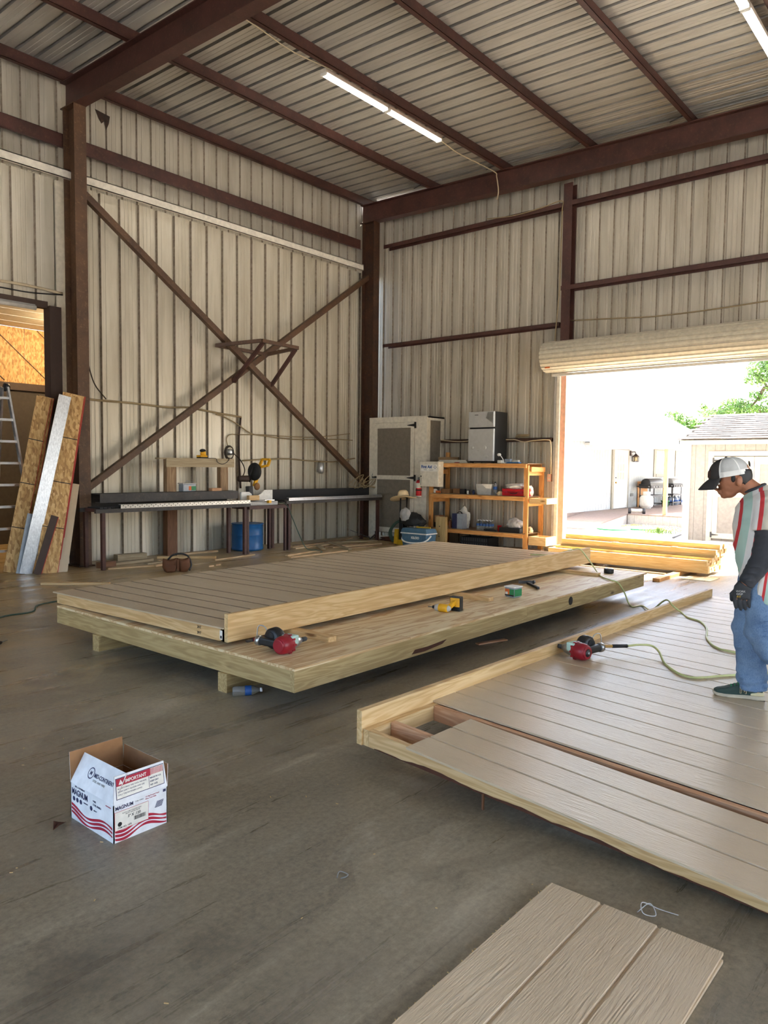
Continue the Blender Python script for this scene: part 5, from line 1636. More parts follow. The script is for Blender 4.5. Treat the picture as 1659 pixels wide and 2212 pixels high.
t = thing('claw_hammer', 'black-handled claw hammer lying behind the screw tub', 'hammer', (7.25, 3.96, 0.294), 0)
MB().bar((0.11, 0.13, 0.018), (-0.14, -0.14, 0.018), 0.03, 0.026).build('handle', 'black', t, world=False, bevel=0.006)
MB().bar((0.06, 0.22, 0.024), (0.16, 0.10, 0.024), 0.032, 0.032).lathe([(0.02, -0.015), (0.02, 0.015)], (0.17, 0.09, 0.024), 12, 'x').build('head', 'darkgrey', t, world=False)
t = thing('tape_measure', 'round black tape roll standing on the far end of the plywood', 'tape', (8.88, 3.80, 0.294))
MB().lathe([(0.025, 0.0), (0.055, 0.0), (0.060, 0.006), (0.060, 0.050), (0.055, 0.056), (0.025, 0.056)], (0, 0, 0), 22).build('roll', 'black', t, world=False)
MB().lathe([(0.020, 0.002), (0.026, 0.002), (0.026, 0.058), (0.020, 0.058)], (0, 0, 0), 18).build('core', 'dullyellow', t, world=False)

# air hoses
hz2 = lambda x, y: 0.101+h2(x, y)+0.009
cable('air_hose', [(8.60, 4.75, 0.47), (8.72, 4.52, 0.475), (8.82, 4.34, 0.53), (8.87, 4.20, 0.565), (8.88, 4.10, 0.47), (8.86, 3.98, 0.34), (8.72, 3.87, 0.305), (8.45, 3.70, 0.304), (8.28, 3.53, 0.304), (8.30, 3.44, 0.28), (8.42, 3.41, 0.16), (8.46, 3.37, 0.03), (8.39, 3.30, 0.009), (8.36, 3.27, 0.009), (8.50, 3.22, 0.009), (8.05, 2.95, 0.06), (7.82, 2.74, 0.215), (7.74, 2.66, 0.242), (7.63, 2.58, 0.215), (7.66, 2.50, 0.15),
                   (7.45, 2.37, hz2(7.45, 2.37)), (7.40, 2.30, hz2(7.4, 2.3)), (7.33, 2.21, hz2(7.33, 2.2)), (7.10, 2.09, hz2(7.1, 2.1)), (6.82, 2.0, hz2(6.8, 2.0)), (6.68, 1.96, hz2(6.7, 1.96)), (6.48, 1.87, hz2(6.48, 1.87)), (6.36, 1.79, hz2(6.36, 1.79)), (6.29, 1.66, hz2(6.3, 1.66)), (6.3, 1.2, hz2(6.3, 1.2)), (6.2, 0.7, hz2(6.2, 0.7))], 0.009, 'hose', 'pale yellow-green air hose from the far wall panel down to the worker', 'hose', 5)
cable('air_hose', [(5.60, 2.23, zsid+0.055), (5.68, 2.17, zsid+0.06), (5.76, 2.10, zsid+0.05), (5.70, 2.02, zsid+0.03), (5.55, 1.925, hz2(5.55, 1.92)), (5.37, 1.79, hz2(5.4, 1.8)), (5.30, 1.705, hz2(5.3, 1.7)), (5.295, 1.635, hz2(5.3, 1.6)), (5.36, 1.575, hz2(5.4, 1.6)), (5.56, 1.46, hz2(5.6, 1.46)), (5.9, 1.2, hz2(5.9, 1.2)), (6.1, 0.8, hz2(6.1, 0.8))], 0.009, 'hose', 'pale yellow-green air hose running from the right-hand nailer past the shoe', 'hose', 5)
cable('extension_cord', [(2.3, 6.5, 0.008), (2.9, 7.3, 0.008), (3.25, 7.87, 0.008), (3.6, 7.93, 0.008), (3.9, 8.3, 0.008), (4.8, 8.35, 0.008)], 0.008, 'darkgreenhose', 'green cord on the concrete left of the wall panel', 'cord')
t = thing('hand_tool', 'small dark tool handle lying at the left edge of the floor', 'tool', (2.74, 6.70, 0), 0.6)
MB().lathe([(0.008, -0.06), (0.016, -0.05), (0.016, 0.03), (0.010, 0.05)], (0, 0, 0.017), 12, 'x').build('handle', 'black', t, world=False)
MB().tube([(0.05, 0, 0.017), (0.13, 0, 0.017)], 0.005, 6).build('shank', 'steel', t, world=False)

# crushed water bottle under the frame
bt = bottle('water_bottle', 'empty clear water bottle lying on the concrete under the floor frame', (3.20, 4.05, 0.034), 0.034, 0.205, 'clear', 'bottlecap', 'labelblue', rot=(0, PI/2, math.radians(-36)))

# ------------------------------------------------------------------ cardboard box
t = thing('nail_box', 'open white cardboard nail box with red waves on the concrete', 'box', (1.60, 2.815, 0))
bx0, bx1, by0, by1, bh, th = 1.60, 1.86, 2.815, 3.178, 0.165, 0.004
B((bx0, by0, 0), (bx0+th, by1, bh)).build('side_panel', 'boxwhite', t)
B((bx0, by0, 0), (bx1, by0+th, bh)).build('end_panel', 'boxwhite', t)
B((bx1-th, by0, 0), (bx1, by1, bh)).build('side_panel', 'boxwhite', t)
B((bx0, by1-th, 0), (bx1, by1, bh)).build('end_panel', 'boxwhite', t)
B((bx0+th, by0+th, 0.001), (bx1-th, by1-th, 0.006)).build('bottom', 'card', t)
for a, b in (((bx0+th, by0+th, 0.006), (bx0+th+0.0012, by1-th, bh)), ((bx0+th, by0+th, 0.006), (bx1-th, by0+th+0.0012, bh)), ((bx1-th-0.0012, by0+th, 0.006), (bx1-th, by1-th, bh)), ((bx0+th, by1-th-0.0012, 0.006), (bx1-th, by1-th, bh))):
    B(a, b).build('kraft_lining', 'card', t)


def flap(p0, p1, out, L, m_out, m_in, inset=0.0):
    """flap hinged on p0-p1, swung along vector 'out' (unit), white outside, kraft inside"""
    p0, p1, out = Vector(p0), Vector(p1), Vector(out).normalized()
    e = (p1-p0).normalized()
    n = e.cross(out).normalized()*0.0018
    q = [p0, p1, p1+out*L-e*inset, p0+out*L+e*inset]
    MB().prism([v-n for v in q], n).build('flap', m_out, t)
    MB().prism(q, n).build('flap_lining', m_in, t)


ol = Vector((0.50, 0, 0.866))
flap((bx0, by1, bh), (bx0, by0, bh), ol, 0.135, 'card', 'boxwhite', 0.004)
orr = Vector((0, 0.10, 0.995))
flap((bx0, by0, bh), (bx1, by0, bh), orr, 0.118, 'card', 'boxwhite', 0.012)
flap((bx1, by0, bh), (bx1, by1, bh), (0.06, 0, 0.99), 0.10, 'card', 'boxwhite', 0.004)
flap((bx1, by1, bh), (bx0, by1, bh), (0.0, 0.06, 0.99), 0.135, 'card', 'boxwhite', 0.0)
# printing, side facing -x
XD, UD = (0, -1, 0), (0, 0, 1)
fx = bx0-0.0006
text_at('MAGNUM', 0.038, 'navy', t, (fx, by1-0.012, 0.118), XD, UD, 'brand_print', 0.0008, 0.82)
text_at('WIRE', 0.011, 'navy', t, (fx, by1-0.195, 0.132), XD, UD)
text_at('COIL NAILS', 0.013, 'navy', t, (fx, by1-0.195, 0.116), XD, UD)
text_at('MID-CONTINENT', 0.011, 'navy', t, (fx, by1-0.040, 0.153), XD, UD)
text_at('www.mcsw', 0.009, 'boxred', t, (fx, by0+0.062, 0.146), XD, UD)
for k in range(4):
    yy = by1-0.030-0.030*k-(0.06 if k == 3 else 0)
    MB().lathe([(0.0085, 0.0), (0.0105, 0.0), (0.0105, 0.0006), (0.0085, 0.0006)], (fx-0.0003, yy, 0.098), 16, 'x').build('icon_ring', 'navy', t)
text_at('HARDENED', 0.007, 'navy', t, (fx, by1-0.115, 0.101), XD, UD)
text_at('QUALITY', 0.007, 'navy', t, (fx, by1-0.200, 0.093), XD, UD)


def waves(org, xd, W, z0, n_band, name, ph, parent, nrm, amp=0.014):
    """red wave bands: a ribbon that swells and twists"""
    org, xd, nrm = Vector(org), Vector(xd), Vector(nrm)
    for k in range(n_band):
        mb = MB()
        N_ = 28
        lo, hi = [], []
        for i in range(N_+1):
            u = i/N_
            c = z0+0.017*k+amp*math.sin(2*PI*(u*1.15)+ph)
            wd = 0.0062*(0.45+0.55*abs(math.sin(PI*(u*1.9+0.15+0.1*k))))
            lo.append(org+xd*(u*W)+Vector((0, 0, c-wd)))
            hi.append(org+xd*(u*W)+Vector((0, 0, c+wd)))
        vs = lo+hi
        fs = [(i, i+1, N_+2+i, N_+1+i) for i in range(N_)]
        mb.add([v+nrm*0.0004 for v in vs]+vs, fs+[tuple(j+len(vs) for j in f[::-1]) for f in fs])
        mb.build(name, 'boxred', parent)


waves((fx, by1-0.008, 0), (0, -1, 0), 0.345, 0.022, 3, 'wave_print', 1.9, t, (-1, 0, 0))
# printing, side facing -y
XD2 = (1, 0, 0)
fy = by0-0.0006
text_at('MAGNUM', 0.021, 'navy', t, (bx0+0.008, fy, 0.140), XD2, UD, 'brand_print', 0.0006, 0.9)
text_at('COIL NAILS', 0.008, 'grey', t, (bx0+0.100, fy, 0.146), XD2, UD)
text_at('15 deg Round Head', 0.0085, 'boxred', t, (bx0+0.150, fy, 0.150), XD2, UD)
text_at('Wire Coil Nails', 0.0085, 'boxred', t, (bx0+0.150, fy, 0.140), XD2, UD)
MB().box((bx0+0.004, fy-0.0002, 0.050), (bx0+0.165, fy, 0.1315)).build('sticker_border', 'boxred', t)
MB().box((bx0+0.0055, fy-0.0006, 0.0515), (bx0+0.1635, fy, 0.130)).build('sticker', 'paper', t)
text_at('3" X .120', 0.016, 'black', t, (bx0+0.065, fy-0.0007, 0.093), XD2, UD, 'sticker_print', 0.0003)
text_at('PLASTIC SHEET COLLATED NAILS', 0.006, 'black', t, (bx0+0.040, fy-0.0007, 0.117), XD2, UD, 'sticker_print')
text_at('BRIGHT SMOOTH SHANK', 0.006, 'black', t, (bx0+0.055, fy-0.0007, 0.110), XD2, UD, 'sticker_print')
text_at('ITEM NO. 1475', 0.010, 'black', t, (bx0+0.018, fy-0.0007, 0.057), XD2, UD, 'sticker_print', 0.0002)
mb = MB()
random.seed(3)
xx = bx0+0.095
while xx < bx0+0.150:
    ww = random.choice((0.0008, 0.0014, 0.0022))
    mb.box((xx, fy-0.0009, 0.071), (xx+ww, fy-0.0006, 0.088))
    xx += ww+random.choice((0.0008, 0.0014))
mb.build('barcode', 'black', t)
MB().lathe([(0.008, -0.0009), (0.010, -0.0009), (0.010, -0.0006)], (bx0+0.028, fy, 0.076), 12, 'y').build('coil_picture', 'black', t)
mb = MB()
for k in range(7):
    mb.box((bx0+0.196+0.0018*k, fy-0.0004, 0.088+0.004*k), (bx0+0.232+0.0015*k, fy, 0.0905+0.004*k))
mb.build('coil_picture', 'navy', t)
B((bx1-0.022, fy-0.0004, 0.146), (bx1-0.008, fy, 0.158)).build('stamp_print', 'navy', t)
waves((bx0+0.006, fy, 0), (1, 0, 0), 0.248, 0.022, 3, 'wave_print', 3.6, t, (0, -1, 0))
# printing on the flaps
n1 = ol.cross(Vector((0, -1, 0)))
if n1.x > 0:
    n1 = -n1
fo = Vector((bx0, 0, bh))
p = fo+ol*0.062+n1*0.0025
text_at('MID-CONTINENT', 0.024, 'navy', t, (p.x, by1-0.150, p.z), XD, ol, 'brand_print', 0.0004, 0.84)
p = fo+ol*0.044+n1*0.0025
text_at('STEEL AND WIRE', 0.013, 'grey', t, (p.x, by1-0.155, p.z), XD, ol, 'brand_print')
ring = []
c0 = fo+ol*0.072+n1*0.0024
mb = MB()
vs, fs = [], []
for i in range(25):
    a = 2*PI*i/24
    for rr_ in (0.020, 0.0245):
        q = c0+Vector((0, -rr_*math.cos(a), 0))+ol*(rr_*math.sin(a))
        vs.append((q.x, q.y+by1-0.122, q.z))
for i in range(24):
    fs.append((2*i, 2*i+1, 2*i+3, 2*i+2))
mb.add(vs, fs)
mb.build('logo_ring', 'navy', t)
p = fo+ol*0.064+n1*0.0026
text_at('M', 0.024, 'navy', t, (p.x, by1-0.112, p.z), XD, ol, 'brand_print', 0.0004)
# important flap
up = orr
oy = lambda q: Vector((0, by0, bh))+up*q+Vector((0, -0.0022, 0))
rect = lambda x0, x1, q0, q1, nm, m, d=0.0: MB().prism([(x0, *(oy(q0)-Vector((0, d, 0))).yz), (x1, *(oy(q0)-Vector((0, d, 0))).yz), (x1, *(oy(q1)-Vector((0, d, 0))).yz), (x0, *(oy(q1)-Vector((0, d, 0))).yz)], (0, -0.0003, 0)).build(nm, m, t)
rect(bx0+0.014, bx1-0.014, 0.018, 0.108, 'notice_border', 'navy')
rect(bx0+0.017, bx1-0.017, 0.021, 0.105, 'notice_field', 'paper', 0.0003)
rect(bx0+0.017, bx1-0.080, 0.074, 0.105, 'notice_banner', 'boxred', 0.0006)
rect(bx0+0.170, bx0+0.172, 0.024, 0.074, 'notice_rule', 'navy', 0.0006)
for k in range(9):
    x_ = bx1-0.078+k*0.0068
    MB().prism([(x_, *(oy(0.076)-Vector((0, 0.0006, 0))).yz), (x_+0.0034, *(oy(0.076)-Vector((0, 0.0006, 0))).yz), (x_+0.0034, *(oy(0.104)-Vector((0, 0.0006, 0))).yz), (x_, *(oy(0.104)-Vector((0, 0.0006, 0))).yz)], (0, -0.0003, 0)).build('hatch_stripe', 'boxred', t)
q = oy(0.081)-Vector((0, 0.0012, 0))
text_at('IMPORTANT', 0.020, 'white', t, (bx0+0.058, q.y, q.z), XD2, up, 'notice_print', 0.0004, 0.9)
MB().prism([(bx0+0.028, *(oy(0.080)-Vector((0, 0.0009, 0))).yz), (bx0+0.048, *(oy(0.080)-Vector((0, 0.0009, 0))).yz), (bx0+0.038, *(oy(0.100)-Vector((0, 0.0009, 0))).yz)], (0, -0.0003, 0)).build('warning_mark', 'white', t)
q = oy(0.082)-Vector((0, 0.0014, 0))
text_at('!', 0.014, 'boxred', t, (bx0+0.0362, q.y, q.z), XD2, up, 'notice_print')
for k, s in enumerate(('ALWAYS READ THE TOOL MANUAL', 'WEAR SAFETY GLASSES AND USE', 'ONLY THE FASTENERS LISTED')):
    q = oy(0.060-0.013*k)-Vector((0, 0.0008, 0))
    text_at(s, 0.0085, 'navy', t, (bx0+0.022, q.y, q.z), XD2, up, 'notice_print')
for k, s in enumerate(('MADE IN U.S.', 'KEEP DRY', 'REF 1475')):
    q = oy(0.060-0.015*k)-Vector((0, 0.0008, 0))
    text_at(s, 0.0095, 'navy', t, (bx0+0.176, q.y, q.z), XD2, up, 'notice_print', 0.0002)

# litter
t = thing('dry_leaf', 'curled brown dry leaf beside the nail box', 'leaf', (1.52, 3.13, 0), 0.4)
vs = [(-0.035, 0, 0.004), (-0.01, 0.02, 0.03), (0.02, 0.018, 0.012), (0.04, 0.0, 0.004), (0.015, -0.018, 0.016), (-0.015, -0.016, 0.034), (0.0, 0.0, 0.006)]
MB().add(vs, [(0, 1, 6), (1, 2, 6), (2, 3, 6), (3, 4, 6), (4, 5, 6), (5, 0, 6)]).build('blade', 'ember', t, world=False)
MB().tube([(-0.035, 0, 0.004), (0.0, 0.0, 0.008), (0.04, 0, 0.005)], 0.0016, 5).build('stem', 'leather', t, world=False)
cable('wire_curl', [(2.03, 1.93, 0.003), (2.06, 1.945, 0.01), (2.075, 1.915, 0.004), (2.05, 1.90, 0.010), (2.035, 1.915, 0.004)], 0.0022, 'grey', 'tiny grey wire curl on the bare concrete', 'wire')
cable('wire_curl', [(2.58, 0.96, 0.003), (2.62, 0.93, 0.03), (2.60, 0.90, 0.006), (2.56, 0.93, 0.02), (2.60, 0.95, 0.035), (2.64, 0.90, 0.01), (2.66, 0.84, 0.003)], 0.0018, 'ltgrey', 'thin pale wire tangle between the two siding pieces', 'wire')
random.seed(21)
mb = MB()
for i in range(420):
    x = random.uniform(1.0, 9.0)
    y = random.uniform(1.0, 10.0)
    if 2.7 < x < 9.4 and y < 6.9:
        continue
    a = random.uniform(0, PI)
    L = random.uniform(0.004, 0.014)
    mb.bar((x, y, 0.001), (x+L*math.cos(a), y+L*math.sin(a), 0.002), 0.003, 0.002)
o = mb.build('wood_shavings', 'sawdust')
tag(o, 'fine wood shavings scattered over the concrete floor', 'shavings', kind='stuff')

# ------------------------------------------------------------------ the worker
FW = Vector((-0.345, 0.938, 0)).normalized()
SD = Vector((-FW.y, FW.x, 0))                 # his left, towards the viewpoint
WORG = Vector((5.055, 1.115, 0.134))
per = thing('person', 'worker in striped tee, blue jeans, dark sleeves and trucker cap walking on the panel', 'person', WORG, math.atan2(FW.y, FW.x))


def loft(mb, pts, rad, n=16):
    """pts (f, s, z); rad (side, fore-aft) at each"""
    pts = [Vector(p) for p in pts]
    rs = []
    for i, p in enumerate(pts):
        d = (pts[min(i+1, len(pts)-1)]-pts[max(i-1, 0)]).normalized()
        sd = Vector((0, 1, 0)) - d*d.y
        if sd.length < 0.2:
            sd = Vector((1, 0, 0)) - d*d.x
        sd.normalize()
        fw = sd.cross(d).normalized()
        a, b = rad[i] if isinstance(rad[i], (tuple, list)) else (rad[i], rad[i])
        rs.append([p+sd*(a*math.cos(2*PI*k/n))+fw*(b*math.sin(2*PI*k/n)) for k in range(n)])
    return mb.rings(rs)


# -- body: one continuous skin
mb = MB()
loft(mb, [(-0.03, 0, 0.80), (-0.03, 0, 0.90), (0.0, 0, 1.02), (0.01, 0, 1.15), (0.005, 0, 1.26), (0.0, 0, 1.32)], [(0.13, 0.09), (0.14, 0.10), (0.125, 0.09), (0.15, 0.10), (0.16, 0.09), (0.07, 0.06)])
loft(mb, [(0.0, 0, 1.27), (0.045, 0, 1.335), (0.10, 0, 1.375), (0.15, 0, 1.40)], [0.062, 0.056, 0.056, 0.06])
mb.ell((0.165, 0, 1.425), (0.105, 0.078, 0.110), 20, 14)          # skull
mb.ell((0.182, 0, 1.365), (0.066, 0.062, 0.060), 18, 12)          # cheeks
mb.ell((0.188, 0, 1.328), (0.050, 0.048, 0.040), 16, 10)          # jaw
mb.ell((0.212, 0, 1.303), (0.024, 0.027, 0.019), 14, 8)           # chin
mb.ell((0.238, 0, 1.398), (0.026, 0.050, 0.017), 14, 8)           # brow
loft(mb, [(0.246, 0, 1.398), (0.264, 0, 1.376), (0.280, 0, 1.353), (0.258, 0, 1.340)], [(0.012, 0.013), (0.014, 0.015), (0.020, 0.015), (0.016, 0.010)], 12)   # nose
mb.ell((0.242, 0, 1.331), (0.016, 0.025, 0.0085), 12, 6)          # upper lip
mb.ell((0.236, 0, 1.317), (0.015, 0.023, 0.0085), 12, 6)           # lower lip
for s in (1, -1):
    mb.ell((0.138, s*0.077, 1.395), (0.020, 0.013, 0.034), 12, 8)  # ears
    mb.ell((0.146, s*0.088, 1.398), (0.010, 0.006, 0.022), 10, 6)
# arms: near (left) hanging, far (right) swung back a little
loft(mb, [(-0.01, 0.15, 1.27), (-0.02, 0.185, 1.20), (-0.01, 0.195, 1.06), (0.005, 0.19, 0.93)], [0.055, 0.05, 0.045, 0.040])
loft(mb, [(0.005, 0.19, 0.93), (0.055, 0.185, 0.86), (0.125, 0.18, 0.765)], [0.042, 0.038, 0.030])
loft(mb, [(-0.01, -0.15, 1.27), (-0.03, -0.185, 1.18), (-0.06, -0.19, 0.95)], [0.055, 0.05, 0.040])
loft(mb, [(-0.06, -0.19, 0.95), (-0.03, -0.185, 0.86), (0.03, -0.18, 0.74)], [0.042, 0.036, 0.030])
# hands
for (wx_, sy, wz_), (hx_, hz_) in (((0.125, 0.18, 0.765), (0.150, 0.700)), ((0.03, -0.18, 0.74), (0.06, 0.675))):
    loft(mb, [(wx_, sy, wz_), (hx_, sy, hz_)], [(0.020, 0.034), (0.020, 0.042)])
    for k in range(4):
        q = hx_+0.030-0.021*k
        loft(mb, [(q, sy, hz_), (q+0.006, sy-0.008, hz_-0.035), (q+0.004, sy-0.02, hz_-0.062)], [0.010, 0.009, 0.008], 8)
    loft(mb, [(wx_+0.03, sy-0.012, wz_-0.03), (hx_+0.045, sy-0.025, hz_-0.005), (hx_+0.048, sy-0.032, hz_-0.03)], [0.012, 0.010, 0.009], 8)
# legs
FAR = [(-0.02, -0.09, 0.86), (0.05, -0.095, 0.66), (0.105, -0.10, 0.45), (0.075, -0.10, 0.25), (0.055, -0.10, 0.08)]
NEAR = [(-0.02, 0.09, 0.86), (0.03, 0.10, 0.66), (0.055, 0.105, 0.44), (-0.12, 0.105, 0.30), (-0.30, 0.105, 0.17)]
for L_ in (FAR, NEAR):
    loft(mb, L_, [0.085, 0.075, 0.055, 0.050, 0.038])
for p0, p1 in (((0.03, -0.10, 0.05), (0.24, -0.10, 0.03)), ((-0.32, 0.105, 0.15), (-0.20, 0.105, 0.03))):
    loft(mb, [p0, p1], [(0.036, 0.036), (0.036, 0.022)])
body = remesh(mb, 'body', 'skin', 0.0052, 3, per)
for s in (1, -1):
    e = MB().ell((0.250, s*0.031, 1.378), (0.010, 0.012, 0.008), 12, 8).build('eye', 'white', per, world=False)
    sub_ = MB().ell((0.257, s*0.033, 1.376), (0.0045, 0.006, 0.006), 10, 6).build('iris', 'hair', e, world=False)
    MB().tube([(0.252, s*0.018, 1.396), (0.254, s*0.034, 1.400), (0.240, s*0.05, 1.396)], 0.0045, 6).build('eyebrow', 'hair', per, world=False)
vs, fs = [], []
NA, NE = 24, 10
for j in range(NE+1):
    for i in range(NA+1):
        u_ = i/NA
        az = math.radians(104+152*u_)
        bk = math.sin(PI*u_)**0.7
        e0 = -8-32*bk+2.5*math.sin(i*2.3)
        el = math.radians(e0+(24-e0)*j/NE)
        q = 1.0+0.015*mnoise.noise(Vector((i*0.9, j*1.7, 3)))
        vs.append((0.165+0.109*q*math.cos(el)*math.cos(az), 0.0805*q*math.cos(el)*math.sin(az), 1.425+0.113*q*math.sin(el)))
for j in range(NE):
    for i in range(NA):
        p_ = j*(NA+1)+i
        fs.append((p_, p_+1, p_+NA+2, p_+NA+1))
hr = MB().add(vs, fs, True).build('hair', 'hair', per, world=False)
md = hr.modifiers.new('t', 'SOLIDIFY')
md.thickness = 0.008
for s in (1, -1):
    MB().ell((0.172, s*0.0755, 1.412), (0.013, 0.006, 0.024), 10, 8).build('sideburn', 'hair', per, world=False)

# -- jeans
mb = MB()
loft(mb, [(-0.03, 0, 0.93), (-0.03, 0, 0.86), (-0.02, 0, 0.76)], [(0.165, 0.120), (0.175, 0.130), (0.165, 0.125)])
loft(mb, [(-0.01, -0.085, 0.84), (0.05, -0.095, 0.66), (0.105, -0.10, 0.45), (0.085, -0.10, 0.30), (0.075, -0.10, 0.17), (0.070, -0.10, 0.125), (0.062, -0.10, 0.105), (0.060, -0.10, 0.062)],
     [(0.105, 0.125), (0.098, 0.115), (0.088, 0.098), (0.085, 0.092), (0.084, 0.090), (0.090, 0.098), (0.078, 0.084), (0.080, 0.086)], 20)
loft(mb, [(-0.02, 0.085, 0.84), (0.02, 0.10, 0.66), (0.045, 0.105, 0.47), (-0.02, 0.105, 0.37), (-0.15, 0.105, 0.275), (-0.28, 0.105, 0.19)],
     [(0.105, 0.125), (0.100, 0.120), (0.090, 0.105), (0.088, 0.100), (0.084, 0.090), (0.082, 0.086)], 20)
for k, (f_, z_, a_) in enumerate(((0.155, 0.34, 0.03), (0.02, 0.14, 0.03), (0.135, 0.145, 0.026), (0.0, 0.10, 0.026), (0.13, 0.08, 0.022), (0.01, 0.26, 0.02))):
    mb.ell((f_, -0.08, z_), (a_, 0.06, 0.018), 12, 6)              # bunched folds
jeans = remesh(mb, 'jeans', 'denim', 0.0075, 3, per, 0.009, 7.0)
mb = MB()
for i in range(7, 13):
    z_ = 0.84-0.031*i
    f_ = 0.0+0.045*(0.84-z_)/0.37
    mb.bar((f_-0.012, 0.105+0.098, z_), (f_+0.012, 0.105+0.098, z_-0.004), 0.006, 0.006)
sm = mb.build('side_seam', 'denim', jeans, world=False)
# -- striped tee
k = N('striped_tee')
v = k.coords()
sep = k.n('SeparateXYZ')
k.l(v, sep.inputs[0])
u = k.math('ADD', sep.outputs[0], k.math('MULTIPLY', sep.outputs[2], 0.10))
u = k.math('FRACT', k.math('MULTIPLY', k.math('ADD', u, 0.55), 5.6))
rp = k.ramp(u, [(0.0, lin((196, 188, 174))), (0.26, lin((206, 62, 66))), (0.38, lin((228, 226, 224))), (0.56, lin((176, 204, 194))), (0.80, lin((206, 62, 66))), (0.88, lin((226, 222, 216)))], 'CONSTANT')
wv = k.noise(k.coords((400, 400, 400)), 1.0, 2)
k.bump(wv, 0.15, 0.002)
MATS['tee_stripes'] = k.set(rp, 0.9)
mb = MB()
loft(mb, [(-0.02, 0, 0.655), (-0.02, 0, 0.72), (-0.005, 0, 0.86), (0.015, 0, 1.0), (0.025, 0, 1.13), (0.015, 0, 1.22), (0.012, 0, 1.29), (0.03, 0, 1.335), (0.04, 0, 1.352)],
     [(0.215, 0.145), (0.21, 0.145), (0.20, 0.140), (0.195, 0.135), (0.20, 0.135), (0.195, 0.130), (0.165, 0.110), (0.095, 0.080), (0.068, 0.066)], 24)
for s in (1, -1):
    loft(mb, [(0.0, s*0.10, 1.29), (-0.015, s*0.165, 1.255), (-0.022, s*0.205, 1.18), (-0.022, s*0.215, 1.105)], [(0.07, 0.075), (0.078, 0.085), (0.075, 0.090), (0.074, 0.094)], 18)
remesh(mb, 'striped_tee', 'tee_stripes', 0.0085, 4, per, 0.006, 6.0)
MB().tube([(0.045+0.060*math.cos(a*PI/10), 0.064*math.sin(a*PI/10), 1.352+0.026*math.cos(a*PI/10)*-1) for a in range(21)], 0.009, 6).build('collar', 'sleeve', per, world=False)
# -- dark arm sleeves and gloves
for s, el, wr in ((1, (0.010, 0.20, 0.93), (0.118, 0.185, 0.775)), (-1, (-0.06, -0.195, 0.95), (0.022, -0.185, 0.755))):
    mb = MB()
    loft(mb, [(-0.020 if s > 0 else -0.035, s*0.212, 1.125), ((-0.02 if s > 0 else -0.045), s*0.207, 1.03), el], [(0.062, 0.080), (0.062, 0.078), (0.058, 0.066)], 18)
    e, w_ = Vector(el), Vector(wr)
    loft(mb, [e, e.lerp(w_, 0.35), e.lerp(w_, 0.7), w_], [(0.058, 0.066), (0.052, 0.058), (0.044, 0.050), (0.036, 0.042)], 18)
    for q in (0.25, 0.5, 0.8):
        c_ = e.lerp(w_, q)
        mb.ell((c_.x+0.01, c_.y+s*0.01, c_.z), (0.050*(1.12-0.3*q), 0.050*(1.1-0.3*q), 0.014), 14, 6)
    remesh(mb, 'arm_sleeve', 'sleeve', 0.0065, 3, per, 0.005, 11.0)
    g = MB()
    hx_, hz_ = (0.150, 0.700) if s > 0 else (0.06, 0.675)
    loft(g, [w_, (hx_-0.012, s*0.18, hz_+0.045), (hx_, s*0.18, hz_), (hx_+0.001, s*0.178, hz_-0.012)], [(0.030, 0.040), (0.027, 0.047), (0.026, 0.050), (0.018, 0.046)], 16)
    for k_ in range(4):
        q = hx_+0.036-0.0255*k_
        ln = (0.074, 0.084, 0.080, 0.066)[k_]
        loft(g, [(q, s*0.18, hz_+0.005), (q+0.007, s*0.174, hz_-ln*0.55), (q+0.004, s*0.160, hz_-ln), (q+0.002, s*0.155, hz_-ln-0.006)], [0.0118, 0.0112, 0.0100, 0.006], 10)
    loft(g, [(hx_+0.015, s*0.165, hz_+0.040), (hx_+0.052, s*0.155, hz_+0.005), (hx_+0.056, s*0.145, hz_-0.032), (hx_+0.054, s*0.142, hz_-0.04)], [0.015, 0.0135, 0.0115, 0.006], 10)
    gl = remesh(g, 'glove', 'glove', 0.0036, 2, per)
    if s > 0:
        for i, (tx, mm) in enumerate((('WORK', 'ltgrey'), ('GRIP', 'ltgrey'), ('FIT', 'dullyellow'))):
            o = text_mesh(tx, 0.017, mm, gl, (0, 0, 0), (0, 0, 0), 'glove_print', 0.0006)
            o.matrix_local = Matrix.Translation(Vector((hx_+0.030, 0.2085, hz_+0.028-0.017*i))) @ Matrix(((-1, 0, 0), (0, 0, 1), (0, 1, 0))).to_4x4()
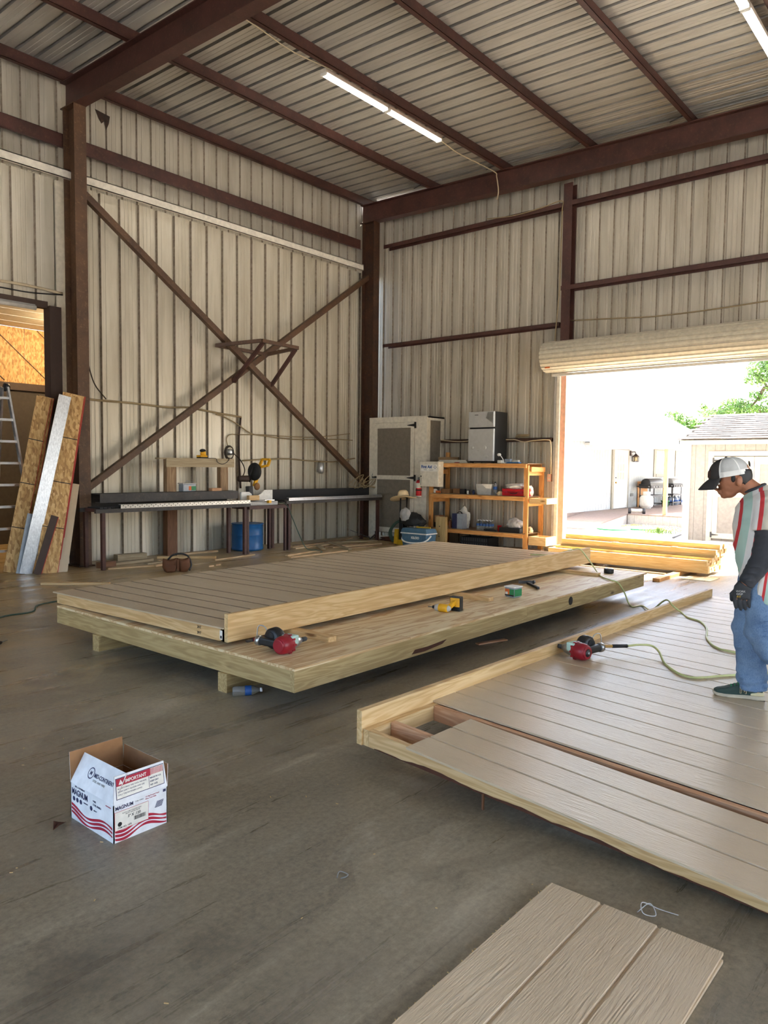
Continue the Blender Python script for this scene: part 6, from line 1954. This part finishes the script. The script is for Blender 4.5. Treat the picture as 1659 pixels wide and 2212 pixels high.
# -- shoes
for (hf, sy, hz, pit) in ((-0.005, -0.10, 0.0, 0.0), (-0.36, 0.105, 0.115, 0.85)):
    t = thing('shoe', None, None, (hf, sy, hz), 0, parent=per)
    t.rotation_euler = (0, pit, 0)

    def shoe(rings, nm, m, bev=0):
        mb_ = MB()
        mb_.rings([[(x, w*c_, z0+(z1-z0)*s_) for c_, s_ in ((-1, 0), (-1, 0.55), (-0.72, 0.95), (0.72, 0.95), (1, 0.55), (1, 0))] for x, w, z0, z1 in rings], True, True)
        return remesh(mb_, nm, m, 0.005, 4, t)
    shoe([(0.0, 0.034, 0.0, 0.034), (0.05, 0.042, 0.0, 0.034), (0.14, 0.042, 0.002, 0.030), (0.22, 0.050, 0.002, 0.028), (0.28, 0.042, 0.006, 0.030), (0.305, 0.020, 0.016, 0.034)], 'sole', 'shoesole')
    shoe([(0.012, 0.030, 0.026, 0.10), (0.06, 0.037, 0.026, 0.105), (0.12, 0.038, 0.026, 0.105), (0.17, 0.040, 0.024, 0.088), (0.23, 0.043, 0.022, 0.062), (0.28, 0.034, 0.024, 0.050), (0.298, 0.016, 0.026, 0.042)], 'upper', 'shoegreen')
    shoe([(0.006, 0.033, 0.026, 0.060), (0.04, 0.040, 0.026, 0.060), (0.085, 0.041, 0.026, 0.050)], 'heel_counter', 'shoecream')
    for i in range(4):
        MB().tube([(0.135+0.02*i, -0.028, 0.090-0.006*i), (0.138+0.02*i, 0, 0.104-0.008*i), (0.135+0.02*i, 0.028, 0.090-0.006*i)], 0.004, 6).build('lace', 'green', t, world=False)
    MB().bar((0.0, 0, -0.002), (0.28, 0, -0.001), 0.07, 0.004).build('outsole', 'black', t, world=False)
    for sg in (1, -1):
        o = text_mesh('N', 0.055, 'shoecream', t, (0, 0, 0), (0, 0, 0), 'letter', 0.0015, bold=0.0022)
        o2 = text_mesh('N', 0.052, 'matblack', t, (0, 0, 0), (0, 0, 0), 'letter_fill', 0.002)
        for q_, yy in ((o, 0.0425), (o2, 0.0435)):
            if sg > 0:
                q_.matrix_local = Matrix.Translation(Vector((0.150, yy, 0.040))) @ Matrix(((-1, 0, 0), (0, 0.15, 1), (0, 1, -0.15))).to_4x4()
            else:
                q_.matrix_local = Matrix.Translation(Vector((0.105, -yy, 0.040))) @ Matrix(((1, 0, 0), (0, -0.15, -1), (0, 1, -0.15))).to_4x4()
# -- trucker cap
cap = thing('trucker_cap', None, None, (0.188, 0, 1.425), 0, parent=per)
cap.rotation_euler = (0, 0.20, 0)


def dome(a0, a1, r, nm, m, top=0.0, z0=0.0, th0=0.0, th1=PI/2):
    """slice of the crown between azimuths a0..a1 (0 = front)"""
    n, mm_ = 16, 9
    vs, fs = [], []
    for j in range(mm_+1):
        th = th0+(th1-th0)*j/mm_
        for i in range(n+1):
            a = a0+(a1-a0)*i/n
            c_ = math.cos(th)**0.75 if math.cos(th) > 0 else 0.0
            vs.append((r[0]*c_*math.cos(a), r[1]*c_*math.sin(a), z0+r[2]*math.sin(th)))
    for j in range(mm_):
        for i in range(n):
            p_ = j*(n+1)+i
            fs.append((p_, p_+1, p_+n+2, p_+n+1))
    b_ = MB().add(vs, fs, True)
    o_ = b_.build(nm, m, cap, world=False)
    md = o_.modifiers.new('t', 'SOLIDIFY')
    md.thickness = 0.003
    return o_


R_ = (0.122, 0.090, 0.118)
A1 = math.radians(62)
dome(-A1, A1, R_, 'front_panel', 'capblack')
dome(A1, 2*PI-A1, R_, 'mesh_panel', 'capgrey')
R2 = tuple(x*1.012 for x in R_)
for a in (A1, math.radians(118), math.radians(180), math.radians(242), -A1):
    dome(a-0.045, a+0.045, R2, 'seam_strip', 'capwhite')
dome(A1, 2*PI-A1, R2, 'band', 'capwhite', 0, 0.0, 0.0, 0.28)
MB().ell((0, 0, 0.119), (0.010, 0.010, 0.006), 10, 6).build('button', 'capblack', cap, world=False)
mb = MB()
rs = []
for j in range(9):
    q = j/8
    row = []
    for i in range(15):
        a = -1.15+2.3*i/14
        bx_ = 0.118*math.cos(a)
        by_ = 0.088*math.sin(a)
        ex = 0.075*q*math.cos(a*0.75)
        row.append((bx_+ex, by_*(1-0.04*q), 0.004-0.035*q-0.28*by_*by_*q*8-0.02*q*q))
    rs.append(row)
vs = [p for r_ in rs for p in r_]
fs = [(j*15+i, j*15+i+1, (j+1)*15+i+1, (j+1)*15+i) for j in range(8) for i in range(14)]
br = MB().add(vs, fs, True).build('brim', 'capblack', cap, world=False)
md = br.modifiers.new('t', 'SOLIDIFY')
md.thickness = 0.005
dome(-0.45, 0.45, tuple(x*1.02 for x in R_), 'patch', 'patch', 0, 0, 0.10, 0.48)
MB().ell((-0.124, 0, 0.055), (0.006, 0.02, 0.02), 8, 6).build('snap_strap', 'capblack', cap, world=False)

# the upper body leans forward over the front foot


def lean(z):
    q = min(1.0, max(0.0, (z-0.45)/0.55))
    return 0.07*q*q*(3-2*q)


for o in per.children:
    if o.type == 'MESH':
        for ob, dz in [(o, Vector((0, 0, 0)))]+[(c, c.matrix_local.translation.copy()) for c in o.children]:
            if ob is o or ob.matrix_local.translation.length < 1e-6:
                for v in ob.data.vertices:
                    v.co.x += lean(v.co.z)
            else:
                m_ = ob.matrix_local.copy()
                m_.translation.x += lean(m_.translation.z)
                ob.matrix_local = m_
cap.location.x += lean(1.425)

# ------------------------------------------------------------------ yard
gr = struct(B((13.25, -30, -0.2), (80, 60, -0.02)).build('ground', 'gravel'))
struct(MB().box((-60, -60, -0.2), (-5.2, 60, -0.02)).box((-5.2, -60, -0.2), (13.25, -6.2, -0.02)).build('ground_behind', 'gravel'))

# lumber stack in the sunny doorway
LB = {}


def lumber(L, w, h):
    key = (L, w, h)
    if key not in LB:
        LB[key] = MB().box((-w/2, 0, 0), (w/2, L, h)).mesh('lumber', wood('orange2', 'y') if 'orange2' in WOOD else wood('orange', 'y'), 0.002)
    return LB[key]


ORD = ('first', 'second', 'third', 'fourth', 'fifth', 'sixth', 'seventh', 'eighth', 'ninth')
for tier, (x0, ya, yb, z0, nz, nx) in enumerate(((11.50, 3.40, 6.00, 0.050, 5, 8), (11.60, 3.375, 5.93, 0.240, 1, 7), (11.68, 3.345, 5.86, 0.278, 3, 6), (11.80, 3.315, 5.84, 0.392, 2, 5))):
    tn = ('thick bottom tier', 'thin second tier', 'third tier', 'top tier')[tier]
    for c in range(nz):
        for i in range(nx):
            o = link('lumber', lumber(round(yb-ya, 3), 0.089, 0.0378), None, (x0+0.0445+0.0905*i, ya+random.uniform(-0.012, 0.012), z0+0.038*c))
            tag(o, '%s stud from the front, %s course, %s of the lumber stack' % (ORD[i], ORD[c], tn), 'lumber', 'stacked studs in the doorway')
for k, y in enumerate((3.80, 5.5)):
    stick(('near timber bearer sticking out from under the lumber stack', 'far timber bearer under the lumber stack')[k], (10.52 if k == 0 else 11.35, y, -0.0), (12.3, y, -0.0), 0.10, 0.049, wood('orange', 'x'))
stick('flat pale plank on the ground along the front of the lumber stack', (11.36, 5.4, 0.0), (11.36, 3.95, 0.0), 0.12, 0.02, wood('pine', 'x'))
o = B((11.05, 3.22, 0.0), (11.48, 3.62, 0.010)).build('plywood_scrap', 'plywood')
tag(o, 'brown plywood scrap on the sunny ground before the lumber stack', 'plywood')
for y in (3.95, 4.9):
    stick('pale spacer slat between tiers of the lumber stack, %s' % ('near the right end' if y < 4.5 else 'near the middle'), (11.72, y, 0.393), (11.63, y, 0.393), 0.08, 0.010, wood('pine', 'x'), 'spacer_slat', None, 'slat')

# ------------------------------------------------------------------ house across the yard
HY = 9.9
h = thing('house', 'white sided house with metal roof and porch across the yard', 'house', (24, HY, 0))
prof = []
for i in range(86):
    u = i*0.2
    prof += [(u, 0.0), (u+0.186, 0.0), (u+0.190, 0.006), (u+0.196, 0.006)]
prof.append((17.2, 0.0))
me = sheet_mesh('wall_siding', prof, lambda u, d, t: (u+17.0-24, d, (0.28, 2.50)[t]), 'houses')
link('wall_siding', me, h)
B((17.0, HY+0.05, 0.0), (34.2, HY+0.12, 2.5)).build('wall', 'houses', h)
B((17.0, HY+0.01, 0.0), (34.2, HY+0.04, 0.28)).build('skirting', 'deckwood', h)
for i in range(18):
    a = 16.6+i
    MB().prism([(a, 9.55, 2.43), (a, 12.5, 4.08), (a, 12.5, 4.12), (a, 9.55, 2.47)], (0.995, 0, 0)).build('roof_sheet', 'white', h)
MB().prism([(16.6, 12.5, 4.08), (16.6, 15.5, 2.43), (16.6, 15.5, 2.47), (16.6, 12.5, 4.12)], (17.7, 0, 0)).build('rear_roof', 'white', h)
MB().prism([(34.15, HY+0.1, 2.4), (34.15, 15.0, 2.4), (34.15, 12.5, 4.05)], (0.05, 0, 0)).build('gable', 'houses', h)
B((16.6, 9.53, 2.38), (34.3, 9.58, 2.47)).build('eave_trim', 'ltgrey', h)
# door
y0 = HY-0.02
d = B((23.24, y0-0.03, 0.30), (24.32, y0+0.01, 2.20)).build('front_door', 'white', h)
MB().box((23.10, y0-0.02, 0.28), (23.24, y0+0.02, 2.32)).box((24.32, y0-0.02, 0.28), (24.46, y0+0.02, 2.32)).box((23.24, y0-0.02, 2.2), (24.32, y0+0.02, 2.32)).build('door_trim', 'housetrim', h)
for r_ in range(3):
    for c_ in range(3):
        sub(B((23.46+0.21*c_, y0-0.035, 1.24+0.28*r_), (23.61+0.21*c_, y0-0.028, 1.47+0.28*r_)), 'pane', 'glass', d)
for c_ in range(2):
    for a, b in ((0.45, 0.70), (0.80, 1.08)):
        sub(B((23.42+0.42*c_, y0-0.036, a), (23.72+0.42*c_, y0-0.03, b)), 'raised_panel', 'white', d)
sub(MB().ell((23.32, y0-0.06, 1.14), (0.035, 0.03, 0.035), 10, 6), 'knob', 'brass', d)
sub(MB().ell((23.32, y0-0.05, 1.30), (0.025, 0.02, 0.025), 10, 6), 'deadbolt', 'darkgrey', d)
# lantern
mb = MB().box((24.50, HY-0.06, 2.03), (24.58, HY-0.01, 2.20)).tube([(24.55, HY-0.05, 2.15), (24.72, HY-0.12, 2.17), (24.80, HY-0.12, 2.10)], 0.016, 6)
mb.lathe([(0.02, 2.10), (0.12, 2.01), (0.12, 2.0)], (24.80, HY-0.12, 0), 8)
mb.lathe([(0.10, 1.83), (0.10, 1.85), (0.02, 1.85)], (24.80, HY-0.12, 0), 8)
for a in range(6):
    mb.tube([(24.80+0.09*math.cos(a*PI/3), HY-0.12+0.09*math.sin(a*PI/3), 1.84), (24.80+0.10*math.cos(a*PI/3), HY-0.12+0.10*math.sin(a*PI/3), 2.01)], 0.010, 5)
ln = mb.build('porch_lantern', 'brownpaint', h)
sub(MB().lathe([(0.075, 1.86), (0.08, 2.0)], (24.80, HY-0.12, 0), 8), 'lantern_glass', 'lampglass', ln)
# windows
for x0, x1, z0, z1 in ((27.04, 27.86, 1.44, 2.25), (29.26, 30.30, 1.44, 2.26)):
    fr = MB().box((x0-0.28, HY-0.03, z0-0.13), (x0-0.05, HY, z1+0.09)).box((x1+0.05, HY-0.03, z0-0.13), (x1+0.28, HY, z1+0.09)).box((x0-0.05, HY-0.03, z1), (x1+0.05, HY, z1+0.09)).box((x0-0.05, HY-0.04, z0-0.13), (x1+0.05, HY, z0-0.02)).build('window_trim', 'housetrim', h)
    wn = MB().box((x0-0.05, HY-0.025, z0-0.02), (x0, HY+0.02, z1)).box((x1, HY-0.025, z0-0.02), (x1+0.05, HY+0.02, z1)).box((x0, HY-0.025, (z0+z1)/2-0.03), (x1, HY+0.02, (z0+z1)/2+0.03)).build('window_frame', 'white', h)
    for s_ in range(2):
        za, zb = (z0, (z0+z1)/2-0.03) if s_ == 0 else ((z0+z1)/2+0.03, z1)
        sub(B((x0, HY-0.012, za), (x1, HY-0.004, zb)), 'pane', 'glass', wn)
        if x0 < 28:
            g_ = MB()
            for q in (0.33, 0.66):
                g_.box((x0+(x1-x0)*q-0.012, HY-0.018, za), (x0+(x1-x0)*q+0.012, HY-0.012, zb))
            g_.box((x0, HY-0.018, (za+zb)/2-0.012), (x1, HY-0.012, (za+zb)/2+0.012))
            sub(g_, 'muntin', 'white', wn)
B((24.72, HY-0.03, 0.66), (24.92, HY, 0.76)).build('outlet_cover', 'grey', h)
# porch roof
B((21.1, 7.10, 2.30), (30.0, 9.9, 2.36)).build('porch_roof', 'ltgrey', h)
B((21.06, 7.08, 2.29), (21.10, 9.72, 2.40)).build('porch_fascia', 'white', h)
B((21.06, 7.05, 2.28), (30.0, 7.10, 2.40)).build('porch_fascia', 'white', h)
B((21.12, 7.11, 2.16), (21.22, 9.7, 2.30)).build('porch_beam', 'offwhite', h)
B((24.0, 7.12, 2.14), (30.0, 7.22, 2.29)).build('porch_beam', wood('orange', 'x'), h)

# porch deck
t = thing('porch_deck', 'low porch deck with grey skirting in front of the house', 'deck', (21.2, 8.0, 0))
for i in range(24):
    B((21.18+i*0.36, 6.3, 0.25), (21.53+i*0.36, 9.88, 0.28)).build('deck_board', 'deckwood', t)
for i in range(11):
    B((21.2, 6.3+i*0.205, -0.02), (21.23, 6.50+i*0.205, 0.25)).build('skirt_board', 'ltgrey', t)
B((21.28, 7.47, 0.28), (21.38, 7.57, 2.16)).build('post', wood('pinkpine', 'z'), t)
t = thing('porch_ramp', 'plank ramp sloping from the porch down to the yard', 'ramp', (19.8, 9.2, 0))
for i in range(14):
    a, b = 21.18-i*0.2, 21.18-(i+1)*0.2+0.006
    za, zb = 0.28-i*0.0195, 0.28-(i+1)*0.0195
    MB().prism([(a, 8.55, za-0.03), (b, 8.55, zb-0.03), (b, 8.55, zb), (a, 8.55, za)], (0, 1.3, 0)).build('ramp_board', 'deckwood', t)
MB().prism([(21.18, 8.56, -0.02), (18.4, 8.56, -0.02), (18.4, 8.56, 0.0), (21.18, 8.56, 0.25)], (0, 0.03, 0)).build('side_skirt', 'ltgrey', t)


def grill(label, x0, x1, lid, body):
    t = thing('gas_grill', label, 'grill', (x0, 9.5, 0.28))
    L = x1-x0
    MB().lathe([(0.0, 0.25), (0.16, 0.26), (0.17, 0.3), (0.17, L-0.3), (0.16, L-0.26), (0.0, L-0.25)], (0, 0, 0.82), 14, 'x').build('lid', lid, t, world=False)
    B((0.2, -0.2, 0.66), (L-0.2, 0.2, 0.80)).build('firebox', body, t, world=False)
    B((0.0, -0.2, 0.70), (0.2, 0.2, 0.74)).build('side_shelf', body, t, world=False)
    B((L-0.2, -0.2, 0.70), (L, 0.2, 0.74)).build('side_shelf', body, t, world=False)
    B((0.15, -0.24, 0.66), (L-0.15, -0.2, 0.76)).build('control_panel', 'darkgrey', t, world=False)
    for k in range(3):
        MB().lathe([(0.02, -0.27), (0.025, -0.24)], (0.35+0.25*k, 0, 0.71), 10, 'y').build('knob', 'ltgrey', t, world=False)
    for xx in (0.24, L-0.27):
        for yy in (-0.18, 0.16):
            B((xx, yy, 0.0), (xx+0.03, yy+0.03, 0.66)).build('leg', 'black', t, world=False)
    B((0.24, -0.18, 0.10), (L-0.24, 0.19, 0.13)).build('lower_shelf', 'black', t, world=False)
    B((0.24, -0.18, 0.36), (L-0.24, 0.19, 0.42)).build('drawer', 'darkgrey', t, world=False)
    return t


grill('black gas grill left of the porch post', 24.75, 26.55, 'black', 'black')
grill('grey gas grill right of the porch post', 26.95, 28.35, 'grey', 'darkgrey')
o = MB().prism([(25.3, 9.86, 0.28), (26.2, 9.86, 0.28), (26.2, 9.88, 1.16), (25.3, 9.88, 1.16)], (0, 0.01, 0)).build('plywood_board', wood('orange', 'x'))
tag(o, 'orange plywood board leaning on the house behind the black grill', 'board')
t = thing('propane_tank', 'white propane tank standing left of the black grill', 'gas tank', (24.62, 9.3, 0.28))
MB().lathe([(0.15, 0.0), (0.15, 0.03), (0.20, 0.06), (0.22, 0.12), (0.22, 0.34), (0.18, 0.42), (0.06, 0.45)], (0, 0, 0), 22).build('body', 'white', t, world=False)
MB().lathe([(0.12, 0.43), (0.12, 0.56), (0.11, 0.56), (0.11, 0.43)], (0, 0, 0), 18).build('collar', 'white', t, world=False)
MB().lathe([(0.03, 0.44), (0.03, 0.52)], (0, 0, 0), 10).build('valve', 'brass', t, world=False)
for k, x in enumerate((27.55, 28.05, 28.5)):
    t = thing('water_jug', '%s blue-labelled water jug under the grey grill' % ('left', 'middle', 'right')[k], 'jug', (x, 9.55, 0.28), group='water jugs on the porch')
    MB().lathe([(0.13, 0.0), (0.14, 0.02), (0.14, 0.24), (0.05, 0.31)], (0, 0, 0), 14).build('body', 'foilblue', t, world=False)
    MB().lathe([(0.04, 0.31), (0.04, 0.34)], (0, 0, 0), 10).build('cap', 'white', t, world=False)
    MB().lathe([(0.142, 0.08), (0.142, 0.18)], (0, 0, 0), 14, caps=False).build('label_wrap', 'labelblue', t, world=False)
t = thing('green_pot', 'small green pot under the black grill', 'pot', (26.1, 9.2, 0.28))
MB().lathe([(0.10, 0.0), (0.13, 0.2), (0.14, 0.2), (0.14, 0.22), (0.12, 0.22), (0.09, 0.02)], (0, 0, 0), 14).build('body', 'green', t, world=False)
MB().lathe([(0.142, 0.19), (0.146, 0.19), (0.146, 0.225), (0.142, 0.225)], (0, 0, 0), 14, caps=False).build('rim', 'green', t, world=False)
t = thing('balance_board', 'grey two-wheeled balance board at the deck corner', 'scooter', (21.5, 8.40, 0.28), 0.4)
for y in (-0.20, 0.20):
    MB().lathe([(0.02, -0.04), (0.08, -0.04), (0.08, 0.04), (0.02, 0.04)], (0, y, 0.08), 18, 'y').build('wheel', 'darkgrey', t, world=False)
MB().lathe([(0.06, -0.16), (0.045, 0.0), (0.06, 0.16)], (0, 0, 0.09), 14, 'y').build('deck', 'white', t, world=False)
for k, (x, y, r_) in enumerate(((19.04, 8.05, 0.42), (19.6, 7.55, 0.40))):
    t = thing('tank_lid', '%s flat concrete lid set in the yard before the porch' % ('left', 'right')[k], 'lid', (x, y, -0.02))
    MB().lathe([(r_, 0.0), (r_, 0.045), (r_*0.96, 0.055), (0.0, 0.06)], (0, 0, 0), 28).build('slab', ('ltgrey', 'foilblue')[k], t, world=False)
    MB().lathe([(r_*1.01, 0.0), (r_*1.03, 0.0), (r_*1.03, 0.03), (r_*1.01, 0.03)], (0, 0, 0), 28, caps=False).build('edge_ring', 'green', t, world=False)
cable('yard_hose', [(17.6, 6.0, 0.0), (18.6, 6.1, 0.03), (19.8, 6.5, 0.02), (20.8, 6.66, 0.08), (21.05, 6.62, 0.28), (20.9, 6.45, 0.36), (20.4, 6.3, 0.2), (19.6, 6.05, 0.0), (18.6, 5.9, 0.0)], 0.018, 'grey', 'grey hose lying in the yard beside the shed', 'hose')
random.seed(9)
mb = MB()
for i in range(260):
    x, y = 18.93+random.gauss(0, 0.22), 6.85+random.gauss(0, 0.18)
    a = random.uniform(0, 2*PI)
    hh = random.uniform(0.05, 0.16)
    mb.add([(x, y, -0.02), (x+0.02*math.cos(a), y+0.02*math.sin(a), -0.02), (x+0.06*math.cos(a+1), y+0.06*math.sin(a+1), hh)], [(0, 1, 2)])
tag(mb.build('weeds', 'leaf'), 'low green weeds by the porch skirting', 'weeds', kind='stuff')
mb = MB()
for i in range(500):
    x, y = 20.3+random.uniform(-0.8, 0.7), 7.6+random.uniform(-1.2, 0.7)
    r_ = random.uniform(0.02, 0.05)
    mb.ell((x, y, -0.01), (r_, r_*0.8, r_*0.6), 6, 3)
tag(mb.build('rubble', 'sawdust'), 'scattered rubble along the foot of the porch skirting', 'rubble', kind='stuff')

# ------------------------------------------------------------------ shed
SX = 17.3
t = thing('garden_shed', 'grey garden shed with cream trim and shingle roof in the yard', 'shed', (SX, 4.0, 0))
for i in range(19):
    y = 5.66-0.205*(i+1)
    B((SX, y, 0.0), (SX+0.012, y+0.2, 2.2)).build('wall_board', 'shedgrey', t)
B((SX+0.015, 1.75, 0.0), (SX+2.4, 5.66, 2.2)).build('walls', 'shedgrey', t)
B((SX-0.02, 5.55, 0.0), (SX, 5.70, 2.17)).build('corner_trim', 'shedtrim', t)
B((SX+0.0, 5.66, 0.0), (SX+0.12, 5.70, 2.17)).build('corner_trim', 'shedtrim', t)
B((SX-0.04, 1.7, 2.15), (SX, 5.72, 2.27)).build('fascia', 'shedtrim', t)
rp0, rp1 = Vector((17.06, 0, 2.26)), Vector((19.3, 0, 2.92))
MB().prism([(17.10, 1.7, 2.24), (19.3, 1.7, 2.90), (19.3, 1.7, 2.86), (17.10, 1.7, 2.2)], (0, 4.05, 0)).build('roof_deck', 'cream', t)
MB().prism([(19.3, 1.7, 2.90), (20.9, 1.7, 2.3), (20.9, 1.7, 2.26), (19.3, 1.7, 2.86)], (0, 4.05, 0)).build('roof_deck', 'cream', t)
MB().prism([(SX, 5.66, 2.2), (20.0, 5.66, 2.2), (19.3, 5.66, 2.88)], (0, 0.03, 0)).build('gable', 'shedtrim', t)
sm = None
nC = 12
dv = (rp1-rp0)/nC
for r_ in range(nC):
    for c_ in range(9):
        y = 5.80-0.31*(c_+1)-(0.155 if r_ % 2 else 0.0)-0.0
        y1 = min(y+0.305, 5.80)
        p0 = rp0+dv*r_
        p1 = rp0+dv*(r_+1.15)
        MB().prism([(p0.x, y, p0.z+0.002), (p1.x, y, p1.z-0.006), (p1.x, y, p1.z), (p0.x, y, p0.z+0.018+0.004*((c_*7+r_*3) % 3))], (0, y1-y, 0)).build('shingle', 'shingle', t)
MB().prism([(19.2, 1.7, 2.91), (19.3, 1.7, 2.945), (19.4, 1.7, 2.91)], (0, 4.08, 0)).build('ridge_cap', 'shingle', t)
# double doors
MB().box((SX-0.03, 5.06, 0.0), (SX, 5.17, 2.0)).box((SX-0.03, 3.28, 1.90), (SX, 5.06, 2.0)).box((SX-0.03, 3.28, 0), (SX, 3.38, 1.9)).build('door_frame', 'shedtrim', t)
for k, (ya, yb) in enumerate(((4.23, 5.05), (3.39, 4.22))):
    dd = MB().box((SX-0.045, ya, 0.08), (SX-0.015, ya+0.11, 1.88)).box((SX-0.045, yb-0.11, 0.08), (SX-0.015, yb, 1.88)).box((SX-0.045, ya+0.11, 1.72), (SX-0.015, yb-0.11, 1.88)).box((SX-0.045, ya+0.11, 1.0), (SX-0.015, yb-0.11, 1.12)).box((SX-0.045, ya+0.11, 0.08), (SX-0.015, yb-0.11, 0.20)).build('door', 'shedtrim', t)
    sub(B((SX-0.03, ya+0.11, 1.12), (SX-0.016, yb-0.11, 1.72)), 'upper_panel', 'shedgrey', dd)
    sub(B((SX-0.03, ya+0.11, 0.2), (SX-0.016, yb-0.11, 1.0)), 'lower_panel', 'shedgrey', dd)
    if k == 0:
        for z in (1.80, 0.16):
            sub(MB().box((SX-0.055, 5.04, z-0.06), (SX-0.045, 5.075, z+0.06)).prism([(SX-0.055, 5.04, z-0.02), (SX-0.055, 5.04, z+0.02), (SX-0.055, 4.90, z+0.004), (SX-0.055, 4.90, z-0.004)], (0.01, 0, 0)), 'hinge', 'darkgrey', dd)
B((SX-0.6, 3.3, -0.02), (SX-0.02, 5.1, 0.03)).build('door_step', 'ltgrey', t)


# ------------------------------------------------------------------ trees beyond
def tree(label, base, branches, blobs, nleaf, size, seed):
    t = thing('tree', label, 'tree', base)
    random.seed(seed)
    for pts, r_ in branches:
        MB().tube(smooth_pts(pts, 4), [r_*(1-0.75*i/(len(pts)*4-4)) for i in range(len(pts)*4-3)], 7).build('branch', 'bark', t)
    mb = MB()
    tot = sum(b[3] for b in blobs)
    for (c, rad, dens, wgt) in blobs:
        for i in range(int(nleaf*wgt/tot)):
            while True:
                q = Vector((random.uniform(-1, 1), random.uniform(-1, 1), random.uniform(-1, 1)))
                if q.length < 1:
                    break
            p_ = Vector(c)+Vector((q.x*rad[0], q.y*rad[1], q.z*rad[2]))
            n1_ = Vector((random.gauss(0, 1), random.gauss(0, 1), random.gauss(0, 1))).normalized()
            n2_ = n1_.orthogonal().normalized()
            s_ = size*random.uniform(0.6, 1.3)
            mb.add([p_-n1_*s_, p_+n2_*s_*0.42, p_+n1_*s_, p_-n2_*s_*0.42], [(0, 1, 2, 3)])
    mb.build('foliage', 'leaf', t)['kind'] = 'stuff'
    return t


tree('leafy tree with a slanting limb behind the shed roof', (27.4, 5.2, -0.02),
     [([(27.4, 5.2, -0.02), (27.3, 5.4, 1.5), (27.2, 5.6, 3.0), (27.0, 6.0, 4.6), (27.0, 6.2, 6.5)], 0.22),
      ([(27.2, 5.6, 3.4), (27.0, 6.3, 4.30), (27.0, 6.57, 3.97), (27.0, 6.88, 3.58)], 0.09), ([(27.1, 5.8, 4.2), (27.0, 6.3, 4.36), (27.0, 6.5, 4.6), (27.0, 6.8, 4.9)], 0.06), ([(27.2, 5.6, 3.0), (27.0, 6.4, 3.5), (27.0, 7.2, 3.7), (27.0, 8.2, 3.6)], 0.06)],
     [((27, 6.55, 5.0), (0.6, 0.42, 0.38), 1, 2.2), ((27, 6.0, 5.2), (0.8, 0.6, 0.8), 1, 4), ((27, 6.75, 4.62), (0.5, 0.28, 0.2), 1, 0.8), ((27, 6.35, 4.45), (0.5, 0.25, 0.3), 1, 0.6), ((27, 6.65, 4.05), (0.4, 0.22, 0.18), 1, 0.6), ((27, 7.25, 3.72), (0.6, 0.55, 0.30), 1, 3.4), ((27, 6.7, 3.55), (0.6, 0.5, 0.25), 1, 2.0), ((27, 8.1, 3.55), (0.5, 0.38, 0.16), 1, 0.9), ((27, 7.75, 3.5), (0.5, 0.35, 0.18), 1, 1.0), ((27, 8.3, 3.76), (0.3, 0.12, 0.10), 1, 0.25), ((27, 6.0, 3.9), (0.7, 0.5, 0.6), 1, 1.6), ((27.3, 5.0, 5.5), (1.4, 1.4, 1.4), 1, 7)], 5200, 0.075, 3)
tree('rounded bright green tree rising behind the house roof', (37.5, 12.6, -0.02),
     [([(37.5, 12.6, -0.02), (37.4, 12.5, 1.5), (37.4, 12.6, 3.2)], 0.2)],
     [((37.5, 12.9, 3.85), (1.0, 0.8, 0.62), 1, 3), ((37.5, 12.3, 3.6), (1.0, 0.7, 0.6), 1, 3), ((37.5, 11.7, 3.55), (0.8, 0.6, 0.5), 1, 2), ((37.5, 12.3, 2.7), (1.2, 1.2, 0.8), 1, 3)], 3200, 0.11, 5)
tree('broad shade tree standing past the house', (46, 20.5, -0.02),
     [([(46, 20.5, -0.02), (46, 20.4, 1.5), (46, 20.5, 3.2)], 0.25)],
     [((46, 20.5, 3.2), (2.0, 2.2, 1.2), 1, 3)], 1200, 0.2, 6)
